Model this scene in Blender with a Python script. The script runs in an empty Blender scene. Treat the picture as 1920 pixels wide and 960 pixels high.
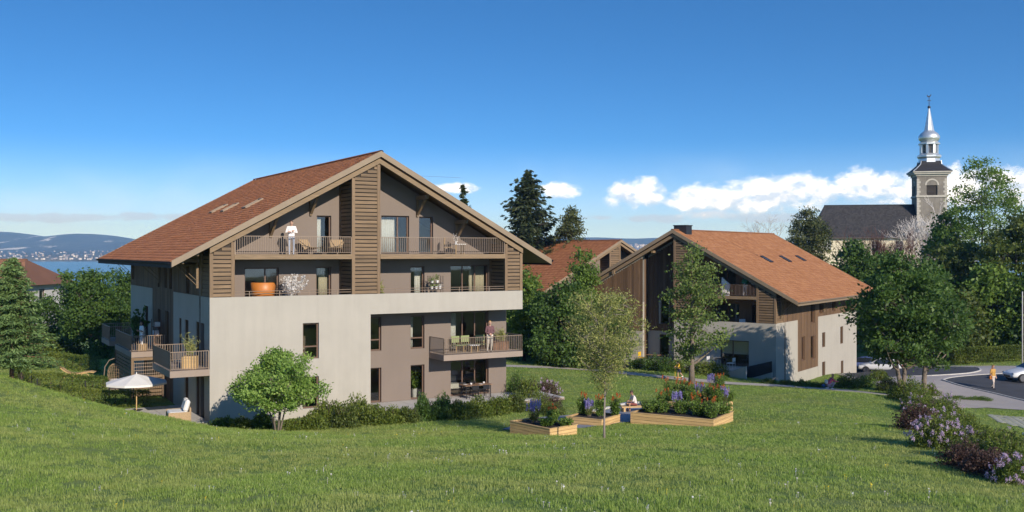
import bpy, bmesh, math, random
import numpy as np
from mathutils import Vector, Matrix, noise as mnoise

SC = bpy.context.scene
COL = SC.collection
R = math.radians
PI = math.pi

# ------------------------------------------------------------------ camera, sky, sun, exposure
F, HZ, CZ = 1856.0, 472.0, 8.3            # focal length and horizon row of the 1920 px wide photograph, eye height
cam_d = bpy.data.cameras.new('camera')
cam = bpy.data.objects.new('camera', cam_d)
COL.objects.link(cam)
cam.location = (0, 0, CZ)
cam.rotation_euler = (R(90), 0, 0)
cam_d.sensor_width = 36
cam_d.lens = 36 * F / 1920
cam_d.shift_y = (HZ - 480) / 1920
cam_d.clip_end = 40000
SC.camera = cam

SUN_AZ, SUN_EL = R(180 - 30.8), R(23)        # azimuth clockwise from +Y
sun_vec = Vector((math.sin(SUN_AZ) * math.cos(SUN_EL), math.cos(SUN_AZ) * math.cos(SUN_EL), math.sin(SUN_EL)))
sd = bpy.data.lights.new('sun', 'SUN')
sun = bpy.data.objects.new('sun', sd)
COL.objects.link(sun)
sd.energy = 3.4
sd.angle = R(0.5)
sd.color = (1.0, 0.91, 0.80)
sun.rotation_euler = (-sun_vec).to_track_quat('-Z', 'Y').to_euler()
sun.location = (30, -40, 40)

SC.view_settings.view_transform = 'Standard'
SC.view_settings.look = 'None'
SC.view_settings.exposure = 0.62
SC.view_settings.gamma = 1.0
SC.view_settings.use_curve_mapping = False
SC.cycles.use_denoising = True
SC.cycles.max_bounces = 7
SC.cycles.transparent_max_bounces = 12
SC.cycles.volume_bounces = 0
SC.cycles.caustics_reflective = False
SC.cycles.caustics_refractive = False


class NT:
    """small node-tree writer"""
    def __init__(self, tree):
        self.t = tree
        self.n = tree.nodes
        self.n.clear()

    def node(self, typ, ins=None, **kw):
        nd = self.n.new(typ)
        for k, v in kw.items():
            setattr(nd, k, v)
        for k, v in (ins or {}).items():
            self.set(nd, k, v)
        return nd

    def set(self, nd, k, v):
        s = nd.inputs[k]
        if isinstance(v, bpy.types.NodeSocket):
            self.t.links.new(v, s)
        elif isinstance(v, bpy.types.Node):
            self.t.links.new(v.outputs[0], s)
        else:
            s.default_value = v

    def m(self, op, a, b=None, c=None, clamp=False):
        nd = self.n.new('ShaderNodeMath')
        nd.operation = op
        nd.use_clamp = clamp
        for i, v in enumerate((a, b, c)):
            if v is not None:
                self.set(nd, i, v)
        return nd.outputs[0]

    def mix(self, fac, a, b, blend='MIX'):
        nd = self.n.new('ShaderNodeMix')
        nd.data_type = 'RGBA'
        nd.blend_type = blend
        nd.clamp_factor = True
        for k, v in ((0, fac), (6, a), (7, b)):
            if isinstance(v, tuple) and len(v) == 3:
                v = (*v, 1)
            self.set(nd, k, v)
        return nd.outputs[2]

    def ramp(self, fac, stops):
        nd = self.n.new('ShaderNodeValToRGB')
        self.set(nd, 0, fac)
        e = nd.color_ramp.elements
        while len(e) < len(stops):
            e.new(0.5)
        for el, (p, c) in zip(e, stops):
            el.position = p
            el.color = (*c, 1) if len(c) == 3 else c
        return nd.outputs[0]

    def noise(self, vec, scale, detail=3, rough=0.55, dist=0.0):
        nd = self.node('ShaderNodeTexNoise', {'Scale': scale, 'Detail': detail, 'Roughness': rough, 'Distortion': dist})
        if vec is not None:
            self.set(nd, 'Vector', vec)
        return nd.outputs['Fac']

    def mapr(self, v, a, b, c=0.0, d=1.0, smooth=False):
        nd = self.n.new('ShaderNodeMapRange')
        nd.clamp = True
        if smooth:
            nd.interpolation_type = 'SMOOTHSTEP'
        for i, x in enumerate((v, a, b, c, d)):
            self.set(nd, i, x)
        return nd.outputs[0]


# world: Nishita sky plus cumulus low over the horizon, all round
world = bpy.data.worlds.new('World')
SC.world = world
world.use_nodes = True
w = NT(world.node_tree)
tc = w.node('ShaderNodeTexCoord').outputs['Generated']
sep = w.node('ShaderNodeSeparateXYZ', {0: tc})
zpos = w.m('MAXIMUM', sep.outputs[2], 0.0)
zs = w.m('ADD', w.m('MULTIPLY', zpos, 2.4), 0.06)
vec = w.node('ShaderNodeCombineXYZ', {0: sep.outputs[0], 1: sep.outputs[1], 2: zs})
vec = w.node('ShaderNodeVectorMath', {0: vec}, operation='NORMALIZE').outputs[0]
sky = w.node('ShaderNodeTexSky', {'Vector': vec}, sky_type='NISHITA', sun_disc=False, sun_elevation=SUN_EL,
             sun_rotation=SUN_AZ, altitude=700, air_density=1.0, dust_density=0.6, ozone_density=6.0)
hs = w.node('ShaderNodeHueSaturation', {'Hue': 0.499, 'Saturation': 1.15, 'Value': 1.0, 'Color': sky})
az = w.m('ARCTAN2', sep.outputs[0], sep.outputs[1])
el = w.m('ARCSINE', sep.outputs[2])
cv = w.node('ShaderNodeCombineXYZ', {0: az, 1: w.m('MULTIPLY', el, 1.5), 2: 0.0})
n1 = w.noise(cv, 34, 7, 0.6, 0.2)
n2 = w.noise(cv, 13, 2, 0.5)
up = w.node('ShaderNodeVectorMath', {0: cv, 1: (-0.006, 0.010, 0)}, operation='ADD').outputs[0]
n1u = w.noise(up, 34, 4, 0.58, 0.2)


def azel(px, py):
    k = (px - 960) / F
    return math.atan(k), math.atan((HZ - py) / F / math.sqrt(1 + k * k))


def blob(px, py, rx, ry):
    a, e = azel(px, py)
    qa = w.m('DIVIDE', w.m('SUBTRACT', az, a), rx / F)
    qe = w.m('DIVIDE', w.m('SUBTRACT', el, e), ry / F)
    return w.m('SUBTRACT', 1.0, w.m('ADD', w.m('POWER', w.m('ABSOLUTE', qa), 2.0), w.m('POWER', w.m('ABSOLUTE', qe), 2.0)))


n3 = w.noise(cv, 95, 4, 0.6)
big = None
for b in [(1195, 364, 66, 32), (1300, 374, 64, 24), (1400, 367, 125, 35), (1505, 361, 90, 33), (1645, 353, 96, 37), (1780, 352, 110, 37),
          (1930, 350, 110, 36), (1055, 356, 48, 16), (845, 353, 58, 11), (1330, 403, 60, 10), (2150, 352, 160, 40), (2450, 360, 120, 32), (2900, 350, 220, 40),
          (-700, 352, 200, 36), (-1300, 350, 260, 40)]:
    d = blob(*b)
    big = d if big is None else w.m('MAXIMUM', big, d)
thin = None
for b in [(60, 409, 120, 9), (170, 408, 100, 9), (290, 406, 90, 9), (440, 404, 90, 8), (1230, 410, 70, 10), (1420, 408, 120, 10), (1120, 408, 34, 6), (-250, 408, 200, 10)]:
    d = blob(*b)
    thin = d if thin is None else w.m('MAXIMUM', thin, d)
fbig = w.mapr(w.m('ADD', big, w.m('MULTIPLY', w.m('SUBTRACT', w.m('ADD', w.m('MULTIPLY', n1, 0.58), w.m('ADD', w.m('MULTIPLY', n2, 0.22), w.m('MULTIPLY', n3, 0.20))), 0.5), 5.0)), -0.15, 0.95, 0, 1, True)
fthin = w.mapr(w.m('ADD', thin, w.m('MULTIPLY', w.m('SUBTRACT', n1, 0.5), 3.2)), 0.05, 0.9, 0, 0.75, True)
shade = w.mapr(w.m('ADD', w.m('MULTIPLY', w.m('SUBTRACT', n1, n1u), 4.5), w.mapr(el, 0.028, 0.066)), 0.05, 0.85)
ccol = w.mix(shade, (3.8, 4.6, 6.0), (6.9, 7.2, 7.9))
band = w.m('MULTIPLY', w.mapr(w.noise(cv, 5.5, 3, 0.6), 0.48, 0.75), w.m('MULTIPLY', w.mapr(el, 0.005, 0.03), w.mapr(el, 0.10, 0.045)))
pale = w.mix(w.m('MULTIPLY', w.mapr(el, 0.115, -0.01, 0, 1, True), 0.62), hs.outputs[0], (4.3, 5.5, 7.0))
skyc = w.mix(w.m('MULTIPLY', band, 0.40), pale, (4.2, 5.2, 6.4))
skyc = w.mix(fthin, skyc, (2.9, 3.7, 5.1))
skyc = w.mix(fbig, skyc, ccol)
bg = w.node('ShaderNodeBackground', {'Color': skyc, 'Strength': 0.134})
w.node('ShaderNodeOutputWorld', {'Surface': bg})


# ------------------------------------------------------------------ helpers
def pos(px, py, Y):
    """the world point seen at a photograph pixel, Y metres in front of the eye"""
    return Vector(((px - 960) / F * Y, Y, CZ - (py - HZ) / F * Y))


class MB:
    """collects verts and faces (and a tint per vert), builds one mesh object"""
    def __init__(self):
        self.v, self.f, self.t = [], [], []

    def add(self, vs, fs, tint=None):
        o = len(self.v)
        self.v.extend(tuple(p) for p in vs)
        self.f.extend([tuple(i + o for i in f) for f in fs])
        self.t.extend([random.random() if tint is None else tint] * len(vs))
        return self

    def box(self, x0, x1, y0, y1, z0, z1, M=None, tint=None):
        vs = [Vector((x, y, z)) for z in (z0, z1) for y in (y0, y1) for x in (x0, x1)]
        if M is not None:
            vs = [M @ p for p in vs]
        return self.add(vs, [(0, 2, 3, 1), (4, 5, 7, 6), (0, 1, 5, 4), (2, 6, 7, 3), (0, 4, 6, 2), (1, 3, 7, 5)], tint)

    def bar(self, a, b, w, h=None, up=(0, 0, 1)):
        """rectangular bar from a to b"""
        a, b = Vector(a), Vector(b)
        d = (b - a).normalized()
        up = Vector(up)
        if abs(d.dot(up)) > 0.98:
            up = Vector((1, 0, 0))
        s = d.cross(up).normalized()
        t = s.cross(d)
        h = w if h is None else h
        vs = [p + s * (w / 2 * i) + t * (h / 2 * j) for p in (a, b) for i, j in ((-1, -1), (1, -1), (1, 1), (-1, 1))]
        return self.add(vs, [(3, 2, 1, 0), (4, 5, 6, 7), (0, 1, 5, 4), (1, 2, 6, 5), (2, 3, 7, 6), (3, 0, 4, 7)])

    def tube(self, pts, rad, n=6, cap=True, tint=None):
        pts = [Vector(p) for p in pts]
        k = len(pts)
        if not hasattr(rad, '__len__'):
            rad = [rad] * k
        vs, fs = [], []
        ref = None
        for i, p in enumerate(pts):
            d = (pts[min(i + 1, k - 1)] - pts[max(i - 1, 0)])
            d = d.normalized() if d.length > 1e-9 else Vector((0, 0, 1))
            if ref is None:
                ref = Vector((1, 0, 0)) if abs(d.x) < 0.8 else Vector((0, 1, 0))
            s = (ref - d * ref.dot(d)).normalized()
            t = d.cross(s)
            ref = s
            for j in range(n):
                a = 2 * PI * j / n
                vs.append(p + (s * math.cos(a) + t * math.sin(a)) * rad[i])
        for i in range(k - 1):
            for j in range(n):
                fs.append((i * n + j, i * n + (j + 1) % n, (i + 1) * n + (j + 1) % n, (i + 1) * n + j))
        if cap:
            fs.append(tuple(range(n - 1, -1, -1)))
            fs.append(tuple((k - 1) * n + j for j in range(n)))
        return self.add(vs, fs, tint)

    def lathe(self, prof, n=16, c=(0, 0, 0), sx=1.0, sy=1.0, rot=0.0):
        """profile of (radius, z) turned round z"""
        vs, fs = [], []
        for r_, z_ in prof:
            for j in range(n):
                a = 2 * PI * j / n + rot
                vs.append((c[0] + r_ * sx * math.cos(a), c[1] + r_ * sy * math.sin(a), c[2] + z_))
        for i in range(len(prof) - 1):
            for j in range(n):
                fs.append((i * n + j, i * n + (j + 1) % n, (i + 1) * n + (j + 1) % n, (i + 1) * n + j))
        fs.append(tuple(range(n - 1, -1, -1)))
        fs.append(tuple((len(prof) - 1) * n + j for j in range(n)))
        return self.add(vs, fs)

    def prism(self, poly, a, b):
        """polygon of 3-D points extruded by the vector from a to b"""
        d = Vector(b) - Vector(a)
        n = len(poly)
        vs = [Vector(p) for p in poly] + [Vector(p) + d for p in poly]
        fs = [tuple(range(n - 1, -1, -1)), tuple(range(n, 2 * n))] + [(i, (i + 1) % n, n + (i + 1) % n, n + i) for i in range(n)]
        return self.add(vs, fs)

    def mesh(self, name, mat=None, smooth=False, tint=False):
        me = bpy.data.meshes.new(name)
        me.from_pydata(self.v, [], self.f)
        if tint:
            at = me.attributes.new('tint', 'FLOAT', 'POINT')
            at.data.foreach_set('value', np.array(self.t, dtype=np.float32))
        if mat:
            me.materials.append(mat)
        if smooth:
            me.shade_smooth()
        return me

    def build(self, name, mat, parent=None, loc=None, rotz=0.0, smooth=False, tint=False, bevel=0.0):
        me = self.mesh(name, mat, smooth, tint)
        bm = bmesh.new()
        bm.from_mesh(me)
        bmesh.ops.recalc_face_normals(bm, faces=bm.faces)
        if bevel:
            bmesh.ops.bevel(bm, geom=bm.edges, offset=bevel, segments=1, affect='EDGES', clamp_overlap=True)
        bm.to_mesh(me)
        bm.free()
        return link(name, me, parent, loc, rotz)


def link(name, data, parent=None, loc=None, rotz=0.0):
    o = bpy.data.objects.new(name, data)
    COL.objects.link(o)
    if parent is not None:
        o.parent = parent
    if loc is not None:
        o.location = loc
    if rotz:
        o.rotation_euler = (0, 0, rotz)
    return o


def tag(o, label=None, cat=None, group=None, kind=None):
    if label:
        n = len(label.split())
        assert 4 <= n <= 16, (n, label)
        o['label'] = label
    if cat:
        o['category'] = cat
    if group:
        o['group'] = group
    if kind:
        o['kind'] = kind
    return o


def thing(name, label, cat, loc=(0, 0, 0), rotz=0.0, group=None):
    return tag(link(name, None, None, loc, rotz), label, cat, group)


def copy_tree(o, parent=None):
    c = o.copy()
    COL.objects.link(c)
    c.parent = parent
    for ch in list(o.children):
        copy_tree(ch, c)
    return c


# ------------------------------------------------------------------ materials
MATS = {}


def al(c, k=1.2):
    return tuple(min(0.88, x * k) for x in c)



def mat(name, col=(0.5, 0.5, 0.5), rough=0.7, fn=None, metal=0.0, spec=0.5):
    m = bpy.data.materials.new(name)
    m.use_nodes = True
    t = NT(m.node_tree)
    p = t.node('ShaderNodeBsdfPrincipled', {'Base Color': (*col, 1), 'Roughness': rough, 'Metallic': metal, 'Specular IOR Level': spec})
    out = t.node('ShaderNodeOutputMaterial', {'Surface': p})
    if fn:
        fn(t, p, out)
    MATS[name] = m
    return m


def obco(t):
    return t.node('ShaderNodeTexCoord').outputs['Object']


def bump(t, p, h, strength=0.3, dist=0.02):
    b = t.node('ShaderNodeBump', {'Height': h, 'Strength': strength, 'Distance': dist})
    t.set(p, 'Normal', b)


def mottled(col, amount=0.25, scale=1.3, fine=40, bs=0.35, bd=0.01):
    col_ = al(col)

    def fn(t, p, out):
        col = col_
        c = obco(t)
        a = t.noise(c, scale, 5, 0.6)
        b = t.noise(c, fine, 3, 0.6)
        dk = tuple(x * (1 - amount) for x in col)
        lt = tuple(min(1, x * (1 + amount)) for x in col)
        t.set(p, 'Base Color', t.mix(t.mapr(t.m('ADD', t.m('MULTIPLY', a, 0.7), t.m('MULTIPLY', b, 0.3)), 0.3, 0.7), dk, lt))
        bump(t, p, b, bs, bd)
    return fn


def stucco(col, stain=0.14):
    col_ = al(col)

    def fn(t, p, out):
        col = col_
        c = obco(t)
        a = t.noise(c, 0.55, 6, 0.62)
        b = t.noise(c, 55, 3, 0.7)
        st = t.noise(t.node('ShaderNodeMapping', {'Vector': c, 'Scale': (2.2, 2.2, 0.16)}), 1.6, 5, 0.6)
        dk = tuple(x * (1 - stain) for x in col)
        k = t.mapr(t.m('ADD', t.m('MULTIPLY', a, 0.6), t.m('MULTIPLY', st, 0.4)), 0.34, 0.62)
        cc = t.mix(k, dk, col)
        cc = t.mix(t.mapr(b, 0.35, 0.75, 0, 0.22), cc, tuple(min(1, x * 1.14) for x in col))
        t.set(p, 'Base Color', cc)
        bump(t, p, b, 0.55, 0.012)
    return fn


def woodfn(col, axis='Z', var=0.35, grain=1.0):
    """planed timber: long grain along axis, each board (object) its own shade"""
    col_ = al(col)

    def fn(t, p, out):
        col = col_
        c = obco(t)
        rnd = t.node('ShaderNodeObjectInfo').outputs['Random']
        off = t.node('ShaderNodeCombineXYZ', {0: t.m('MULTIPLY', rnd, 37.0), 1: t.m('MULTIPLY', rnd, 11.0), 2: t.m('MULTIPLY', rnd, 23.0)})
        cc = t.node('ShaderNodeVectorMath', {0: c, 1: off}, operation='ADD').outputs[0]
        sc = {'X': (0.6, 14, 14), 'Y': (14, 0.6, 14), 'Z': (14, 14, 0.6)}[axis]
        mp = t.node('ShaderNodeMapping', {'Vector': cc, 'Scale': sc})
        g = t.noise(mp, 2.2 * grain, 5, 0.65, 0.4)
        big = t.noise(cc, 0.9, 3, 0.5)
        dk = tuple(x * 0.62 for x in col)
        lt = tuple(min(1, x * 1.25) for x in col)
        q = t.mix(t.mapr(g, 0.3, 0.72), dk, lt)
        q = t.mix(t.mapr(big, 0.35, 0.7, 0, 0.3), q, tuple(x * 0.8 for x in col))
        hv = t.node('ShaderNodeHueSaturation', {'Color': q, 'Value': t.mapr(rnd, 0, 1, 1 - var * 0.6, 1 + var * 0.5)})
        t.set(p, 'Base Color', hv)
        bump(t, p, g, 0.25, 0.006)
    return fn


def tilefn(cols):
    def fn(t, p, out):
        a = t.node('ShaderNodeAttribute', attribute_name='tint').outputs['Fac']
        c = obco(t)
        n = t.noise(c, 0.5, 4, 0.6)
        f = t.noise(c, 22, 3, 0.6)
        k = t.m('ADD', t.m('MULTIPLY', a, 0.62), t.m('MULTIPLY', n, 0.38))
        q = t.ramp(k, [(0.15, cols[0]), (0.5, cols[1]), (0.85, cols[2])])
        q = t.mix(t.mapr(f, 0.4, 0.8, 0, 0.35), q, tuple(x * 0.6 for x in cols[1]))
        t.set(p, 'Base Color', q)
        bump(t, p, f, 0.3, 0.01)
    return fn


def leafmat(name, c0, c1, c2, trans=0.35, rough=0.55):
    """leaf: diffuse with light coming through, hue from the leaf's own tint"""
    c0, c1, c2 = al(c0, 1.15), al(c1, 1.15), al(c2, 1.15)
    m = bpy.data.materials.new(name)
    m.use_nodes = True
    t = NT(m.node_tree)
    a = t.node('ShaderNodeAttribute', attribute_name='tint').outputs['Fac']
    q = t.ramp(a, [(0.1, c0), (0.5, c1), (0.92, c2)])
    d = t.node('ShaderNodeBsdfPrincipled', {'Base Color': q, 'Roughness': rough, 'Specular IOR Level': 0.35})
    tl = t.node('ShaderNodeBsdfTranslucent', {'Color': t.mix(0.35, q, tuple(min(1, x * 1.8) for x in c2))})
    mx = t.node('ShaderNodeMixShader', {0: trans, 1: d, 2: tl})
    t.node('ShaderNodeOutputMaterial', {'Surface': mx})
    MATS[name] = m
    return m


def glassmat(name, tint=(0.84, 0.85, 0.83), f0=0.05):
    m = bpy.data.materials.new(name)
    m.use_nodes = True
    t = NT(m.node_tree)
    tr = t.node('ShaderNodeBsdfTransparent', {'Color': (*tint, 1)})
    gl = t.node('ShaderNodeBsdfGlossy', {'Color': (1, 1, 1, 1), 'Roughness': 0.02})
    lw = t.node('ShaderNodeLayerWeight', {'Blend': 0.35})
    fac = t.m('ADD', t.m('MULTIPLY', t.m('POWER', lw.outputs['Facing'], 2.5), 0.55), f0, clamp=True)
    mx = t.node('ShaderNodeMixShader', {0: fac, 1: tr, 2: gl})
    t.node('ShaderNodeOutputMaterial', {'Surface': mx})
    MATS[name] = m
    return m


M_WHITE = mat('pale_render', (0.348, 0.324, 0.279), 0.9, stucco((0.348, 0.324, 0.279)))
M_TAUPE = mat('taupe_render', (0.172, 0.138, 0.114), 0.9, stucco((0.172, 0.138, 0.114), 0.08))
M_WOODH = mat('timber_slat', (0.175, 0.116, 0.065), 0.75, woodfn((0.175, 0.116, 0.065), 'X'))
M_WOODHY = mat('timber_slat_side', (0.175, 0.116, 0.065), 0.75, woodfn((0.175, 0.116, 0.065), 'Y'))
M_WOODV = mat('timber_post', (0.186, 0.123, 0.070), 0.75, woodfn((0.186, 0.123, 0.070), 'Z', 0.15))
M_BEAM = mat('timber_beam', (0.197, 0.136, 0.078), 0.75, woodfn((0.197, 0.136, 0.078), 'X', 0.15))
M_CLAD = mat('weathered_cladding', (0.128, 0.076, 0.041), 0.8, woodfn((0.128, 0.076, 0.041), 'Z', 0.5))
M_DARKWOOD = mat('dark_backing', (0.05, 0.038, 0.028), 0.9)
M_VERGE = mat('verge_sheet', (0.205, 0.152, 0.098), 0.55, mottled((0.205, 0.152, 0.098), 0.12, 2, 30, 0.1))
M_DARKMETAL = mat('anthracite_metal', (0.030, 0.032, 0.038), 0.45, metal=0.3)
M_EAVE = mat('eave_black', (0.016, 0.017, 0.021), 0.75, spec=0.25)
M_BRONZE = mat('bronze_metal', (0.22, 0.165, 0.12), 0.5, mottled((0.22, 0.165, 0.12), 0.1, 3, 50, 0.05), metal=0.25)
M_FRAME = mat('window_frame', (0.13, 0.075, 0.048), 0.5)
M_SLAB = mat('balcony_slab', (0.26, 0.205, 0.165), 0.85, stucco((0.26, 0.205, 0.165), 0.1))
M_GLASS = glassmat('window_glass')
M_INT = mat('interior_wall', (0.55, 0.52, 0.47), 0.9)
M_INTFLOOR = mat('interior_floor', (0.22, 0.16, 0.11), 0.7)
M_TILE = mat('roof_tile', (0.46, 0.165, 0.060), 0.85, tilefn([(0.38, 0.130, 0.044), (0.46, 0.165, 0.058), (0.54, 0.215, 0.082)]))
M_TILEB = mat('roof_tile_bright', (0.331, 0.142, 0.056), 0.85, tilefn([(0.267, 0.107, 0.040), (0.336, 0.144, 0.058), (0.405, 0.191, 0.084)]))
M_PAVE = mat('terrace_slab', (0.42, 0.40, 0.37), 0.85, mottled((0.42, 0.40, 0.37), 0.12, 2, 25))
M_CURTAIN = mat('curtain_cloth', (0.62, 0.55, 0.42), 0.9)
M_WHITECLOTH = mat('white_cloth', (0.78, 0.76, 0.72), 0.9)
# ------------------------------------------------------------------ terrain
def W(px, py, Y):
    p = pos(px, py, Y)
    return (p.x, p.y, p.z)


CTRL = [  # meadow in front
    (0, 3, 5.7), (-14, 3, 6.0), (14, 3, 5.6), (-30, 5, 6.4), (30, 5, 5.0), (0, -25, 6.6), (-40, -25, 7.4), (40, -25, 6),
    W(-100, 960, 17.0), W(480, 960, 17.2), W(960, 960, 17.4), W(1440, 960, 17.6), W(2000, 960, 18.5),
    W(960, 880, 25), W(400, 880, 26), W(1440, 872, 26),
    W(0, 800, 30), W(-200, 760, 32), W(200, 820, 30),
    # the brow on the left
    W(-300, 668, 42), W(-120, 690, 42), W(0, 706, 42), W(36, 731, 42), W(78, 741, 42.5), W(124, 749, 43), W(177, 762, 43.5), W(248, 773, 44.5), W(311, 782, 45.5), W(345, 790, 46), (-17.0, 49.0, -0.02), (-19.0, 52.0, -0.02),
    W(420, 806, 45), W(520, 808, 44), W(640, 812, 44), W(760, 806, 45), W(860, 800, 46), W(960, 818, 40), W(1133, 823, 38), W(1300, 812, 41), W(1420, 800, 44),
    W(1560, 780, 48), W(1640, 742, 60), W(1700, 800, 40), W(1800, 850, 31), W(1900, 905, 24),
    # round the near chalet
    (-14.9, 47.2, 0.0), (-10, 50.4, -0.08), (-5, 53.0, -0.1), (0, 55.8, -0.2), (3, 57.5, -0.25), (-20, 52.0, -0.06), (-17, 49.3, -0.06), (-24, 58, -0.06), (-26, 66, -0.2), (-20, 62, -0.1), (-15, 72, -0.2), (0, 70, -0.3),
    W(258, 768, 52), (-29, 70, -0.3), (-21.5, 50.5, 0.3),
    # garden on the left
    W(20, 711, 45), W(145, 709, 62), W(50, 739, 54), W(120, 739, 55), W(190, 738, 57), W(120, 690, 70), W(100, 662, 88), W(200, 655, 95), W(0, 668, 85), W(-40, 700, 60), W(-200, 690, 70), (-75, 100, -2.5), (-60, 60, 2.2),
    # between the chalets
    W(1000, 690, 76), W(1000, 662, 92), W(1090, 700, 74), W(1190, 706, 73), W(1280, 716, 71.5), W(1380, 722, 71), W(1480, 728, 70.5), W(1560, 733, 69), W(1660, 741, 66.5),
    W(1130, 760, 55), W(1300, 766, 53), W(1450, 755, 57), W(1250, 735, 62), W(1000, 740, 60),
    W(1300, 690, 82), W(1220, 690, 84), W(1160, 690, 88), (14.0, 92, -1.3), (8, 100, -2.6), (20, 76.5, -1.75), (25.8, 82.5, -2.7), (34, 93.5, -3.35), (38, 100, -3.5),
    # street on the right
    W(1700, 712, 76.5), W(1770, 713, 75), W(1862, 731, 71), W(1920, 757, 64.5), W(1920, 700, 80), W(1850, 675, 100), W(1700, 690, 86), W(1800, 690, 87), W(1920, 672, 101), W(1800, 765, 61), W(1920, 800, 54), W(1900, 840, 42), W(2050, 760, 62), W(2100, 860, 32),
    (60, 110, -3.0), (75, 130, -1.5), (80, 185, 2.5), (95, 200, 3.0), (55, 180, 1.0), (60, 60, -1.0), (45, 30, 2.5),
    # falling towards the lake
    (0, 110, -1.6), (10, 135, -3.6), (-30, 120, -3.5), (-60, 150, -7), (20, 190, -6), (-100, 100, -4), (-100, 200, -12), (-90, 50, 4), (0, 240, -11), (100, 250, 2), (-130, 10, 8),
]
_P = np.array(CTRL)


def _phi(d2):
    return 0.5 * d2 * np.log(d2 + 1e-9)


def _fit():
    n = len(_P)
    d2 = ((_P[:, None, :2] - _P[None, :, :2]) ** 2).sum(2)
    K = _phi(d2) + np.eye(n) * 2.0
    Pm = np.c_[np.ones(n), _P[:, :2]]
    A_ = np.zeros((n + 3, n + 3))
    A_[:n, :n] = K
    A_[:n, n:] = Pm
    A_[n:, :n] = Pm.T
    return np.linalg.solve(A_, np.r_[_P[:, 2], 0, 0, 0])


_w = _fit()


def far_z(X, Y):
    """ground outside the surveyed plot: down to the lake, up behind the church"""
    d = np.hypot(X, Y)
    rgt = 1 / (1 + np.exp(-(X - 0.35 * Y + 20) / 30.0))
    z = -2.0 - 0.052 * np.maximum(d - 90, 0)
    zr = 2.0 + 0.004 * np.maximum(d - 120, 0)
    lake_fade = 1 / (1 + np.exp((Y - 420) / 60.0))
    return z * (1 - rgt * lake_fade) + zr * rgt * lake_fade


def ground(X, Y):
    X = np.asarray(X, float)
    Y = np.asarray(Y, float)
    sh = X.shape
    q = np.c_[X.ravel(), Y.ravel()]
    d2 = ((q[:, None, :] - _P[None, :, :2]) ** 2).sum(2)
    z = _phi(d2) @ _w[:len(_P)] + _w[-3] + q @ _w[-2:]
    nm = np.clip((47 - q[:, 1]) / 5.0, 0, 1)
    z = z + nm * (0.055 * np.sin(q[:, 0] * 0.85 + 1.7 * np.sin(q[:, 1] * 0.31)) * np.sin(q[:, 1] * 0.72 + np.sin(q[:, 0] * 0.4)) + 0.025 * np.sin(q[:, 0] * 2.3 + q[:, 1] * 0.9) * np.sin(q[:, 1] * 1.9))
    edge = np.maximum.reduce([np.abs(q[:, 0]) - 95, q[:, 1] - 205, -25 - q[:, 1]])
    k = np.clip(edge / 90.0 + 0.5, 0, 1)
    k = k * k * (3 - 2 * k)
    z = np.clip(z, -14, 9) * (1 - k) + far_z(q[:, 0], q[:, 1]) * k
    return z.reshape(sh)


def gz(x, y):
    return float(ground(np.array([x]), np.array([y]))[0])


def gp(px, py):
    """where the ray through a pixel meets the ground"""
    Y = np.concatenate([np.arange(10, 120, 0.1), np.arange(120, 300, 0.5)])
    X = (px - 960) / F * Y
    Z = CZ - (py - HZ) / F * Y
    d = Z - ground(X, Y)
    i = int(np.argmax(d < 0)) if (d < 0).any() else len(Y) - 1
    return Vector((X[i], Y[i], float(ground(X[i:i + 1], Y[i:i + 1])[0])))


def gd(px, Y):
    """ground point under a pixel column at depth Y"""
    x = (px - 960) / F * Y
    return Vector((x, Y, gz(x, Y)))


def graded(lo, hi, near0, near1, step, grow=1.13):
    a = list(np.arange(near0, near1 + 1e-6, step))
    s = step
    while a[-1] < hi:
        s *= grow
        a.append(a[-1] + s)
    s = step
    while a[0] > lo:
        s *= grow
        a.insert(0, a[0] - s)
    return np.array(a)


def fn_ground(t, p, out):
    c = obco(t)
    a = t.noise(c, 0.16, 5, 0.6)
    b = t.noise(c, 2.6, 5, 0.65)
    f = t.noise(c, 30, 4, 0.7)
    q = t.mix(t.mapr(b, 0.3, 0.7), (0.14, 0.22, 0.045), (0.25, 0.34, 0.085))
    q = t.mix(t.mapr(a, 0.42, 0.66, 0, 0.55), q, (0.32, 0.34, 0.12))
    q = t.mix(t.mapr(f, 0.35, 0.7, 0, 0.6), q, (0.11, 0.17, 0.036))
    t.set(p, 'Base Color', q)
    bump(t, p, f, 0.8, 0.06)


M_LAWN = mat('lawn', (0.08, 0.12, 0.03), 0.95, fn_ground, spec=0.2)


def build_ground():
    xs = graded(-1500, 1500, -60, 60, 1.0)
    ys = graded(-80, 760, -6, 120, 1.0, 1.10)
    X, Y = np.meshgrid(xs, ys)
    Z = np.vstack([ground(X[i:i + 8], Y[i:i + 8]) for i in range(0, len(ys), 8)])
    nx, ny = len(xs), len(ys)
    v = np.c_[X.ravel(), Y.ravel(), Z.ravel()]
    i, j = np.meshgrid(np.arange(nx - 1), np.arange(ny - 1))
    a = (j * nx + i).ravel()
    f = np.c_[a, a + 1, a + nx + 1, a + nx]
    me = npmesh('ground', v, f, M_LAWN)
    me.shade_smooth()
    return tag(link('ground', me), kind='structure')


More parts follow.
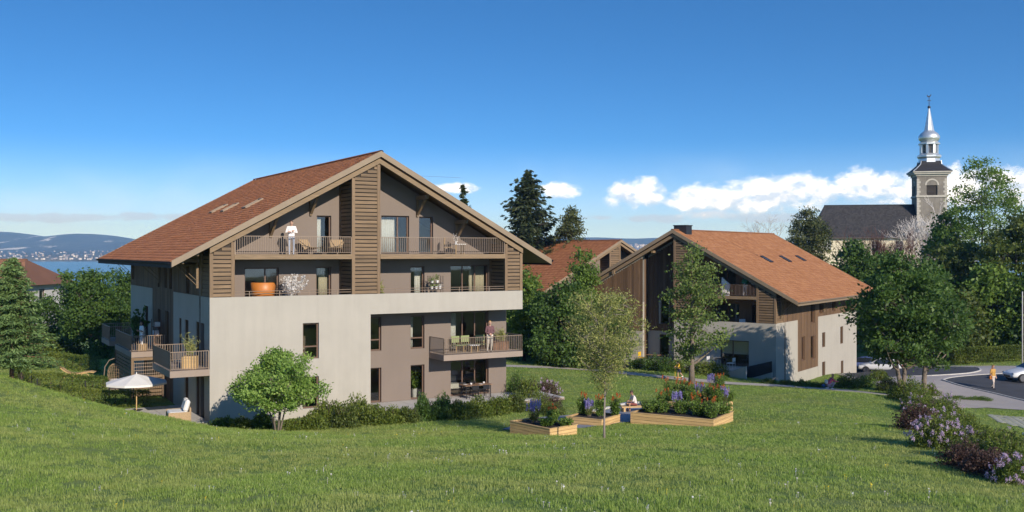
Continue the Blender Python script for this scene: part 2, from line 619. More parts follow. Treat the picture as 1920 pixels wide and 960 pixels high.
def npmesh(name, v, f, material=None, tint=None):
    me = bpy.data.meshes.new(name)
    v = np.ascontiguousarray(v, dtype=np.float32)
    f = np.ascontiguousarray(f, dtype=np.int32)
    k = f.shape[1]
    me.vertices.add(len(v))
    me.vertices.foreach_set('co', v.ravel())
    me.loops.add(f.size)
    me.loops.foreach_set('vertex_index', f.ravel())
    me.polygons.add(len(f))
    me.polygons.foreach_set('loop_start', np.arange(0, f.size, k, dtype=np.int32))
    me.polygons.foreach_set('loop_total', np.full(len(f), k, dtype=np.int32))
    if tint is not None:
        at = me.attributes.new('tint', 'FLOAT', 'POINT')
        at.data.foreach_set('value', np.ascontiguousarray(tint, dtype=np.float32))
    me.update(calc_edges=True)
    if material:
        me.materials.append(material)
    return me


build_ground()


def drape(name, poly, lift, material, step=1.5, thick=0.0, kind='structure'):
    """a polygon (world xy) laid over the ground"""
    bm = bmesh.new()
    vs = [bm.verts.new((p[0], p[1], 0)) for p in poly]
    fc = bm.faces.new(vs)
    bmesh.ops.triangulate(bm, faces=[fc])
    for _ in range(7):
        lg = [e for e in bm.edges if e.calc_length() > step]
        if not lg:
            break
        bmesh.ops.subdivide_edges(bm, edges=lg, cuts=1, use_grid_fill=True)
        bmesh.ops.triangulate(bm, faces=bm.faces)
    bm.verts.ensure_lookup_table()
    g = ground(np.array([v.co.x for v in bm.verts]), np.array([v.co.y for v in bm.verts]))
    for v, z in zip(bm.verts, g):
        v.co.z = z + lift
    if thick:
        r_ = bmesh.ops.extrude_face_region(bm, geom=list(bm.faces))
        for e in r_['geom']:
            if isinstance(e, bmesh.types.BMVert):
                e.co.z -= thick
    bmesh.ops.recalc_face_normals(bm, faces=bm.faces)
    if not thick and sum(f_.normal.z for f_ in bm.faces) < 0:
        bmesh.ops.reverse_faces(bm, faces=bm.faces)
    me = bpy.data.meshes.new(name)
    bm.to_mesh(me)
    bm.free()
    me.materials.append(material)
    o = link(name, me)
    if kind:
        o['kind'] = kind
    return o


def smooth_line(pts, n=8):
    """Catmull-Rom through 2-D points"""
    P_ = [Vector((p[0], p[1])) for p in pts]
    out = []
    for i in range(len(P_) - 1):
        p0, p1, p2, p3 = P_[max(i - 1, 0)], P_[i], P_[i + 1], P_[min(i + 2, len(P_) - 1)]
        for k in range(n):
            u = k / n
            out.append(0.5 * ((2 * p1) + (p2 - p0) * u + (2 * p0 - 5 * p1 + 4 * p2 - p3) * u * u + (3 * p1 - p0 - 3 * p2 + p3) * u ** 3))
    out.append(P_[-1])
    return out


def ribbon(line, width):
    L, Rr = [], []
    for i, p in enumerate(line):
        d = (line[min(i + 1, len(line) - 1)] - line[max(i - 1, 0)]).normalized()
        nrm = Vector((-d.y, d.x))
        wd = width[min(i * len(width) // len(line), len(width) - 1)] if hasattr(width, '__len__') else width
        L.append(p + nrm * wd / 2)
        Rr.append(p - nrm * wd / 2)
    return L + Rr[::-1]


M_PATH = mat('gravel_path', (0.37, 0.33, 0.29), 0.95, mottled((0.37, 0.33, 0.29), 0.2, 0.8, 35, 0.5))
M_ASPH = mat('asphalt', (0.050, 0.051, 0.056), 0.85, mottled((0.050, 0.051, 0.056), 0.25, 0.5, 60, 0.5))
M_WALK = mat('pavement', (0.36, 0.32, 0.29), 0.9, mottled((0.36, 0.32, 0.29), 0.12, 0.4, 40, 0.3))
M_KERB = mat('kerb_stone', (0.45, 0.43, 0.40), 0.9, mottled((0.45, 0.43, 0.40), 0.15, 2, 30))

path_line = smooth_line([gp(880, 684), gp(960, 687), gp(1040, 690), gp(1120, 695), gp(1200, 703), gp(1280, 711), gp(1380, 720), gp(1480, 725), gp(1570, 732), gp(1640, 739), gp(1700, 742), gp(1725, 735), gp(1745, 722)], 6)
drape('path', ribbon(path_line, 2.3), 0.035, M_PATH, 1.0)


def gpoly(pp, n=5, closed=True):
    pts = [gp(*p) for p in pp]
    if closed:
        pts = pts + [pts[0]]
    return smooth_line(pts, n)[:-1]


# street: pavement sheet, asphalt on it, kerbs
drape('pavement', [gp(*p).xy for p in [(1560, 701), (1640, 688), (1760, 686), (1990, 690), (2100, 690), (2150, 775), (1990, 772), (1850, 765), (1775, 764), (1745, 742), (1690, 742), (1640, 722)]], 0.03, M_WALK, 2.0)
asph1 = gpoly([(1560, 692), (1640, 688), (1760, 689), (1815, 690), (1838, 693), (1826, 699), (1790, 703), (1730, 706), (1660, 708), (1590, 708)], 4)
drape('road', asph1, 0.05, M_ASPH, 2.0)
asph2 = gpoly([(1768, 714), (1785, 709), (1840, 704), (1920, 701), (2060, 700), (2130, 730), (2100, 765), (1990, 764), (1920, 752), (1860, 738), (1800, 724)], 4)
drape('road', asph2, 0.05, M_ASPH, 2.0)
for nm, poly in (('kerb', asph1), ('kerb', asph2)):
    m_ = MB()
    pp = [Vector((q.x, q.y, gz(q.x, q.y) + 0.045)) for q in poly]
    for a_, b_ in zip(pp, pp[1:] + pp[:1]):
        if (b_ - a_).length > 0.02:
            m_.bar(a_, b_, 0.12, 0.09)
    tag(m_.build(nm, M_KERB), kind='structure')

# terraces of the near chalet
AX = (Vector((-14.66, 48, 0)), R(30.4))
BX = (Vector((20.8 - 17.7 * .819, 78 + 17.7 * .574, -3.45)), R(-35))
CX_APEX = Vector((12.58, 115))


def loc2w(fr, x, y, z=0.0):
    o, a = fr
    return Vector((o.x + x * math.cos(a) - y * math.sin(a), o.y + x * math.sin(a) + y * math.cos(a), o.z + z))


def slab(name, fr, x0, x1, y0, y1, ztop, nx, ny, material, thick=0.12):
    """terrace of single slabs with open joints, each slab a child"""
    base = MB().box(x0, x1, y0, y1, ztop - thick - 0.04, ztop - 0.03).build(name, M_SLAB, None, fr[0], fr[1])
    tag(base, kind='structure')
    gx, gy = (x1 - x0) / nx, (y1 - y0) / ny
    me = MB().box(0.008, gx - 0.008, 0.008, gy - 0.008, -0.028, 0.0).mesh('paving_slab', material)
    for i in range(nx):
        for j in range(ny):
            o = link('paving_slab', me, base, (x0 + i * gx, y0 + j * gy, ztop + random.uniform(-.002, .002)))
    return base


random.seed(4)
slab('terrace', AX, 8.4, 19.6, -1.5, 1.86, 0.0, 14, 4, M_PAVE)
slab('terrace', AX, -3.9, -0.02, 0.2, 6.4, 0.03, 5, 8, M_PAVE)
# ------------------------------------------------------------------ the three chalets
CW, CD, XC = 17.7, 22.0, 8.85          # facade width, depth, ridge line
ZA, SL = 13.58, 0.539                  # ridge height, slope
EL, ER = -1.83, 19.53                  # eaves
Y0R, Y1R = -0.25, 23.5                 # verges


def zr(x, drop=0.0):
    return ZA - drop - SL * abs(x - XC)


def clip_poly(poly, f):
    """keep the part of a 2-D polygon where f(p) >= 0 (f linear)"""
    out = []
    for i, a in enumerate(poly):
        b = poly[(i + 1) % len(poly)]
        fa, fb = f(a), f(b)
        if fa >= 0:
            out.append(a)
        if (fa >= 0) != (fb >= 0):
            k = fa / (fa - fb)
            out.append((a[0] + (b[0] - a[0]) * k, a[1] + (b[1] - a[1]) * k))
    return out


def wall(name, parent, plane, u0, u1, z0, z1, w0, th, holes, material, gable=None):
    """flat wall with real openings; w0 is the outer face, th goes inwards (signed)"""
    us = sorted({u0, u1} | {h[0] for h in holes} | {h[1] for h in holes} | ({XC} if gable and u0 < XC < u1 else set()))
    zs_ = sorted({z0, z1} | {h[2] for h in holes} | {h[3] for h in holes})
    us = [u for u in us if u0 - 1e-6 <= u <= u1 + 1e-6]
    zs_ = [z for z in zs_ if z0 - 1e-6 <= z <= z1 + 1e-6]
    P3 = (lambda u, z, w_: (u, w_, z)) if plane in ('front', 'back') else (lambda u, z, w_: (w_, u, z))

    def solid(i, j):
        if not (0 <= i < len(us) - 1 and 0 <= j < len(zs_) - 1):
            return False
        cu, cz = (us[i] + us[i + 1]) / 2, (zs_[j] + zs_[j + 1]) / 2
        return not any(h[0] < cu < h[1] and h[2] < cz < h[3] for h in holes)
    mb = MB()
    for i in range(len(us) - 1):
        for j in range(len(zs_) - 1):
            if not solid(i, j):
                continue
            a, b, c, d = us[i], us[i + 1], zs_[j], zs_[j + 1]
            poly = [(a, c), (b, c), (b, d), (a, d)]
            if gable is not None:
                poly = clip_poly(poly, lambda p: ZA - gable - SL * (XC - p[0]) - p[1])
                poly = clip_poly(poly, lambda p: ZA - gable - SL * (p[0] - XC) - p[1])
                if len(poly) < 3:
                    continue
            n = len(poly)
            for w_ in (w0, w0 + th):
                mb.add([P3(p[0], p[1], w_) for p in poly], [tuple(range(n))])
            for (di, dj, e) in ((-1, 0, ((a, c), (a, d))), (1, 0, ((b, c), (b, d))), (0, -1, ((a, c), (b, c))), (0, 1, ((a, d), (b, d)))):
                if not solid(i + di, j + dj):
                    if gable is not None and max(p[1] for p in e) > zr(e[0][0], gable) + 1e-6:
                        continue
                    mb.add([P3(*e[0], w0), P3(*e[1], w0), P3(*e[1], w0 + th), P3(*e[0], w0 + th)], [(0, 1, 2, 3)])
    # weld so the faces read as one solid
    me = mb.mesh(name, material)
    bm = bmesh.new()
    bm.from_mesh(me)
    bmesh.ops.remove_doubles(bm, verts=bm.verts, dist=1e-4)
    bmesh.ops.recalc_face_normals(bm, faces=bm.faces)
    bm.to_mesh(me)
    bm.free()
    return link(name, me, parent)


def window(parent, plane, u0, u1, z0, z1, w_, inw, vert=(), horiz=(), name='window', fw=0.07, material=None):
    """frame with its panes, set w_ deep; inw = +1 or -1 is the way indoors"""
    P3 = (lambda u, z, q: (u, q, z)) if plane in ('front', 'back') else (lambda u, z, q: (q, u, z))
    m_ = MB()

    def bx(a, b, c, d):
        q0, q1 = sorted((w_, w_ + 0.07 * inw))
        p, q = P3(a, c, q0), P3(b, d, q1)
        m_.box(*[v for k in range(3) for v in sorted((p[k], q[k]))])
    e = 0.003
    u0, u1, z0, z1 = u0 + e, u1 - e, z0 + e, z1 - e
    bx(u0, u1, z0, z0 + fw)
    bx(u0, u1, z1 - fw, z1)
    bx(u0, u0 + fw, z0 + fw, z1 - fw)
    bx(u1 - fw, u1, z0 + fw, z1 - fw)
    us = [u0 + fw] + [u0 + (u1 - u0) * v for v in vert] + [u1 - fw]
    for u in us[1:-1]:
        bx(u - fw / 2, u + fw / 2, z0 + fw, z1 - fw)
    for z in horiz:
        for a, b in zip(us[:-1], us[1:]):
            bx(a + (fw / 2 if a != us[0] else 0), b - (fw / 2 if b != us[-1] else 0), z - fw / 2, z + fw / 2)
    o = m_.build(name, material or M_FRAME, parent)
    q0, q1 = sorted((w_ + 0.03 * inw, w_ + 0.036 * inw))
    zl = [z0 + fw] + list(horiz) + [z1 - fw]
    for a, b in zip(us[:-1], us[1:]):
        for c, d in zip(zl[:-1], zl[1:]):
            p, q = P3(a, c, q0), P3(b, d, q1)
            MB().box(*[v for k in range(3) for v in sorted((p[k], q[k]))]).build('pane', M_GLASS, o)
    return o


def roof_tiles(parent, material, tw=0.25, ex=0.30, skip=()):
    """every tile real: tilted, lower edge proud, joined per roof"""
    rng = np.random.default_rng(7)
    nrm = math.sqrt(1 + SL * SL)
    V, Fc, T = [], [], []
    for side in (-1, 1):
        L = (XC - EL) * nrm - 0.02
        nrow, ncol = int(L / ex), int((Y1R - Y0R) / tw)
        dx, dz = side / nrm, -SL / nrm              # down the slope
        nx_, nz_ = side * SL / nrm, 1 / nrm          # outward normal
        i, j = np.meshgrid(np.arange(nrow), np.arange(ncol), indexing='ij')
        i, j = i.ravel(), j.ravel()
        n = len(i)
        s0 = 0.03 + i * ex * (L / (nrow * ex))
        s1 = s0 + ex * 1.05
        y0 = Y0R + 0.02 + (j + 0.5 * (i % 2)) * tw + 0.006
        y1 = np.minimum(y0 + tw - 0.012, Y1R)
        lo = 0.012 + rng.normal(0, 0.002, n)
        hi = 0.040 + rng.normal(0, 0.005, n)
        s1 = s1 + rng.normal(0, 0.006, n)

        def pt(s, y, h):
            return np.c_[XC + dx * s + nx_ * h, y, ZA + dz * s + nz_ * h]
        vs = np.stack([pt(s0, y0, lo), pt(s0, y1, lo), pt(s1, y1, hi), pt(s1, y0, hi), pt(s1, y1, 0 * hi), pt(s1, y0, 0 * hi), pt(s0, y0, 0 * lo - .005), pt(s0, y1, 0 * lo - .005)], 1)
        b = np.arange(n)[:, None] * 8 + sum(len(v) for v in V)
        f = np.concatenate([b + [0, 1, 2, 3], b + [3, 2, 4, 5], b + [0, 3, 5, 6], b + [2, 1, 7, 4]])
        V.append(vs.reshape(-1, 3))
        Fc.append(f)
        T.append(np.repeat(rng.random(n), 8))
    me = npmesh('roof_tiles', np.vstack(V), np.vstack(Fc), material, np.concatenate(T))
    bm = bmesh.new()
    bm.from_mesh(me)
    bmesh.ops.recalc_face_normals(bm, faces=bm.faces)
    bm.to_mesh(me)
    bm.free()
    o = link('roof_tiles', me, parent)
    o['kind'] = 'stuff'
    return o


def railing(parent, pts, z0, h, step=0.115, rail=M_BRONZE):
    """balcony railing along a polyline: top and bottom rail, posts, each baluster its own piece"""
    m_ = MB()
    P_ = [Vector((p[0], p[1], 0)) for p in pts]
    up = Vector((0, 0, 1))
    for a, b in zip(P_[:-1], P_[1:]):
        m_.bar(a + up * (z0 + h - 0.015), b + up * (z0 + h - 0.015), 0.05, 0.03)
        m_.bar(a + up * (z0 + 0.09), b + up * (z0 + 0.09), 0.03, 0.02)
    for p in P_:
        m_.bar(p + up * z0, p + up * (z0 + h - 0.03), 0.045)
    o = m_.build('railing', rail, parent)
    key = ('bal', round(h, 3), rail.name)
    if key not in CACHE:
        CACHE[key] = MB().box(-.011, .011, -.011, .011, 0.10, h - 0.03).mesh('baluster', rail)
    for a, b in zip(P_[:-1], P_[1:]):
        n = max(2, int((b - a).length / step))
        for k in range(1, n):
            q = a.lerp(b, k / n)
            link('baluster', CACHE[key], o, (q.x, q.y, z0))
    return o


CACHE = {}


def slat_faces(parent, x0, x1, y0, y1, z0, sides, pitch=0.205, th=0.15, skip_lap=0.0):
    """slatted timber pier: four posts, dark lining, loose boards on the named sides"""
    pw = 0.17
    zt = lambda x: zr(x, 0.60)
    posts = []
    for (a, b) in ((x0, x0 + pw), (x1 - pw, x1)):
        for (c, d) in ((y0, y0 + pw), (y1 - pw, y1)):
            top = min(zt(a), zt(b))
            posts.append((a, b, c, d, top))
    m_ = MB().box(*posts[0][:4], z0, posts[0][4])
    pier = m_.build('timber_pier', M_WOODV, parent)
    for q in posts[1:]:
        MB().box(*q[:4], z0, q[4]).build('post', M_WOODV, pier)
    m_ = MB()
    g = 0.10
    zz = lambda x: zt(x) - 0.02
    xs = sorted({x0 + g, x1 - g} | ({XC} if x0 + g < XC < x1 - g else set()))
    poly = [(xs[0], z0)] + [(xs[-1], z0)] + [(x, zz(x)) for x in reversed(xs)]
    m_.prism([(p[0], y0 + g, p[1]) for p in poly], (0, 0, 0), (0, y1 - y0 - 2 * g, 0))
    m_.build('lining', M_DARKWOOD, pier)
    z = z0 + 0.03
    while True:
        ztop = z + th
        if ztop > max(zt(x0), zt(x1), zt(XC) if x0 < XC < x1 else 0) - 0.05:
            break
        # reach allowed under the rake
        half = (ZA - 0.62 - ztop) / SL
        a, b = max(x0 + pw, XC - half), min(x1 - pw, XC + half)
        if 'f' in sides and b - a > 0.12:
            MB().box(a, b, y0 + 0.03, y0 + 0.065, z, ztop).build('slat', M_WOODH, pier)
        for s_, xx in (('l', x0), ('r', x1)):
            if s_ in sides and ztop < zt(xx) - 0.02:
                q = (xx + 0.03, xx + 0.065) if s_ == 'l' else (xx - 0.065, xx - 0.03)
                MB().box(q[0], q[1], y0 + pw, y1 - pw, z, ztop).build('slat', M_WOODHY, pier)
        z += pitch
    return pier


def planks(parent, plane, u0, u1, z0, z1, w_, outw, holes=(), width=0.21, name='cladding', gable=None, material=M_CLAD):
    """board cladding: single planks, cut round the openings"""
    P3 = (lambda u, z, q: (u, q, z)) if plane in ('front', 'back') else (lambda u, z, q: (q, u, z))
    back = MB()
    n = max(1, round((u1 - u0) / width))
    q0, q1 = sorted((w_, w_ + 0.012 * outw))
    segs = []
    for i in range(n):
        a, b = u0 + (u1 - u0) * i / n, u0 + (u1 - u0) * (i + 1) / n
        zt = z1 if gable is None else min(zr(a, gable), zr(b, gable), z1)
        cuts = sorted((h[2], h[3]) for h in holes if h[0] < b - 0.01 and h[1] > a + 0.01)
        z = z0
        for c, d in cuts:
            if c > z + 0.02:
                segs.append((a, b, z, min(c, zt)))
            z = max(z, d)
        if zt > z + 0.02:
            segs.append((a, b, z, zt))
    for a, b, c, d in segs:
        p, q = P3(a, c, q0), P3(b, d, q1)
        back.box(*[v for k in range(3) for v in sorted((p[k], q[k]))])
    o = back.build(name, M_DARKWOOD, parent)
    for a, b, c, d in segs:
        t0 = w_ + 0.012 * outw
        t1 = w_ + (0.030 + random.uniform(0, 0.014)) * outw
        p, q = P3(a + 0.006, c, min(t0, t1)), P3(b - 0.006, d, max(t0, t1))
        MB().box(*[v for k in range(3) for v in sorted((p[k], q[k]))]).build('plank', material, o)
    return o


def chalet(name, label, fr, variant, tile_mat):
    root = thing(name, label, 'house', fr[0], fr[1])
    near, mid, far = variant == 'near', variant == 'mid', variant == 'far'
    LW = 0.30
    # ---------------- roof
    m_ = MB()
    nrm = math.sqrt(1 + SL * SL)
    for sgn in (-1, 1):
        xe = EL if sgn < 0 else ER
        prof = [(XC, ZA - 0.005), (xe, zr(xe) - 0.005), (xe, zr(xe) - 0.20), (XC, ZA - 0.20)]
        m_.prism([(x, Y0R + 0.05, z) for x, z in prof], (0, 0, 0), (0, Y1R - Y0R - 0.1, 0))
    roof = m_.build('roof', M_CLAD if mid else M_WOODHY, root)
    roof_tiles(roof, tile_mat, 0.25 if not far else 0.34, 0.30 if not far else 0.4)
    for sgn in (-1, 1):                          # verge boards front and back, beam under them
        xe = EL if sgn < 0 else ER
        for yy in (Y0R, Y1R - 0.05):
            b = MB()
            b.prism([(XC, yy, ZA + 0.05), (xe, yy, zr(xe) + 0.05), (xe, yy, zr(xe) - 0.26), (XC, yy, ZA - 0.26)], (0, 0, 0), (0, 0.05, 0))
            b.build('verge_board', M_VERGE, roof)
        b = MB()
        x_end = 0.0 if sgn < 0 else CW
        b.prism([(XC, -0.06, ZA - 0.33), (x_end, -0.06, zr(x_end) - 0.33), (x_end, -0.06, zr(x_end) - 0.60), (XC, -0.06, ZA - 0.60)], (0, 0, 0), (0, 0.20, 0))
        b.build('rafter', M_BEAM, roof)
        b = MB()
        b.box(min(xe, xe + 0.03 * sgn), max(xe, xe + 0.03 * sgn), Y0R + 0.05, Y1R - 0.05, zr(xe) - 0.30, zr(xe) + 0.0)
        b.build('fascia', M_EAVE if not mid else M_VERGE, roof)
        b = MB()                                  # half-round gutter
        gx = xe + sgn * 0.03
        n = 7
        pr = [(gx + sgn * (0.065 - 0.065 * math.cos(PI * k / n)), zr(xe) + 0.0 - 0.12 * math.sin(PI * k / n)) for k in range(n + 1)]
        vs = [(p[0], yy, p[1]) for yy in (Y0R + 0.05, Y1R - 0.05) for p in pr]
        b.add(vs, [(k, k + 1, n + 2 + k, n + 1 + k) for k in range(n)])
        g_ = b.build('gutter', M_EAVE if not mid else M_BRONZE, roof)
        sm = g_.modifiers.new('thick', 'SOLIDIFY')
        sm.thickness = 0.012
    # ridge caps
    cap = MB()
    for k in range(9):
        a = PI * k / 8
        cap.v  # noqa
    vs, n = [], 8
    for yy in (Y0R - 0.01, Y1R + 0.01):
        for k in range(n + 1):
            a = PI * k / n
            vs.append((XC + 0.13 * math.cos(a), yy, ZA + 0.005 + 0.085 * math.sin(a)))
    cap.add(vs, [(k, k + 1, n + 2 + k, n + 1 + k) for k in range(n)])
    cap.build('ridge_cap', tile_mat, roof)
    # skylights
    sk = {'near': [(3.5, 4.5, 14.0, 14.8), (3.45, 4.4, 11.0, 11.75), (3.5, 4.5, 6.3, 7.1)], 'mid': [(13.05, 14.05, 8.6, 9.3), (13.05, 14.05, 13.4, 14.1), (13.05, 13.95, 17.8, 18.5)], 'far': []}[variant]
    for (xa, xb, ya, yb) in sk:
        za, zb = zr(xa), zr(xb)
        nx_, nz_ = ((-SL if xa < XC else SL) / nrm, 1 / nrm)
        fm = MB()

        def q(x, y, h):
            return Vector((x + nx_ * h, y, zr(x) + nz_ * h))
        f = 0.08
        for (c0, c1, d0, d1) in ((xa, xb, ya, ya + f), (xa, xb, yb - f, yb), (xa, xa + f, ya + f, yb - f), (xb - f, xb, ya + f, yb - f)):
            fm.prism([q(c0, d0, 0.0), q(c1, d0, 0.0), q(c1, d1, 0.0), q(c0, d1, 0.0)], (0, 0, 0), Vector((nx_, 0, nz_)) * 0.11)
        s_ = fm.build('skylight', M_DARKMETAL if mid else M_VERGE, roof)
        gm = MB()
        gm.prism([q(xa + f, ya + f, 0.06), q(xb - f, ya + f, 0.06), q(xb - f, yb - f, 0.06), q(xa + f, yb - f, 0.06)], (0, 0, 0), Vector((nx_, 0, nz_)) * 0.01)
        g_ = gm.build('skylight_glass', M_SKYGLASS, roof)
    if mid:
        c = MB().box(XC - 0.4, XC + 0.75, 0.9, 2.0, ZA - 0.6, ZA + 0.36)
        c.box(XC - 0.46, XC + 0.81, 0.84, 2.06, ZA + 0.36, ZA + 0.43)
        c.build('chimney', M_DARKMETAL, roof)
    # ---------------- openings
    RW = 1.88
    if near:
        fw_ = [(6.05, 6.86, 8.2, 10.23), (9.75, 11.42, 8.2, 10.3), (12.04, 12.91, 8.2, 10.28), (2.2, 4.0, 5.45, 7.48), (6.02, 6.86, 5.45, 7.5), (11.52, 12.37, 5.45, 7.48), (14.03, 16.51, 5.45, 7.54),
               (8.9, 9.75, 2.85, 4.71), (11.52, 12.37, 2.85, 4.71), (14.03, 16.51, 2.62, 4.85), (8.9, 9.75, 0.02, 1.92), (11.52, 12.37, 0.02, 1.94), (14.03, 16.51, 0.02, 2.04)]
    elif mid:
        fw_ = [(11.2, 13.6, 8.2, 10.3), (14.2, 15.6, 8.2, 9.6), (10.9, 13.9, 5.45, 7.5), (15.0, 15.9, 5.45, 7.4)]
    else:
        fw_ = [(3.4, 5.6, 8.2, 10.2)]
    # recessed facade up to the rake
    if mid:
        wall('facade_wall', root, 'front', 8.9, CW, 0.0, 13.3, RW, LW, fw_, M_CLAD, gable=0.35)
    else:
        wall('facade_wall', root, 'front', 0.0, CW, 0.0, 13.3, RW, LW, fw_, M_TAUPE, gable=0.35)
    for h in fw_:
        w_ = h[1] - h[0]
        vt = (0.33, 0.66) if w_ > 2.2 else ((0.62,) if w_ > 1.4 else ())
        hz_ = (3.45,) if near and abs(h[2] - 2.85) < .01 else ()
        window(root, 'front', *h, RW + 0.16, 1, vt, hz_)
    # pale front volume and parapet band
    if near:
        fh = [(4.66, 5.51, 2.83, 4.66), (4.66, 5.51, 0.30, 1.92)]
        wall('front_wall', root, 'front', 0.0, 8.35, -0.4, 6.07, 0.0, LW, fh, M_WHITE)
        for h in fh:
            window(root, 'front', *h, 0.15, 1, (), (h[2] + 0.62,) if h[2] > 1 else ())
        MB().box(8.05, 8.35, 0.30, RW, -0.4, 4.98).build('return_wall', M_WHITE, root)
        MB().box(8.352, CW, 0.0, 0.28, 5.0, 6.07).build('parapet', M_WHITE, root)
        MB().box(8.352, CW - 0.28, 0.28, RW - 0.002, 5.0, 5.4).build('loggia_floor', M_SLAB, root)
        MB().box(0.3, 8.35, 0.30, RW - 0.002, 5.15, 5.402).build('loggia_floor', M_SLAB, root)
        MB().box(CW - 0.28, CW, 0.28, RW + 0.3, 5.0, 6.07).build('parapet_end', M_WHITE, root)
    elif mid:
        fh = [(13.0, 15.46, 2.5, 4.58)]
        wall('front_wall', root, 'front', 8.9, CW, -0.6, 6.05, 0.0, LW, fh, M_WHITE)
        window(root, 'front', 13.0, 15.46, 2.5, 4.58, 0.22, 1, (0.42,))
        MB().box(9.2, CW - 0.3, 0.30, RW - 0.002, 5.1, 5.4).build('loggia_floor', M_SLAB, root)
        # timber-clad left half: recessed bay and projecting bay
        wl = [(6.7, 7.5, 5.5, 7.6), (6.6, 7.5, 2.6, 4.6)]
        wall('bay_wall', root, 'front', 5.5, 8.9, -0.6, 13.3, RW + 0.05, LW, wl, M_WHITE, gable=0.35)
        planks(root, 'front', 5.5, 8.8, 4.9, 13.0, RW + 0.05, -1, wl, gable=0.5)
        window(root, 'front', 6.7, 7.5, 5.5, 7.6, RW + 0.12, 1)
        window(root, 'front', 6.6, 7.5, 2.6, 4.6, RW + 0.12, 1)
        wr = [(2.2, 3.2, 2.6, 4.6), (2.2, 3.2, 5.5, 7.4)]
        wall('bay_wall', root, 'front', 0.0, 5.5, -0.6, 11.7, 0.9, LW, wr, M_WHITE, gable=0.35)
        planks(root, 'front', 0.0, 5.5, 4.9, 11.3, 0.9, -1, wr, gable=0.5)
        for h in wr:
            window(root, 'front', *h, 1.02, 1)
        MB().box(5.2, 5.5, 1.201, RW + 0.04, -0.6, 11.2).build('bay_return', M_CLAD, root)
    else:
        wall('front_wall', root, 'front', 0.0, CW, -2.0, 6.07, 0.0, LW, [(12.5, 15.0, 2.6, 4.8), (3, 4, 2.6, 4.6)], M_WHITE)
        window(root, 'front', 12.5, 15.0, 2.6, 4.8, 0.15, 1, (0.5,))
        window(root, 'front', 3, 4, 2.6, 4.6, 0.15, 1)
    # side walls: pale render below, boards above and in the middle bay
    for plane, xo, inw in (('left', 0.0, 1), ('right', CW, -1)):
        if near:
            bay = (8.35, 14.4)
            sh_ = [(1.1, 2.9, 2.62, 4.75), (4.6, 5.5, 2.62, 4.7), (6.3, 6.9, 2.9, 4.7), (9.6, 10.5, 2.62, 4.9), (12.0, 12.9, 2.62, 4.9), (15.8, 16.9, 2.62, 4.9), (1.1, 2.9, 0.02, 2.1), (4.6, 5.5, 0.02, 2.1), (8.9, 9.5, 6.2, 7.55), (10.3, 10.9, 6.2, 7.55), (12.4, 12.9, 6.2, 7.55), (4.4, 5.2, 6.1, 7.5)] if plane == 'left' else [(3, 4.2, 2.7, 4.7), (3, 4.2, 0.02, 2.1), (9, 10, 2.7, 4.7), (15, 16.5, 2.7, 4.7)]
        elif mid:
            bay = (5.1, 10.4)
            sh_ = [(6.2, 6.95, 2.6, 4.6), (8.6, 9.6, 2.5, 4.5), (11.5, 12.4, 3.3, 4.6), (11.5, 12.4, 0.4, 2.0), (17.0, 17.8, 0.1, 1.6), (16.8, 17.7, 3.2, 4.8), (8.6, 9.5, 5.6, 7.45), (14.5, 15.3, 6.3, 7.4), (19, 19.7, 6.3, 7.4), (10.9, 11.7, 6.3, 7.4)] if plane == 'right' else [(3, 4.2, 2.7, 4.7), (9, 10, 2.7, 4.7)]
        else:
            bay = (6, 12)
            sh_ = [(3, 4.2, 2.7, 4.7), (9, 10, 2.7, 4.7), (15, 16.5, 2.7, 4.7)]
        outw = -inw
        ya = 0.302 if not (near and plane == 'right') else RW + 0.302
        zb = -0.6 if mid or near else -2.0
        wall('side_wall', root, plane, ya, CD - 0.3, zb, 7.65, xo + 0.06 * inw, 0.24 * inw, sh_, M_CLAD)
        for (a, b) in ((ya, bay[0]), (bay[1], CD - 0.0)):
            wall('render_panel', root, plane, a, b, zb, 6.07, xo, 0.06 * inw - 0.001 * inw, [h for h in sh_ if h[0] >= a and h[1] <= b], M_WHITE)
        if mid and plane == 'right':
            wall('render_panel', root, plane, bay[0] + .001, bay[1] - .001, zb, 1.75, xo + 0.012 * inw, 0.045 * inw, [], M_WHITE)
        show = (near and plane == 'left') or (mid and plane == 'right')
        pk = planks if show else None
        bz0 = zb if not (mid and plane == 'right') else 1.75
        if show:
            planks(root, plane, bay[0], bay[1], bz0, 7.65, xo + 0.058 * inw, outw, sh_)
            planks(root, plane, RW if near or mid else ya, bay[0], 6.07, 7.65, xo + 0.058 * inw, outw, sh_)
            planks(root, plane, bay[1], CD - 0.02, 6.07, 7.65, xo + 0.058 * inw, outw, sh_)
        for h in sh_:
            window(root, plane, *h, xo + (0.16 if show else 0.10) * inw, inw, (0.5,) if h[1] - h[0] > 1.5 else ())
    # back wall, floors, partition: the rooms behind the panes are real
    wall('back_wall', root, 'back', 0.0, CW, -0.6, 13.3, CD - 0.3, 0.3, [], M_TAUPE, gable=0.35)
    for zf in (0.0, 2.6, 5.4, 8.13):
        MB().box(0.31, CW - 0.31, RW + LW + 0.002, CD - 0.31, zf - 0.24, zf + (0.0 if zf != 8.13 else 0.0)).build('floor_slab', M_INTFLOOR, root)
    wall('partition', root, 'front', 0.32, CW - 0.32, 0.001, 13.0, 7.0, 0.12, [], M_INT, gable=0.5)
    for xp in (5.0, 10.6, 13.5):
        MB().box(xp - 0.06, xp + 0.06, RW + LW + 0.002, 6.99, 0.001, 8.0).build('cross_partition', M_INT, root)
    if near:
        MB().box(0.31, CW - 0.31, RW + LW + 0.01, CD - 0.32, 7.62, 7.70).build('attic_floor', M_INTFLOOR, root)
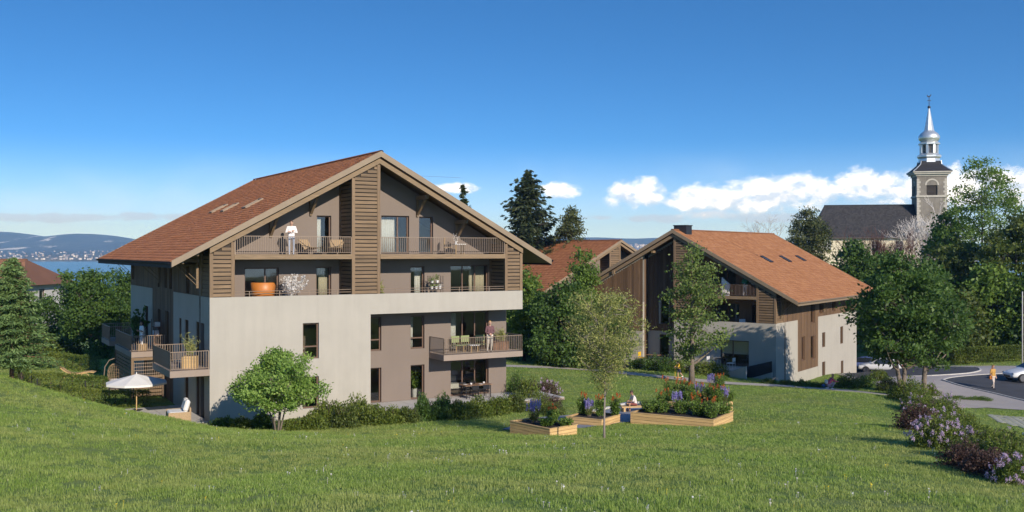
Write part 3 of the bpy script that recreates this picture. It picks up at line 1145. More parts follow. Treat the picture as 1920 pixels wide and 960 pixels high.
    # third floor beam, slab and railings; slatted piers
    if near:
        piers = [(0.0, 1.21, 'fl' + 'r'), (7.31, 8.9, 'fl'), (16.54, CW, 'fl')]
        zb = 6.07
    elif mid:
        piers = [(8.85, 10.45, 'flr'), (16.08, CW, 'flr')]
        zb = 6.05
    else:
        piers = [(7.31, 8.9, 'fl'), (16.54, CW, 'fl'), (0.0, 1.21, 'fl')]
        zb = 6.07
    for a, b, s_ in piers:
        slat_faces(root, a, b, 0.0, RW - 0.003, zb + 0.001, s_)
    spans = [(piers[i][1], piers[i + 1][0]) for i in range(len(piers) - 1)] if not far else [(1.21, 7.31), (8.9, 16.54)]
    for a, b in spans:
        MB().box(a + 0.002, b - 0.002, -0.02, 0.14, 7.92, 8.17).build('floor_beam', M_BEAM, root)
        MB().box(a + 0.002, b - 0.002, 0.142, RW - 0.003, 7.95, 8.12).build('loggia_floor', M_SLAB, root)
        railing(root, [(a + 0.03, 0.05), (b - 0.03, 0.05)], 8.17, 0.92, rail=M_BRONZE if not mid else M_CLADRAIL)
        if near:
            hr = MB()
            for zz in (6.20, 6.33):
                hr.tube([(a + 0.01, 0.14, zz), (b - 0.01, 0.14, zz)], 0.018, 6)
            for k in range(4):
                xx = a + (b - a) * (k + 0.5) / 4
                hr.box(xx - 0.015, xx + 0.015, 0.125, 0.155, 6.07, 6.33)
            hr.build('handrail', M_BRONZE, root)
    # purlins with struts under the rake
    px_ = {'near': [3.55, 5.7, 11.9, 14.35], 'mid': [1.2, 3.2, 6.6, 11.5, 14.0], 'far': [3.4, 5.6, 12.0, 14.5]}[variant]
    for xp in px_:
        zz = zr(xp, 0.62)
        MB().box(xp - 0.09, xp + 0.09, 0.5, RW + (-0.003 if xp > 5.5 or not mid else -1.9), zz - 0.10, zz + 0.10).build('purlin', M_BEAM, root) if (not mid or xp > 5.5) else MB().box(xp - 0.11, xp + 0.11, -0.9 + 0.66, -0.05, zz - 0.1, zz + 0.2).build('purlin', M_BEAM, root)
        if not mid:
            st = MB().box(xp - 0.06, xp + 0.06, RW - 0.12, RW - 0.004, zz - 1.05, zz - 0.105)
            st.bar((xp, RW - 0.12, zz - 0.92), (xp, 0.75, zz - 0.11), 0.11, 0.13, up=(1, 0, 0))
            st.build('strut', M_BEAM, root)
    # eave brackets on the long side
    side = -1 if not mid else 1
    xw = 0.0 if side < 0 else CW
    for yb in ((2.3, 12.0, 21.0) if near else (1.0, 11.8, 21.2)):
        bk = MB()
        zt = zr(xw + side * 1.3, 0.30)
        bk.bar((xw + side * 0.07, yb, zt - 1.35), (xw + side * 0.07, yb, zt + 0.16), 0.13, 0.12)
        bk.bar((xw + side * 0.135, yb, zt + 0.04), (xw + side * 1.38, yb, zt + 0.04), 0.13, 0.15)
        bk.tube([(xw + side * 0.12, yb - 0.04, zt - 1.2), (xw + side * 1.3, yb - 0.04, zt - 0.03)], 0.016, 6)
        bk.tube([(xw + side * 0.12, yb + 0.04, zt - 0.95), (xw + side * 1.05, yb + 0.04, zt - 0.03)], 0.016, 6)
        bk.build('eave_bracket', M_BEAM, root)
    for zx in (0.55, 1.25):
        b = MB()
        xx = xw + side * zx
        zz = zr(xx, 0.22)
        b.box(xx - 0.06, xx + 0.06, Y0R + 0.35, Y1R - 0.3, zz - 0.2, zz - 0.01)
        b.build('eave_purlin', M_BEAM, root)
    return root


M_SKYGLASS = mat('skylight_glass', (0.10, 0.13, 0.18), 0.08, spec=0.8)
M_CLADRAIL = mat('brown_rail', (0.15, 0.10, 0.07), 0.6)

random.seed(11)
chalet_a = chalet('chalet', 'large near chalet with cream front wall, slatted timber gable and red tiled roof', AX, 'near', M_TILE)
random.seed(12)
chalet_b = chalet('chalet', 'brown timber-clad chalet with orange tiled roof behind the slender tree', BX, 'mid', M_TILEB)


def balcony(root, x0, x1, y0, y1, z, sides, thick=0.31):
    """slab with railing on the open sides"""
    sl = MB().box(x0, x1, y0, y1, z - thick, z).build('balcony_slab', M_SLAB, root)
    i = 0.04
    X0, X1, Ya, Yb = x0 + i, x1 - i, y0 + i, y1 - i
    P_ = {'front': [(X0, Ya), (X1, Ya)], 'left': [(X0, Yb), (X0, Ya)], 'right': [(X1, Ya), (X1, Yb)], 'back': [(X0, Yb), (X1, Yb)]}
    for s_ in sides:
        railing(root, P_[s_], z, 0.92)
    return sl


balcony(chalet_a, 12.65, 17.71, 0.0, 1.876, 2.6, ('front', 'left', 'right'))
balcony(chalet_a, -1.86, -0.002, 0.0, 4.35, 2.6, ('front', 'left', 'back'))
balcony(chalet_a, -1.86, -0.002, 10.5, 16.3, 2.6, ('front', 'left', 'back'))
balcony(chalet_a, -1.86, -0.002, 18.6, 21.9, 2.6, ('front', 'left', 'back'))

# slatted store and stair screen under the middle balcony
store = MB().box(-1.87, -1.73, 10.49, 10.63, -0.1, 2.285).build('timber_store', M_WOODV, chalet_a)
for xx, yy in ((-1.80, 16.2), (-0.10, 10.56), (-0.10, 16.2)):
    MB().box(xx - 0.07, xx + 0.07, yy - 0.07, yy + 0.07, -0.1, 2.285).build('post', M_WOODV, store)
z = 0.05
while z < 2.2:
    if not 1.15 < z < 1.9:
        MB().box(-1.72, -0.18, 10.53, 10.56, z, z + 0.16).build('slat', M_WOODH, store)
    MB().box(-1.83, -1.80, 10.65, 16.1, z, z + 0.16).build('slat', M_WOODHY, store)
    z += 0.205
tr = MB()
for k in range(13):
    tr.box(-1.70 + k * 0.12, -1.68 + k * 0.12, 10.52, 10.545, 1.10, 2.0)
for k in range(5):
    tr.box(-1.72, -0.18, 10.545, 10.56, 1.12 + k * 0.2, 1.15 + k * 0.2)
tr.build('trellis', M_BRONZE, store)

# chalet behind
uC = Vector((math.cos(R(31)), math.sin(R(31))))
oC = CX_APEX - uC * XC
random.seed(13)
chalet_c = chalet('chalet', 'red roofed chalet half hidden behind trees between the other two chalets', (Vector((oC.x, oC.y, 9.66 - ZA)), R(31)), 'far', M_TILE)
def unit(v):
    return v / (np.linalg.norm(v, axis=-1, keepdims=True) + 1e-9)


# ------------------------------------------------------------------ church, neighbour house, lake and far shore
M_SLATE = mat('slate', (0.035, 0.034, 0.037), 0.8, tilefn([(0.022, 0.021, 0.024), (0.035, 0.034, 0.037), (0.055, 0.052, 0.054)]))
M_CREAM = mat('church_cream', (0.62, 0.55, 0.40), 0.9, stucco((0.62, 0.55, 0.40), 0.15))
M_STONE = mat('tower_stone', (0.20, 0.178, 0.15), 0.95, stucco((0.20, 0.178, 0.15), 0.4))
M_STONEL = mat('quoin_stone', (0.38, 0.35, 0.30), 0.9, mottled((0.38, 0.35, 0.30), 0.15, 2, 20))
M_TIN = mat('tin_roof', (0.60, 0.61, 0.60), 0.42, mottled((0.60, 0.61, 0.60), 0.12, 1.2, 14, 0.15), metal=0.75)
M_LOUVRE = mat('louvre_board', (0.10, 0.085, 0.075), 0.8)
M_OLDTILE = mat('old_roof_tile', (0.26, 0.13, 0.075), 0.9, tilefn([(0.16, 0.075, 0.045), (0.25, 0.12, 0.068), (0.34, 0.175, 0.10)]))
M_GREYWALL = mat('grey_render', (0.42, 0.41, 0.40), 0.9, stucco((0.42, 0.41, 0.40), 0.15))


def plane_tiles(name, parent, P00, P10, P01, P11, rows, cols, material, seed=1, proud=0.05):
    """courses of tiles over a sloping quad: P00-P10 is the eave, P01-P11 the ridge"""
    rng = np.random.default_rng(seed)
    P00, P10, P01, P11 = (np.array(p, float) for p in (P00, P10, P01, P11))
    nrm = unit(np.cross(P10 - P00, P01 - P00))
    if nrm[2] < 0:
        nrm = -nrm
    i, j = [q.ravel() for q in np.meshgrid(np.arange(rows), np.arange(cols), indexing='ij')]
    u0, u1 = (j + 0.5 * (i % 2) * 0 + 0.02) / cols, (j + 0.98) / cols
    v0, v1 = (i - 0.06) / rows, (i + 1.0) / rows

    def pt(u, v, h):
        a = P00 + (P10 - P00) * u[:, None]
        b = P01 + (P11 - P01) * u[:, None]
        return a + (b - a) * v[:, None] + nrm * (h[:, None] if hasattr(h, '__len__') else h)
    hi = proud + rng.normal(0, proud * 0.12, len(i))
    V = np.stack([pt(u0, v0, hi), pt(u1, v0, hi), pt(u1, v1, proud * .25), pt(u0, v1, proud * .25), pt(u0, v0, 0.0), pt(u1, v0, 0.0)], 1).reshape(-1, 3)
    b = np.arange(len(i))[:, None] * 6
    f = np.concatenate([b + [0, 1, 2, 3], b + [0, 4, 5, 1]])
    o = link(name, npmesh(name, V, f, material, np.repeat(rng.random(len(i)), 6)), parent)
    o['kind'] = 'stuff'
    return o


def church():
    c = gd(1742, 185)
    zg = c.z - 0.5
    root = thing('church', 'village church with slate roof, cream nave and silver onion spire on stone tower', 'church', (c.x, c.y, 0), R(-11.8))
    s = 2.6
    q = lambda py: CZ + (HZ - py) / F * 185          # height seen at a row
    ztop = q(329)
    # tower with belfry openings on the two faces in view
    wall('tower_wall', root, 'front', -s, s, zg, ztop, -s, 0.6, [(-0.95, 0.95, q(369), q(349))], M_STONE)
    wall('tower_wall', root, 'left', -s + 0.6, s, zg, ztop, -s, 0.6, [(-0.55, 0.95, q(369), q(349))], M_STONE)
    MB().box(s - 0.6, s, -s + 0.6, s, zg, ztop).build('tower_wall', M_STONE, root)
    MB().box(-s + 0.6, s - 0.6, s - 0.6, s, zg, ztop).build('tower_wall', M_STONE, root)
    for face in ('front', 'left'):
        c0 = 0.0 if face == 'front' else 0.2
        hw = 0.95 if face == 'front' else 0.75
        zc = q(349)
        P3 = (lambda u, z, w_: (u, w_, z)) if face == 'front' else (lambda u, z, w_: (w_, u, z))
        lm = MB()
        for k in range(9):
            z = q(369) + 0.1 + k * (zc - q(369)) / 9
            a, b = P3(c0 - hw, z, -s + 0.2), P3(c0 + hw, z + 0.10, -s + 0.45)
            lm.box(*[v for i in range(3) for v in sorted((a[i], b[i]))])
        lo = lm.build('belfry_louvre', M_LOUVRE, root)
        n = 12
        arch = [(c0 + hw * math.cos(PI * k / n), zc + hw * math.sin(PI * k / n)) for k in range(n + 1)]
        am = MB()
        am.prism([P3(u, z, -s + 0.25) for u, z in arch], (0, 0, 0), P3(0, 0, 0.2))
        am.build('arch_head', M_LOUVRE, root)
        # arch surround
        sm = MB()
        for k in range(n):
            a0, a1 = PI * k / n, PI * (k + 1) / n
            pr = [(c0 + r_ * math.cos(t), zc + r_ * math.sin(t)) for r_, t in ((hw, a0), (hw + .28, a0), (hw + .28, a1), (hw, a1))]
            sm.prism([P3(u, z, -s - 0.06) for u, z in pr], (0, 0, 0), P3(0, 0, 0.35))
        sm.build('arch_stone', M_STONEL, root)
    # the wall face above the square opening is cut by the arch head: dark panel stands for the vault behind it
    for k, (zz, o_, h_) in enumerate(((q(371), 0.16, 0.35), (ztop - 0.3, 0.18, 0.35), (ztop + 0.05, 0.55, 0.30), (ztop + 0.35, 0.78, 0.22))):
        MB().box(-s - o_, s + o_, -s - o_, s + o_, zz, zz + h_).build('string_course' if k == 0 else 'cornice', M_STONEL, root)
    for sx in (-1, 1):                                     # quoins on the front corners
        z = zg + 6
        k = 0
        while z < ztop - 0.8:
            wq = 0.62 if k % 2 else 0.42
            x0, x1 = (-s - 0.03, -s + wq) if sx < 0 else (s - wq, s + 0.03)
            if not q(372) < z < q(369):
                MB().box(x0, x1, -s - 0.03, -s + wq, z, z + 0.40).build('quoin', M_STONEL, root)
            z += 0.44
            k += 1
    # flared slate helm
    z0 = ztop + 0.57
    prof = [(s + 0.80, z0), (s + 0.2, z0 + 0.45), (s - 0.75, z0 + 1.35), (1.72, q(303))]
    m_ = MB()
    m_.lathe([(r_ * math.sqrt(2), z) for r_, z in prof], 4, rot=PI / 4)
    helm = m_.build('helm_roof', M_SLATE, root)
    for sx, sy in ((-1, -1), (1, -1), (-1, 1)):
        MB().tube([(sx * r_, sy * r_, z + 0.03) for r_, z in prof], 0.09, 6).build('hip_lead', M_TIN, helm)
    # lantern, bulb, needle
    lz = q(303)
    lant = MB().lathe([(1.95, lz - 0.2), (1.85, lz + 0.5), (2.15, lz + 0.8), (2.15, lz + 1.1), (1.75, lz + 1.35), (1.62, lz + 1.5)], 8, rot=PI / 8).build('lantern_base', M_TIN, root)
    zb, zt_ = lz + 1.5, q(272)
    for k in range(8):
        a = 2 * PI * k / 8 + PI / 8
        MB().box(-0.2, 0.2, -0.2, 0.2, zb, zt_, Matrix.Translation((1.45 * math.cos(a), 1.45 * math.sin(a), 0)) @ Matrix.Rotation(a, 4, 'Z')).build('lantern_post', M_TIN, root)
        a2 = a + PI / 8
        lv = MB()
        Mx = Matrix.Translation((1.24 * math.cos(a2), 1.24 * math.sin(a2), 0)) @ Matrix.Rotation(a2, 4, 'Z')
        for j in range(7):
            z = zb + (zt_ - zb) * j / 7
            lv.box(-0.05, 0.06, -0.42, 0.42, z + 0.04, z + 0.19, Mx)
        lv.build('lantern_louvre', M_LOUVRE, root)
    MB().lathe([(1.5, zt_), (1.95, zt_ + 0.08), (1.95, zt_ + 0.25), (1.6, zt_ + 0.55), (1.55, zt_ + 0.62)], 8, rot=PI / 8).build('lantern_cornice', M_TIN, root)
    z1 = zt_ + 0.6
    bz = [(1.3, 0), (1.72, 0.25), (1.88, 0.65), (1.85, 1.05), (1.55, 1.5), (1.1, 1.85), (0.82, 2.1)]
    MB().lathe([(r_, z1 + z) for r_, z in bz], 24).build('onion_bulb', M_TIN, root, smooth=True)
    zs1 = z1 + 2.0
    MB().lathe([(0.95, zs1), (0.86, zs1 + 0.25), (0.12, q(202))], 8, rot=PI / 8).build('spire', M_TIN, root)
    zt2 = q(202)
    MB().lathe([(0.02, -0.3), (0.22, -0.2), (0.3, 0), (0.22, 0.2), (0.02, 0.3)], 12, (0, 0, zt2 + 0.1)).build('ball', M_DARKMETAL, root, smooth=True)
    cr = MB().box(-0.05, 0.05, -0.05, 0.05, zt2 + 0.3, q(182))
    cr.box(-0.35, 0.35, -0.05, 0.05, q(189), q(189) + 0.1)
    cr.build('cross', M_DARKMETAL, root)
    ck = MB().prism([(-0.40, -0.03, 0.28), (-0.30, -0.03, -0.02), (0.0, -0.03, -0.12), (0.22, -0.03, 0.05), (0.32, -0.03, 0.32), (0.45, -0.03, 0.28), (0.36, -0.03, 0.42), (0.24, -0.03, 0.42), (0.05, -0.03, 0.14), (-0.2, -0.03, 0.14), (-0.28, -0.03, 0.40)], (0, 0, 0), (0, 0.06, 0))
    ck.v = [(x, y, z + q(182) + 0.05) for x, y, z in ck.v]
    ck.build('weathercock', M_DARKMETAL, root)
    # nave
    ze, zri = q(445), q(384)
    xa, xb, ya, yb = -21.0, -s - 0.01, -5.2, 5.2
    holes = [(x, x + 1.3, ze - 2.6, ze - 0.7) for x in (-19.4, -15.2, -11.0, -6.8)]
    wall('nave_wall', root, 'front', xa, xb, zg - 2, ze, ya, 0.5, holes, M_CREAM)
    for h in holes:
        window(root, 'front', *h, ya + 0.2, 1, (0.5,), (h[2] + 0.65, h[2] + 1.3), fw=0.09, material=M_WHITECLOTH)
    for x0, x1, y0, y1 in ((xa, xa + 0.5, ya + 0.5, yb), (xa + 0.5, xb, yb - 0.5, yb)):
        MB().box(x0, x1, y0, y1, zg - 2, ze).build('nave_wall', M_CREAM, root)
    e = 0.6
    ym = (ya + yb) / 2
    m_ = MB()
    R0, R1 = (xa + 2.2, ym, zri), (xb, ym, zri)
    c1, c2, c3, c4 = (xa - e, ya - e, ze - 0.1), (xb, ya - e, ze - 0.1), (xb, yb + e, ze - 0.1), (xa - e, yb + e, ze - 0.1)
    m_.add([c1, c2, R1, R0, c3, c4], [(0, 1, 2, 3), (3, 2, 4, 5), (0, 3, 5), (0, 5, 4, 1), (1, 4, 2)])
    rf = m_.build('nave_roof', M_SLATE, root)
    plane_tiles('slates', rf, c1, c2, R0, R1, 26, 64, M_SLATE, 3, 0.05)
    MB().box(xa - e, xb, ya - e - 0.08, ya - e, ze - 0.25, ze - 0.08).build('gutter', M_LOUVRE, rf)
    MB().tube([(R0[0], ym, zri + 0.03), (R1[0], ym, zri + 0.03)], 0.12, 6).build('ridge', M_SLATE, rf)
    return root


church()


def neighbour():
    b = gd(-60, 118)
    ang = R(-6)
    root = thing('neighbour_house', 'neighbouring house with old brown tiled roof at the left edge', 'house', (b.x, b.y, 0), ang)
    q = lambda py: CZ + (HZ - py) / F * 116
    zg = b.z - 4
    ze, zri = q(531), q(487)
    xa, xb, ya, yb = -9.0, 9.6, -5.0, 5.0
    hs_ = [(6.2, 7.4, ze - 2.0, ze - 0.7), (2.0, 3.2, ze - 2.0, ze - 0.7)]
    wall('wall', root, 'front', xa, xb, zg, ze, ya, 0.4, hs_, M_GREYWALL)
    for h in hs_:
        window(root, 'front', *h, ya + 0.15, 1, (0.5,))
    wall('wall', root, 'right', ya + 0.4, yb, zg, ze, xb, -0.4, [(-1, 0.2, ze - 2.0, ze - 0.7)], M_GREYWALL)
    window(root, 'right', -1, 0.2, ze - 2.0, ze - 0.7, xb - 0.15, -1)
    MB().box(xa, xa + 0.4, ya + 0.4, yb, zg, ze).build('wall', M_GREYWALL, root)
    MB().box(xa + 0.4, xb - 0.4, yb - 0.4, yb, zg, ze).build('wall', M_GREYWALL, root)
    e = 0.7
    c1, c2 = (xa - e, ya - e, ze - 0.15), (xb + e + 0.3, ya - e, ze - 0.15)
    R0, R1 = (xa - e, 0, zri), (xb - 2.2, 0, zri)
    c3, c4 = (xb + e + 0.3, yb + e, ze - 0.15), (xa - e, yb + e, ze - 0.15)
    rf = MB().add([c1, c2, R1, R0, c3, c4], [(0, 1, 2, 3), (3, 2, 4, 5), (1, 4, 2), (0, 3, 5), (0, 5, 4, 1)]).build('roof', M_OLDTILE, root)
    plane_tiles('roof_tiles', rf, c1, c2, R0, R1, 22, 70, M_OLDTILE, 5, 0.05)
    MB().box(c1[0], c2[0], c1[1] - 0.1, c1[1], c1[2] - 0.14, c1[2] + 0.02).build('gutter', M_LOUVRE, rf)
    MB().tube([c2, R1], 0.13, 6).build('hip_tile', M_OLDTILE, rf)
    MB().tube([R0, R1], 0.13, 6).build('ridge_tile', M_OLDTILE, rf)
    MB().box(-3.5, -2.7, -0.4, 0.5, zri - 1.5, zri + 1.0).build('chimney', M_GREYWALL, rf)


neighbour()

# lake
LAKE_Z = -31.0


def fn_water(t, p, out):
    c = obco(t)
    n = t.noise(t.node('ShaderNodeMapping', {'Vector': c, 'Scale': (0.03, 0.09, 1)}), 1.0, 5, 0.6)
    bump(t, p, n, 0.25, 1.0)


M_WATER = mat('lake_water', (0.07, 0.17, 0.26), 0.25, fn_water, spec=0.5)
lk = MB().add([(-7000, 380, LAKE_Z), (7000, 380, LAKE_Z), (7000, 4600, LAKE_Z), (-7000, 4600, LAKE_Z)], [(0, 1, 2, 3)]).build('lake', M_WATER)
tag(lk, kind='structure')


def shore_z(X, Y):
    """far shore: foothills, a forested ridge, rounded summits on the left"""
    t = np.clip((Y - 4000) / 5000, 0, 1)
    base = LAKE_Z - 6 + 22 * np.clip((Y - 3950) / 200, 0, 1) + 62 * t ** 1.1
    ridge = np.exp(-((Y - 7600 - 250 * np.sin(X / 900)) / 900) ** 2)
    amp = 78 + 18 * np.sin(X / 780 + 0.6) + 8 * np.sin(X / 310 + 2) + 40 * np.exp(-((X + 4150) / 420) ** 2) + 36 * np.exp(-((X + 3320) / 330) ** 2) - 26 * np.exp(-((X + 3720) / 230) ** 2) + 3.5 * np.sin(X / 90)
    bumps = 7 * np.sin(X / 260 + Y / 410) * np.sin(Y / 330 + 1) + 3 * np.sin(X / 93 + 2) * np.sin(Y / 120)
    return base + ridge * amp * (1 - 0.35 * np.clip((X - 600) / 2500, 0, 1)) + bumps * t


def fn_hill(t, p, out):
    c = obco(t)
    sp = t.node('ShaderNodeSeparateXYZ', {0: c})
    st = t.node('ShaderNodeMapping', {'Vector': c, 'Scale': (0.0045, 0.0016, 0.0)})
    a = t.noise(st, 1.0, 6, 0.62)
    b = t.noise(t.node('ShaderNodeMapping', {'Vector': c, 'Scale': (0.016, 0.006, 0.0)}), 1.0, 5, 0.6)
    q = t.mix(t.mapr(b, 0.35, 0.65), (0.022, 0.036, 0.030), (0.075, 0.085, 0.06))
    low = t.mapr(sp.outputs[1], 4000, 5600, 1, 0)
    q = t.mix(t.m('MULTIPLY', low, t.mapr(a, 0.4, 0.6, 0, 0.8)), q, (0.17, 0.17, 0.13))
    snow = t.m('MULTIPLY', t.mapr(a, 0.60, 0.66), t.mapr(sp.outputs[1], 5600, 6600))
    q = t.mix(snow, q, (0.75, 0.78, 0.82))
    t.set(p, 'Base Color', q)


M_HILL = mat('far_hills', (0.05, 0.07, 0.05), 1.0, fn_hill, spec=0.1)


def far_shore():
    xs = np.linspace(-7000, 7000, 300)
    ys = np.concatenate([np.linspace(3950, 4200, 6), np.linspace(4260, 9300, 84)])
    X, Y = np.meshgrid(xs, ys)
    v = np.c_[X.ravel(), Y.ravel(), shore_z(X, Y).ravel()]
    i, j = np.meshgrid(np.arange(len(xs) - 1), np.arange(len(ys) - 1))
    a = (j * len(xs) + i).ravel()
    me = npmesh('hills', v, np.c_[a, a + 1, a + len(xs) + 1, a + len(xs)], M_HILL)
    me.shade_smooth()
    tag(link('hills', me), kind='structure')


far_shore()


def fn_town(t, p, out):
    a = t.node('ShaderNodeAttribute', attribute_name='tint').outputs['Fac']
    t.set(p, 'Base Color', t.ramp(a, [(0.0, (0.12, 0.10, 0.09)), (0.5, (0.30, 0.28, 0.26)), (1.0, (0.72, 0.70, 0.67))]))


M_TOWN = mat('town_walls', (0.7, 0.68, 0.65), 0.9, fn_town)


def town(name, n, xr, yr, seed, size, bias=2.0):
    rng = np.random.default_rng(seed)
    x = rng.uniform(*xr, n)
    y = yr[0] + (yr[1] - yr[0]) * rng.random(n) ** bias
    cl = np.sin(x / 130) * np.sin(y / 170) + rng.normal(0, 0.6, n)
    k = cl > -0.35
    x, y = x[k], y[k]
    n = len(x)
    w_ = rng.uniform(size * 0.5, size * 1.5, n)
    d_ = rng.uniform(size * 0.5, size * 1.1, n)
    h_ = rng.uniform(size * 0.35, size * 0.9, n)
    z = shore_z(x, y) - 1
    cor = np.array([(-.5, -.5, 0), (.5, -.5, 0), (.5, .5, 0), (-.5, .5, 0), (-.5, -.5, 1), (.5, -.5, 1), (.5, .5, 1), (-.5, .5, 1), (-.5, 0, 1.35), (.5, 0, 1.35)])
    V = np.stack([x, y, z], 1)[:, None, :] + cor[None] * np.stack([w_, d_, h_], 1)[:, None, :]
    b = np.arange(n)[:, None] * 10
    f = np.concatenate([b + q for q in ([0, 1, 5, 4], [1, 2, 6, 5], [2, 3, 7, 6], [3, 0, 4, 7], [4, 5, 9, 8], [7, 8, 9, 6])])
    f = np.asarray(f)
    o = link(name, npmesh(name, V.reshape(-1, 3), f, M_TOWN, np.repeat(rng.random(n), 10)))
    tag(o, 'pale buildings of the far town across the lake' if seed == 1 else 'dense white city across the water between the chalet roofs', 'town', kind='stuff')


town('far_town', 3200, (-5200, 5200), (4060, 6000), 1, 8.5, 2.6)
town('far_city', 3400, (250, 1250), (4080, 7000), 2, 13, 1.2)

# haze between here and the far shore
hz_m = bpy.data.materials.new('haze_air')
hz_m.use_nodes = True
t_ = NT(hz_m.node_tree)
pv = t_.node('ShaderNodeVolumePrincipled', {'Color': (0.26, 0.52, 1.0, 1), 'Density': 0.00013, 'Anisotropy': 0.0, 'Absorption Color': (1, 1, 1, 1)})
t_.node('ShaderNodeOutputMaterial', {'Volume': pv})
hz_o = MB().box(-7400, 7400, -400, 9700, -60, 260).build('haze', hz_m)
tag(hz_o, kind='stuff')
# ------------------------------------------------------------------ vegetation
LEAF = {
    'bright': leafmat('leaf_bright', (0.107, 0.192, 0.031), (0.177, 0.283, 0.055), (0.291, 0.399, 0.100)),
    'mid': leafmat('leaf_mid', (0.065, 0.120, 0.019), (0.112, 0.185, 0.031), (0.190, 0.274, 0.050)),
    'dark': leafmat('leaf_dark', (0.035, 0.075, 0.017), (0.065, 0.120, 0.024), (0.114, 0.189, 0.036)),
    'deep': leafmat('leaf_deep', (0.044, 0.068, 0.013), (0.079, 0.110, 0.023), (0.151, 0.181, 0.036)),
    'olive': leafmat('leaf_olive', (0.170, 0.190, 0.052), (0.270, 0.290, 0.085), (0.438, 0.429, 0.151)),
    'hedge': leafmat('leaf_hedge', (0.060, 0.096, 0.017), (0.112, 0.155, 0.024), (0.190, 0.223, 0.041)),
    'spruce': leafmat('needle_green', (0.075, 0.130, 0.042), (0.125, 0.195, 0.062), (0.19, 0.28, 0.09), 0.25),
    'sage': leafmat('leaf_sage', (0.075, 0.120, 0.024), (0.125, 0.180, 0.040), (0.20, 0.255, 0.07)),
    'fir': leafmat('needle_dark', (0.021, 0.035, 0.015), (0.037, 0.055, 0.021), (0.073, 0.085, 0.031), 0.15),
    'pine': leafmat('needle_olive', (0.040, 0.055, 0.019), (0.068, 0.086, 0.027), (0.131, 0.138, 0.042), 0.15),
    'purple': leafmat('leaf_purple', (0.047, 0.026, 0.024), (0.083, 0.047, 0.038), (0.130, 0.080, 0.059)),
    'lilac': leafmat('petal_lilac', (0.40, 0.27, 0.42), (0.54, 0.39, 0.55), (0.70, 0.56, 0.70), 0.4),
    'lavender': leafmat('petal_lavender', (0.19, 0.15, 0.38), (0.28, 0.24, 0.52), (0.42, 0.38, 0.66), 0.4),
    'scarlet': leafmat('petal_scarlet', (0.38, 0.045, 0.015), (0.52, 0.10, 0.025), (0.62, 0.22, 0.04), 0.4),
    'cream': leafmat('petal_cream', (0.60, 0.55, 0.50), (0.72, 0.68, 0.64), (0.82, 0.80, 0.77), 0.4),
    'yellow': leafmat('petal_yellow', (0.60, 0.42, 0.02), (0.72, 0.55, 0.03), (0.8, 0.66, 0.08), 0.3),
    'redtwig': leafmat('red_twigs', (0.10, 0.045, 0.035), (0.15, 0.075, 0.06), (0.21, 0.12, 0.10), 0.1),
}


def barkfn(c):
    return mottled(c, 0.35, 3, 26, 0.8, 0.03)


M_BARK = mat('bark_grey', (0.15, 0.12, 0.095), 0.95, barkfn((0.15, 0.12, 0.095)))
M_BARKD = mat('bark_dark', (0.075, 0.058, 0.045), 0.95, barkfn((0.075, 0.058, 0.045)))
M_BARKR = mat('bark_russet', (0.19, 0.105, 0.065), 0.95, barkfn((0.19, 0.105, 0.065)))
M_BIRCH = mat('bark_birch', (0.55, 0.51, 0.48), 0.9, mottled((0.55, 0.51, 0.48), 0.3, 3, 20))
M_TWIG = mat('bare_twig', (0.26, 0.215, 0.19), 0.95)



def leaf_mesh(name, C, size, material, rng, tint=None, axis=None, aspect=0.6, spread=1.0, fold=0.12):
    """one folded quad for every leaf; axis = preferred tip direction per leaf"""
    n = len(C)
    d = rng.normal(0, 1, (n, 3)) * spread
    if axis is not None:
        d = d + axis
    d = unit(d)
    q = rng.normal(0, 1, (n, 3))
    s = unit(np.cross(d, q))
    nn = np.cross(s, d)
    L = (size * rng.uniform(0.65, 1.3, n))[:, None]
    Wd = L * aspect
    V = np.stack([C - d * L * .5, C + s * Wd * .5 - nn * L * fold, C + d * L * .5, C - s * Wd * .5 - nn * L * fold], 1).reshape(-1, 3)
    if tint is None:
        tint = rng.random(n)
    f = np.arange(4 * n).reshape(n, 4)
    return npmesh(name, V, f, material, np.repeat(tint, 4))


def lump(rng):
    """smooth random factor on the sphere of directions"""
    k = rng.normal(0, 1, (5, 3)) * 2.2
    ph = rng.uniform(0, 6.28, 5)

    def f(D):
        return (np.sin(D @ k.T + ph)).mean(1)
    return f


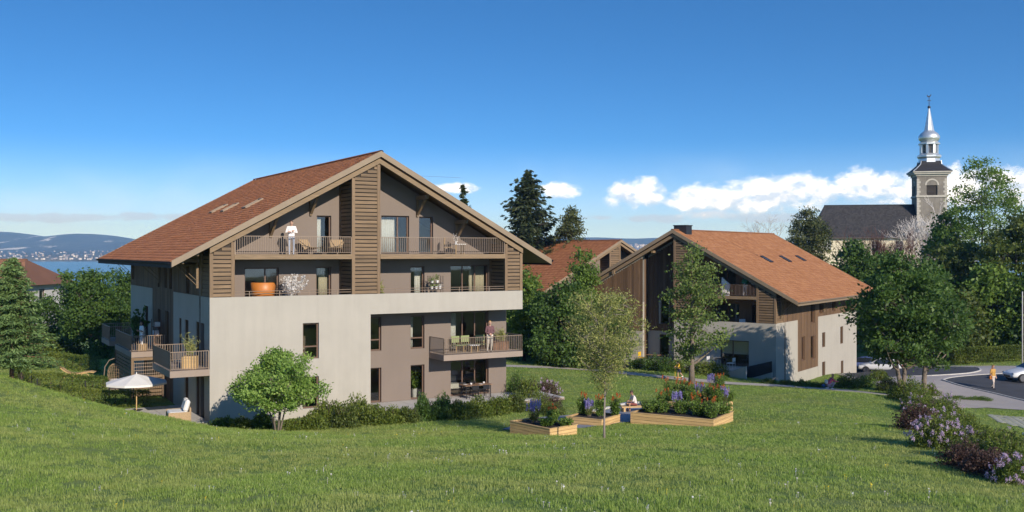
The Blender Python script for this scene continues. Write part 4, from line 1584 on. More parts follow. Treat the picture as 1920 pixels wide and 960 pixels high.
def broadleaf(name, label, base, h, env, leaf='mid', bark=None, n_cl=170, per=70, size=0.11, tr=0.12, seed=1, stems=1, crown0=0.3, clump=0.36,
              cat='tree', group=None, limbs=18, aspect=0.6, gap=0.0, lean=(0, 0), flat=1.0, stem_spread=0.35, fill=0.45, lumpy=0.62):
    """env: list of (height fraction inside the crown, radius in metres)"""
    rng = np.random.default_rng(seed)
    root = thing(name, label, cat, base, rng.uniform(0, 6.28) * 0, group)
    et, er = np.array([e[0] for e in env]), np.array([e[1] for e in env])
    z0 = h * crown0
    lf = lump(rng)
    C = []
    while len(C) < n_cl:
        t = rng.random(n_cl * 3)
        a = rng.uniform(0, 2 * PI, n_cl * 3)
        rmax = np.interp(t, et, er)
        keep = rng.random(n_cl * 3) < (rmax / er.max()) ** 1.3 + 0.05
        rho = rng.random(n_cl * 3) ** fill
        D = np.c_[np.cos(a), np.sin(a) * flat, t * 2.5]
        lv = lf(D)
        rr = rmax * rho * (1 + lumpy * lv)
        keep &= lv > -1.0 + gap
        P_ = np.c_[np.cos(a) * rr, np.sin(a) * rr * flat, z0 + t * (h - z0) * (1 + 0.05 * lv)]
        C += [p for p, k in zip(P_, keep) if k]
    C = np.array(C[:n_cl])
    C[:, 0] += lean[0] * C[:, 2] / h
    C[:, 1] += lean[1] * C[:, 2] / h
    wood = MB()
    nodes, nrad = [], []
    stem_paths = []
    for s_ in range(stems):
        a = 2 * PI * s_ / max(stems, 1) + rng.uniform(0, 0.8)
        sp = stem_spread if stems > 1 else 0.0
        top = np.array([math.cos(a) * sp * er.max() + lean[0] * 0.8, math.sin(a) * sp * er.max() + lean[1] * 0.8, h * (0.88 if stems == 1 else rng.uniform(0.62, 0.8))])
        b0 = np.array([math.cos(a) * 0.09, math.sin(a) * 0.09, -0.15]) * (1 if stems > 1 else 0) + np.array([0, 0, -0.15]) * (stems == 1)
        k = 8
        pts = []
        for i in range(k):
            u = i / (k - 1)
            wob = rng.normal(0, 0.018 * h / 6, 3) * (0 < i < k - 1)
            p = b0 * (1 - u) + top * u
            p[:2] = b0[:2] + (top[:2] - b0[:2]) * (u ** 1.25)
            pts.append(p + wob * [1, 1, 0.3])
        r0 = tr / math.sqrt(stems)
        rad = [r0 * (1.25 if i == 0 else 1) * (1 - 0.86 * i / (k - 1)) for i in range(k)]
        wood.tube(pts, rad, 8)
        stem_paths.append((np.array(pts), np.array(rad)))
    # limbs to far clusters, twigs to the others
    order = rng.permutation(len(C))
    for ci in order[:limbs]:
        tgt = C[ci]
        pts, rad = stem_paths[rng.integers(len(stem_paths))]
        hz_ = np.hypot(tgt[0], tgt[1])
        zs0 = max(z0 * 0.75, min(tgt[2] - 0.55 * hz_ - 0.05 * h, h * 0.8))
        zs0 = max(zs0, h * 0.12)
        i = int(np.clip(np.searchsorted(pts[:, 2], zs0), 1, len(pts) - 1))
        u = np.clip((zs0 - pts[i - 1, 2]) / (pts[i, 2] - pts[i - 1, 2] + 1e-6), 0, 1)
        st = pts[i - 1] * (1 - u) + pts[i] * u
        rs = (rad[i - 1] * (1 - u) + rad[i] * u) * 0.6
        mid = (st + tgt) / 2 + np.array([0, 0, -0.08 * hz_]) + rng.normal(0, 0.06 * hz_ + 0.02, 3)
        lp = [st * (1 - v) ** 2 + 2 * mid * v * (1 - v) + tgt * v * v for v in np.linspace(0, 1, 6)]
        lr = [max(rs * (1 - v * 0.85), 0.006) for v in np.linspace(0, 1, 6)]
        wood.tube(lp, lr, 5, cap=False)
        nodes += lp[1:]
    for pts, rad in stem_paths:
        nodes += [p for p in pts if p[2] > z0 * 0.9]
    N = np.array(nodes)
    for c in C:
        d = ((N - c) ** 2).sum(1) + 2.0 * np.maximum(N[:, 2] - c[2], 0) ** 2
        st = N[d.argmin()]
        mid = (st + c) / 2 + np.array([0, 0, -0.03])
        wood.tube([st, mid, c], [0.011 + tr * 0.05, 0.008 + tr * 0.03, 0.004], 3, cap=False)
    wood.build('trunk', bark or M_BARK, root, smooth=True)
    nl = len(C) * per
    cl = np.repeat(np.arange(len(C)), per)
    off = rng.normal(0, 1, (nl, 3)) * clump * np.array([1, 1, 0.62])
    P_ = C[cl] + off
    outw = unit(P_ - np.array([0, 0, h * 0.5])) * 0.7 + np.array([0, 0, -0.15])
    tn = np.clip(rng.random(len(C))[cl] * 0.5 + rng.random(nl) * 0.5, 0, 1)
    me = leaf_mesh('crown', P_, size, LEAF[leaf], rng, tn, outw, aspect)
    link('crown', me, root)
    return root


def conifer(name, label, base, h, rmax, leaf='spruce', bark=None, seed=1, step=0.16, nb=7, droop=0.25, tuft=0.22, tr=0.11, clear=0.08, dens=9, cat='tree', group=None, uplift=0.1, power=0.85, irregular=0.25):
    """whorled branches with hanging needle sprays"""
    rng = np.random.default_rng(seed)
    root = thing(name, label, cat, base, 0, group)
    wood = MB()
    k = 7
    wood.tube([(rng.normal(0, 0.012) * (0 < i), rng.normal(0, 0.012) * (0 < i), -0.15 + (h + 0.15) * i / (k - 1)) for i in range(k)], [tr * (1 - 0.93 * i / (k - 1)) for i in range(k)], 8)
    P_, A_, S_ = [], [], []
    z = h * clear
    while z < h * 0.985:
        t = (z - h * clear) / (h * (1 - clear))
        Lb = rmax * (1 - t) ** power + 0.05
        for b in range(nb if t < 0.9 else 4):
            a = rng.uniform(0, 2 * PI)
            L = Lb * rng.uniform(1 - irregular * 1.6, 1 + irregular)
            dr = droop * (1 - 0.7 * t) * rng.uniform(0.6, 1.3)
            d = np.array([math.cos(a), math.sin(a), 0])
            n = max(3, int(L / tuft * 1.7))
            u = (np.arange(n) + rng.random(n)) / n
            pz = -dr * L * u + uplift * L * u ** 3 + (0.25 * L * u if t > 0.8 else 0)
            B = d[None] * (L * u)[:, None] + np.array([0, 0, z]) + np.c_[0 * u, 0 * u, pz]
            if L > 0.25:
                e0, e1 = np.array([0, 0, z]), d * L * 0.9 + np.array([0, 0, z - dr * L * 0.9 + uplift * L * 0.73])
                wood.tube([e0, e0 * 0.5 + e1 * 0.5 + np.array([0, 0, -0.02 * L]), e1], [0.01 + 0.012 * L, 0.008 + 0.007 * L, 0.004], 3, cap=False)
            sd = np.array([-math.sin(a), math.cos(a), 0])
            for _ in range(dens):
                w_ = 0.34 * L * (1 - 0.55 * u) * rng.uniform(-1, 1, n)
                q = B + sd[None] * w_[:, None] + rng.normal(0, 0.035, (n, 3)) + np.c_[0 * u, 0 * u, -np.abs(w_) * 0.22]
                P_.append(q)
                A_.append(d[None] * 1.1 + sd[None] * np.sign(w_)[:, None] * 0.8 + np.array([0, 0, -0.45]))
        z += step * (1 - 0.45 * t) * rng.uniform(0.7, 1.3)
    P_, A_ = np.vstack(P_), np.vstack(A_)
    wood.build('trunk', bark or M_BARKR, root, smooth=True)
    me = leaf_mesh('crown', P_, tuft, LEAF[leaf], rng, None, A_, 0.28, 0.55, 0.05)
    link('crown', me, root)
    return root


SHRUB = {}


def shrub_mesh(kind, seed, leaf, n=2600, size=0.07, aspect=0.55, upright=0.2):
    """unit shrub: leaves through a lumpy half-ellipsoid of radius 1"""
    key = (kind, seed, leaf, n, size)
    if key in SHRUB:
        return SHRUB[key]
    rng = np.random.default_rng(seed)
    lf = lump(rng)
    d = unit(rng.normal(0, 1, (n, 3)))
    d[:, 2] = np.abs(d[:, 2]) * 1.15 - 0.15
    lv = lf(d * 2.4)
    rho = (0.35 + 0.65 * rng.random(n) ** 0.42) * (0.86 + 0.42 * lv)
    P_ = d * rho[:, None] + rng.normal(0, 0.05, (n, 3))
    P_[:, 2] = np.maximum(P_[:, 2], 0.015)
    tn = np.clip(0.5 + 0.5 * lf(d * 5.0) * 0.6 + rng.normal(0, 0.22, n), 0, 1)
    me = leaf_mesh('foliage', P_, size, LEAF[leaf], rng, tn, d * 0.9 + np.array([0, 0, upright]), aspect)
    st = MB()
    for i in range(9):
        a = rng.uniform(0, 6.28)
        q = np.array([math.cos(a), math.sin(a)]) * rng.uniform(0.2, 0.6)
        st.tube([(0.06 * math.cos(a), 0.06 * math.sin(a), -0.1), (q[0] * 0.5, q[1] * 0.5, 0.4), (q[0], q[1], 0.8)], [0.03, 0.02, 0.008], 4, cap=False)
    sm = st.mesh('stem', M_BARKD)
    SHRUB[key] = (me, sm, lf)
    return SHRUB[key]


def blossom_mesh(key, leaf, n_cl, per, seed, spike=0.075, size=0.036, zmin=0.1, lf=None, sunny=None):
    """flower heads standing on a unit shrub: cones of small petals"""
    k2 = ('b', key, leaf, n_cl, per, seed)
    if k2 in SHRUB:
        return SHRUB[k2]
    rng = np.random.default_rng(seed)
    d = unit(rng.normal(0, 1, (n_cl, 3)))
    d[:, 2] = np.abs(d[:, 2]) * (1 - zmin) + zmin
    d = unit(d)
    C = d * (0.95 + 0.3 * (lf(d * 2.4) if lf else 0))[:, None]
    idx = np.repeat(np.arange(n_cl), per)
    u = rng.random(n_cl * per)
    ax = unit(d + np.array([0, 0, 0.7]))
    P_ = C[idx] + ax[idx] * (u * spike)[:, None] + rng.normal(0, 1, (len(idx), 3)) * (0.05 * (1 - 0.7 * u))[:, None]
    me = leaf_mesh('blossom', P_, size, LEAF[leaf], rng, None, None, 0.9)
    SHRUB[k2] = me
    return me


def shrub(name, label, base, rx, ry, rz, leaf='hedge', seed=1, n=2600, size=0.075, blossom=None, cat='shrub', group=None, rot=None, aspect=0.55):
    me, sm, lf = shrub_mesh('s', seed % 5, leaf, n, size, aspect)
    root = thing(name, label, cat, base, (seed * 1.7) % 6.28 if rot is None else rot, group)
    for nm, m_ in (('foliage', me), ('stem', sm)):
        o = link(nm, m_, root)
        o.scale = (rx, ry, rz)
    if blossom:
        bm_ = blossom_mesh(seed % 5, blossom[0], blossom[1], blossom[2], seed % 5 + 50, lf=lf)
        o = link('blossom', bm_, root)
        o.scale = (rx, ry, rz)
    return root


def clipped_hedge(name, label, a, b, width, height, leaf='hedge', seed=3, dens=420, size=0.085, cat='hedge', z_of=None):
    """straight trimmed hedge from a to b (world xy)"""
    rng = np.random.default_rng(seed)
    a, b = Vector((a[0], a[1])), Vector((b[0], b[1]))
    L = (b - a).length
    ang = math.atan2(b.y - a.y, b.x - a.x)
    root = thing(name, label, cat, (a.x, a.y, gz(a.x, a.y)), ang)
    area = L * (2 * height + width) + 2 * width * height
    n = int(area * dens)
    u, v = rng.random(n) * L, rng.random(n)
    face = rng.random(n) * (2 * height + width)
    x = u
    y = np.where(face < height, -width / 2, np.where(face < 2 * height, width / 2, (v - .5) * width))
    z = np.where(face < 2 * height, v * height, height)
    P_ = np.c_[x, y, z] + rng.normal(0, 0.035, (n, 3)) - np.c_[0 * x, np.sign(y) * rng.random(n) * 0.10 * (face < 2 * height), rng.random(n) * 0.10 * (face >= 2 * height)]
    bulge = 0.05 * np.sin(x * 2.1 + seed) + 0.04 * np.sin(x * 5.3)
    P_[:, 2] *= 1 + bulge * 0.6
    P_[:, 1] *= 1 + bulge
    wx = a.x + P_[:, 0] * math.cos(ang)
    wy = a.y + P_[:, 0] * math.sin(ang)
    P_[:, 2] += ground(wx, wy) - gz(a.x, a.y)
    nrm = np.c_[0 * x, np.where(face < height, -1, np.where(face < 2 * height, 1, 0)), np.where(face >= 2 * height, 1, 0)]
    me = leaf_mesh('foliage', P_, size, LEAF[leaf], rng, np.clip(0.5 + 0.3 * np.sin(x * 1.3) * np.sin(P_[:, 2] * 3) + rng.normal(0, 0.2, n), 0, 1), nrm * 0.8, 0.55)
    link('foliage', me, root)
    core = MB()
    for i in range(max(2, int(L / 0.5))):
        xx = (i + 0.5) * L / max(2, int(L / 0.5))
        zz = gz(a.x + xx * math.cos(ang), a.y + xx * math.sin(ang)) - gz(a.x, a.y)
        core.tube([(xx, 0, zz - 0.1), (xx + rng.normal(0, .05), rng.normal(0, .04), zz + height * 0.5), (xx + rng.normal(0, .1), rng.normal(0, .08), zz + height * 0.9)], [0.03, 0.02, 0.008], 4, cap=False)
        for s_ in (-1, 1):
            core.tube([(xx, 0, zz + height * 0.2), (xx + 0.1, s_ * width * 0.35, zz + height * 0.7)], [0.015, 0.006], 3, cap=False)
    core.build('stem', M_BARKD, root)
    return root


def bare_tree(name, label, base, h, spread, bark, seed=1, depth=5, tr=0.14, cat='tree', group=None, stems=1):
    rng = np.random.default_rng(seed)
    root = thing(name, label, cat, base, 0, group)
    m_ = MB()
    tw = MB()

    def grow(p, d, L, r, lev):
        q = p + d * L
        mid = (p + q) / 2 + rng.normal(0, 0.05 * L, 3)
        (m_ if lev > 2 else tw).tube([p, mid, q], [r, r * 0.85, r * 0.68], 5 if lev > 2 else 3, cap=False)
        if lev == 0:
            return
        for _ in range(3 if lev > 1 else 4):
            nd = d + rng.normal(0, spread, 3) + np.array([0, 0, 0.12])
            nd /= np.linalg.norm(nd)
            grow(p + (q - p) * rng.uniform(0.55, 1.0), nd, L * rng.uniform(0.62, 0.85), r * 0.62, lev - 1)
    for s_ in range(stems):
        d = np.array([0, 0, 1.0]) + (rng.normal(0, 0.28, 3) if stems > 1 else 0)
        grow(np.array([0, 0, -0.2]), d / np.linalg.norm(d), h * 0.34, tr, depth)
    m_.build('trunk', bark, root, smooth=True)
    tw.build('twigs', bark, root)
    return root


def top_h(py, Y, base):
    return CZ + (HZ - py) / F * Y - base.z
# ------------------------------------------------------------------ trees where they stand
OVAL = [(0, 0.35), (0.15, 0.75), (0.4, 1.0), (0.65, 0.92), (0.85, 0.6), (1, 0.15)]
DOME = [(0, 0.7), (0.2, 0.95), (0.45, 1.0), (0.7, 0.85), (0.9, 0.5), (1, 0.12)]


def sc_env(e, r_):
    return [(t, q * r_) for t, q in e]


def tree_at(fn, px, Y, top, halfpx, name, label, env=OVAL, **kw):
    b = gd(px, Y)
    h = top_h(top, Y, b)
    if fn is broadleaf:
        return fn(name, label, b, h, sc_env(env, halfpx / F * Y), **kw)
    return fn(name, label, b, h, halfpx / F * Y, **kw)


tree_at(broadleaf, 520, 44, 657, 80, 'round_tree', 'small round bright green multi-stemmed tree before the cream wall', [(0, 0.62), (0.15, 0.95), (0.38, 1.0), (0.6, 0.82), (0.82, 0.5), (1, 0.12)], leaf='bright', n_cl=230, per=80, size=0.12, tr=0.10, stems=5, crown0=0.33, clump=0.18, seed=21, limbs=26, fill=0.45, stem_spread=0.5, lumpy=0.85, gap=0.2)
tree_at(broadleaf, 1133, 38, 546, 70, 'young_tree', 'thin young tree with feathery olive leaves standing beside the wooden planters',
        [(0, 0.2), (0.12, 0.5), (0.35, 0.85), (0.6, 1.0), (0.85, 0.85), (1, 0.45)], leaf='olive', n_cl=290, per=36, size=0.115, tr=0.045, crown0=0.34, clump=0.17, seed=5, limbs=40, aspect=0.26, fill=0.55, bark=M_TWIG)
tree_at(broadleaf, 1297, 70.3, 453, 64, 'slender_tree', 'tall slender deciduous tree rising beside the path in front of the timber-clad chalet',
        [(0, 0.35), (0.1, 0.75), (0.3, 1.0), (0.5, 0.8), (0.62, 0.9), (0.8, 0.6), (1, 0.15)], leaf='sage', n_cl=105, per=64, size=0.21, tr=0.21, crown0=0.17, clump=0.36, seed=9, limbs=34, fill=0.75, gap=0.55)
tree_at(broadleaf, 1693, 66.5, 478, 98, 'maple_tree', 'wide dark green tree with forked trunk at the corner of the orange roofed chalet',
        [(0, 0.3), (0.12, 0.7), (0.35, 1.0), (0.6, 0.85), (0.85, 0.5), (1, 0.15)], leaf='dark', n_cl=200, per=62, size=0.27, tr=0.26, stems=2, crown0=0.25, clump=0.34, seed=14, limbs=38, fill=0.62, gap=0.55, lean=(-0.7, 0), bark=M_BARK, stem_spread=0.3)
tree_at(broadleaf, 1734, 67.5, 496, 72, 'maple_tree', 'narrower dark green tree with straight trunk left of the clipped hedge',
        OVAL, leaf='dark', n_cl=140, per=60, size=0.27, tr=0.2, crown0=0.24, clump=0.33, seed=15, limbs=30, fill=0.62, gap=0.55)
# wood on the right
G = 'trees behind the street on the right'
for i, (px, Y, top, hp, lf, lb, sd) in enumerate([
        (1842, 122, 296, 88, 'mid', 'tallest feathery green tree right of the church tower', 31),
        (1772, 128, 402, 46, 'dark', 'dark rounded tree directly below the church tower base', 32),
        (1600, 118, 452, 46, 'dark', 'dark tree peeping over the eave of the orange roof', 33),
        (1650, 124, 478, 50, 'deep', 'deep green tree between the orange roof and the reddish bare shrub', 34),
        (1905, 104, 396, 76, 'deep', 'olive green tree at the right edge beside the tallest tree', 35),
        (1800, 108, 452, 62, 'deep', 'broad dark tree in front of the tallest tree', 36),
        (1860, 103, 492, 58, 'mid', 'medium green tree above the left half of the clipped hedge', 37),
        (1930, 101, 520, 52, 'dark', 'low dark tree at the right edge above the clipped hedge end', 38),
        (1745, 105, 500, 58, 'dark', 'dark tree behind the two trees with bare trunks', 39),
        (1668, 108, 520, 52, 'dark', 'dark tree behind the corner of the timber-clad chalet', 40),
        (1800, 101, 545, 44, 'deep', 'short leafy tree rising directly behind the left end of the clipped hedge', 42)]):
    tree_at(broadleaf, px, Y, top, hp, 'broadleaf_tree', lb, DOME if i else OVAL, leaf=lf, n_cl=250 if i else 330, per=46, size=0.44 if i else 0.30, tr=0.26, crown0=0.10 if i else 0.3, clump=0.50 if i else 0.42, seed=sd, limbs=24, fill=0.5, group=G, bark=M_BARKD, gap=0.25)
# behind and between the chalets
tree_at(broadleaf, 983, 84, 505, 44, 'broadleaf_tree', 'fresh green tree tight against the right end of the cream parapet', DOME, leaf='mid', n_cl=190, per=60, size=0.26, tr=0.16, crown0=0.08, clump=0.34, seed=51, bark=M_BARKD)
tree_at(broadleaf, 1058, 80, 528, 58, 'broadleaf_tree', 'dense dark green tree between near chalet and timber-clad chalet', DOME, leaf='dark', n_cl=240, per=62, size=0.26, tr=0.16, crown0=0.05, clump=0.36, seed=52, bark=M_BARKD)
tree_at(broadleaf, 1093, 86, 466, 38, 'broadleaf_tree', 'tall loose tree overlapping the red roof behind', [(0, 0.8), (0.3, 1.0), (0.55, 0.8), (0.8, 0.5), (1, 0.2)], leaf='mid', n_cl=170, per=50, size=0.26, tr=0.15, crown0=0.1, clump=0.3, seed=53, bark=M_BARKD, gap=0.3)
tree_at(broadleaf, 1012, 88, 585, 36, 'broadleaf_tree', 'low dark bushy tree at the far side of the path', DOME, leaf='dark', n_cl=120, per=60, size=0.26, tr=0.1, crown0=0.03, clump=0.34, seed=54, bark=M_BARKD)
tree_at(broadleaf, 1150, 84, 560, 34, 'broadleaf_tree', 'small dark tree in front of the timber-clad bay', DOME, leaf='dark', n_cl=110, per=56, size=0.26, tr=0.1, crown0=0.06, clump=0.32, seed=55, bark=M_BARKD)
conifer('spruce_tree', 'tall dark spruce standing behind the red roof between the chalets', gd(988, 128), top_h(317, 128, gd(988, 128)), 100 / F * 128, leaf='fir', bark=M_BARKD, seed=3, step=0.5, nb=9, droop=0.30, tuft=0.7, tr=0.34, dens=9, uplift=0.40, power=0.72, irregular=0.30, clear=0.12)
conifer('spruce_tree', 'dark spruce tip showing above the right slope of the near roof', gd(868, 112), top_h(344, 112, gd(868, 112)), 62 / F * 112, leaf='fir', bark=M_BARKD, seed=4, step=0.6, nb=6, droop=0.2, tuft=0.55, tr=0.3, dens=5, uplift=0.4, power=0.95, irregular=0.3)
tree_at(broadleaf, 1072, 124, 392, 42, 'pine_tree', 'rounded olive pine beside the tall dark spruce', DOME, leaf='pine', n_cl=230, per=60, size=0.42, tr=0.2, crown0=0.2, clump=0.36, seed=60, aspect=0.3, bark=M_BARKD)
tree_at(broadleaf, 1515, 152, 392, 42, 'pine_tree', 'dark rounded pine at the left end of the church roof', DOME, leaf='pine', n_cl=230, per=60, size=0.5, tr=0.25, crown0=0.25, clump=0.5, seed=61, aspect=0.3, bark=M_BARKD)
b_ = gd(1455, 175)
bare_tree('bare_tree', 'bare leafless tree left of the pine by the church', b_, top_h(404, 175, b_), 0.42, M_TWIG, 2, 6, 0.16)
b_ = gd(1724, 150)
bare_tree('birch_tree', 'bare white birch with spreading branches before the church tower', b_, top_h(360, 150, b_) * 0.9, 0.42, M_BIRCH, 6, 6, 0.26, stems=3)
b_ = gd(1678, 140)
bare_tree('bare_shrub', 'reddish leafless shrub below the church nave', b_, top_h(404, 140, b_) * 0.95, 0.34, MATS['red_twigs'], 9, 6, 0.16, cat='shrub', stems=5)
b_ = gd(1625, 158)
bare_tree('bare_shrub', 'thin bare brown shrub against the cream church wall', b_, top_h(440, 158, b_) * 0.85, 0.3, M_TWIG, 10, 5, 0.1, cat='shrub', stems=4)
# left side
conifer('spruce_tree', 'young blue-green spruce on the grassy brow at the left edge', gd(22, 45.5), top_h(481, 45.5, gd(22, 45.5)), 78 / F * 45.5, leaf='spruce', seed=5, step=0.13, nb=9, droop=0.16, tuft=0.20, tr=0.11, clear=0.16, dens=8, power=0.72, uplift=0.05)
tree_at(broadleaf, 172, 84, 506, 62, 'broadleaf_tree', 'green tree with leaning trunk in the garden left of the near chalet', DOME, leaf='dark', n_cl=230, per=62, size=0.26, tr=0.2, crown0=0.22, clump=0.36, seed=71, lean=(-0.6, 0), gap=0.25)
tree_at(broadleaf, 226, 90, 505, 50, 'broadleaf_tree', 'dark tree partly behind the far end of the near chalet', DOME, leaf='dark', n_cl=200, per=60, size=0.22, tr=0.2, crown0=0.12, clump=0.38, seed=72, bark=M_BARKD, gap=0.2)
tree_at(broadleaf, 88, 92, 560, 44, 'broadleaf_tree', 'bushy dark green tree between the spruce and the leaning tree', DOME, leaf='dark', n_cl=150, per=60, size=0.22, tr=0.15, crown0=0.05, clump=0.4, seed=73, bark=M_BARKD)
tree_at(broadleaf, -10, 72, 556, 50, 'broadleaf_tree', 'dark green bush tree behind the spruce at the left edge', DOME, leaf='deep', n_cl=150, per=60, size=0.26, tr=0.15, crown0=0.03, clump=0.4, seed=74, bark=M_BARKD)
tree_at(broadleaf, 262, 110, 560, 40, 'broadleaf_tree', 'dark tree far behind the end of the near chalet', DOME, leaf='dark', n_cl=120, per=56, size=0.26, tr=0.15, crown0=0.05, clump=0.4, seed=75, bark=M_BARKD)
# ------------------------------------------------------------------ hedges and beds
FRONT = 'shrubs in the bed along the front of the near chalet'
row = [  # px, py of the foot, radius, height, leaf, label
    (418, 803, 0.50, 0.45, 'dark', 'lowest dark shrub at the corner of the cream wall'),
    (452, 806, 0.55, 0.42, 'hedge', 'low green shrub left of the round tree, second from the corner'),
    (492, 807, 0.55, 0.62, 'dark', 'dark rounded shrub touching the round tree on its left'),
    (548, 808, 0.50, 0.42, 'hedge', 'small low shrub just right of the round tree stems'),
    (585, 807, 0.62, 0.62, 'hedge', 'green shrub under the right edge of the round tree crown'),
    (612, 800, 0.80, 1.05, 'hedge', 'largest bright green shrub in the bed beside the round tree'),
    (645, 803, 0.70, 0.80, 'deep', 'rounded shrub before the right end of the cream wall'),
    (672, 794, 0.78, 0.95, 'hedge', 'tall green shrub where cream wall meets taupe wall'),
    (703, 796, 0.70, 0.72, 'hedge', 'green shrub below the narrow ground floor glass door'),
    (738, 794, 0.66, 0.60, 'hedge', 'low green shrub in the gap before the pale terrace'),
    (768, 792, 0.60, 0.62, 'deep', 'low shrub below the potted plant window'),
    (798, 788, 0.66, 0.85, 'dark', 'darkest leafy shrub in the front bed left of the dining table'),
    (830, 786, 0.66, 0.85, 'dark', 'dark leafy shrub directly below the left end of the dining table'),
    (862, 785, 0.70, 0.72, 'hedge', 'green shrub directly below the dining table'),
    (895, 781, 0.74, 0.75, 'hedge', 'green shrub below the right end of the dining table'),
    (930, 777, 0.80, 0.82, 'hedge', 'broad green shrub below the right corner of the taupe wall'),
    (962, 772, 0.72, 0.70, 'deep', 'last green shrub of the front bed before the lilac bush'),
]
for i, (px, py, r_, h_, lf, lb) in enumerate(row):
    shrub('shrub', lb, gp(px, py), r_ * 1.2, r_ * 1.1, h_ * 1.45, lf, seed=i + 1, group=FRONT, n=3600, size=0.13 / max(r_, 0.4) * 0.62)
corner = [
    (968, 744, 0.8, 1.5, 'dark', None, 'dark evergreen shrub against the right corner of the near chalet'),
    (992, 752, 0.95, 1.55, 'hedge', None, 'tall bright green shrub right of the near chalet corner'),
    (1024, 742, 0.8, 1.1, 'purple', ('lilac', 44, 46), 'lilac shrub flowering pale mauve above brown foliage near the path'),
    (1030, 764, 0.75, 0.85, 'purple', None, 'purple-brown leaved shrub below the pale lilac'),
    (1012, 772, 0.85, 0.85, 'hedge', None, 'green shrub below the tall corner shrub, behind the front planter'),
    (1038, 778, 0.7, 0.65, 'deep', None, 'small dark green shrub just behind the two small planters'),
]
for i, (px, py, r_, h_, lf, bl, lb) in enumerate(corner):
    shrub('shrub', lb, gp(px, py), r_, r_, h_, lf, seed=i + 3, blossom=bl, group='shrubs at the right corner of the near chalet', n=3000, size=0.085)
bed = [
    (1700, 752, 1.2, 1.15, 'hedge', None, 'green shrub at the far end of the flowering bed beside the path'),
    (1664, 733, 0.9, 0.8, 'deep', None, 'low green shrub under the forked tree by the path'),
    (1742, 742, 0.7, 0.8, 'hedge', ('lilac', 26, 40), 'pale lilac shrub at the far end of the bed nearest the street'),
    (1716, 772, 0.75, 0.85, 'hedge', ('lilac', 24, 40), 'small lilac shrub on the lawn side of the far bed'),
    (1738, 780, 1.1, 1.0, 'hedge', None, 'rounded green shrub behind the purple-leaved shrub of the bed'),
    (1776, 782, 0.8, 0.95, 'hedge', ('lilac', 34, 42), 'lilac shrub beside the grass-grid parking'),
    (1722, 806, 0.95, 0.85, 'purple', ('lilac', 8, 30), 'dark purple-leaved shrub leaning onto the lawn in mid bed'),
    (1806, 808, 0.85, 0.85, 'hedge', None, 'green shrub between lilac and grass-grid parking'),
    (1764, 838, 0.80, 0.95, 'hedge', ('lilac', 60, 44), 'largest lilac shrub in full mauve bloom in the bed'),
    (1806, 842, 0.62, 0.70, 'hedge', ('lilac', 40, 44), 'lilac shrub right of the largest lilac in bloom'),
    (1846, 846, 0.85, 0.75, 'hedge', None, 'broad green shrub on the parking side of the near bed'),
    (1808, 880, 0.62, 0.62, 'purple', None, 'purple-leaved shrub below the lilacs, lawn side'),
    (1846, 892, 0.62, 0.60, 'purple', None, 'darkest purple-leaved shrub near the lower end of the bed'),
    (1892, 868, 0.8, 0.75, 'hedge', None, 'green shrub at the right edge above the last lilac'),
    (1904, 908, 0.55, 0.68, 'hedge', ('lilac', 50, 44), 'nearest lilac shrub in the lower right corner'),
    (1752, 798, 0.8, 0.8, 'hedge', None, 'dense green shrub filling the gap above the largest lilac'),
    (1786, 824, 0.75, 0.7, 'hedge', None, 'dense green shrub behind the largest lilac'),
    (1820, 862, 0.7, 0.62, 'deep', None, 'dark green shrub between the two purple-leaved shrubs'),
    (1872, 886, 0.6, 0.55, 'purple', None, 'brownish shrub left of the nearest lilac'),
    (1876, 842, 0.8, 0.65, 'hedge', ('lilac', 10, 40), 'green shrub with few lilac heads on the parking side'),
    (1720, 762, 0.9, 0.9, 'hedge', None, 'green shrub joining the far end of the bed'),
    (1940, 900, 0.8, 0.75, 'hedge', None, 'green shrub cut off by the right edge of the picture'),
    (1690, 742, 0.8, 0.8, 'deep', None, 'dark shrub at the foot of the forked tree'),
]
for i, (px, py, r_, h_, lf, bl, lb) in enumerate(bed):
    shrub('shrub', lb, gp(px, py), r_ * 1.22, r_ * 1.16, h_ * 1.22, lf, seed=i + 2, blossom=bl, group='shrubs in the flowering bed on the right', n=4200, size=0.085)
bfront = [(1200, 692, 'dark shrub at the left end of the bed before the timber-clad chalet'), (1225, 694, 'dark shrub below the yellow chair'), (1250, 697, 'dark shrub left of the child on the scooter'),
          (1318, 703, 'green shrub just right of the slender tree trunk'), (1338, 704, 'green shrub beside the sloping white garden wall'), (1275, 697, 'dark shrub behind the child on the scooter')]
for i, (px, py, lb) in enumerate(bfront):
    shrub('shrub', lb, gp(px, py), 1.2, 1.0, 1.25, 'dark' if i < 3 else 'hedge', seed=i + 1, n=2200, size=0.11, group='shrubs before the timber-clad chalet')
for i, (px, py, r_, h_, lb) in enumerate([(1350, 712, .8, .35, 'low ground cover at the foot of the sloping white wall'), (1440, 719, .9, .4, 'low ground cover along the path under the cream corner'), (1475, 722, .9, .45, 'low ground cover along the path right of the cream corner'),
                                          (1505, 725, 1.0, .6, 'low green shrub along the path under the board cladding'), (1535, 727, .9, .5, 'low green shrub left of the crouching person'), (1590, 728, 1.3, 1.0, 'bushy green shrub right of the crouching person'), (1622, 726, 1.2, .95, 'bushy green shrub by the far corner of the timber-clad chalet'), (1648, 714, 1.1, 1.0, 'dark bush under the leaning trunk')]):
    shrub('shrub', lb, gp(px, py), r_, r_ * .8, h_, 'hedge' if i % 3 else 'mid', seed=i + 2, n=2200, size=0.11, group='low planting along the path')
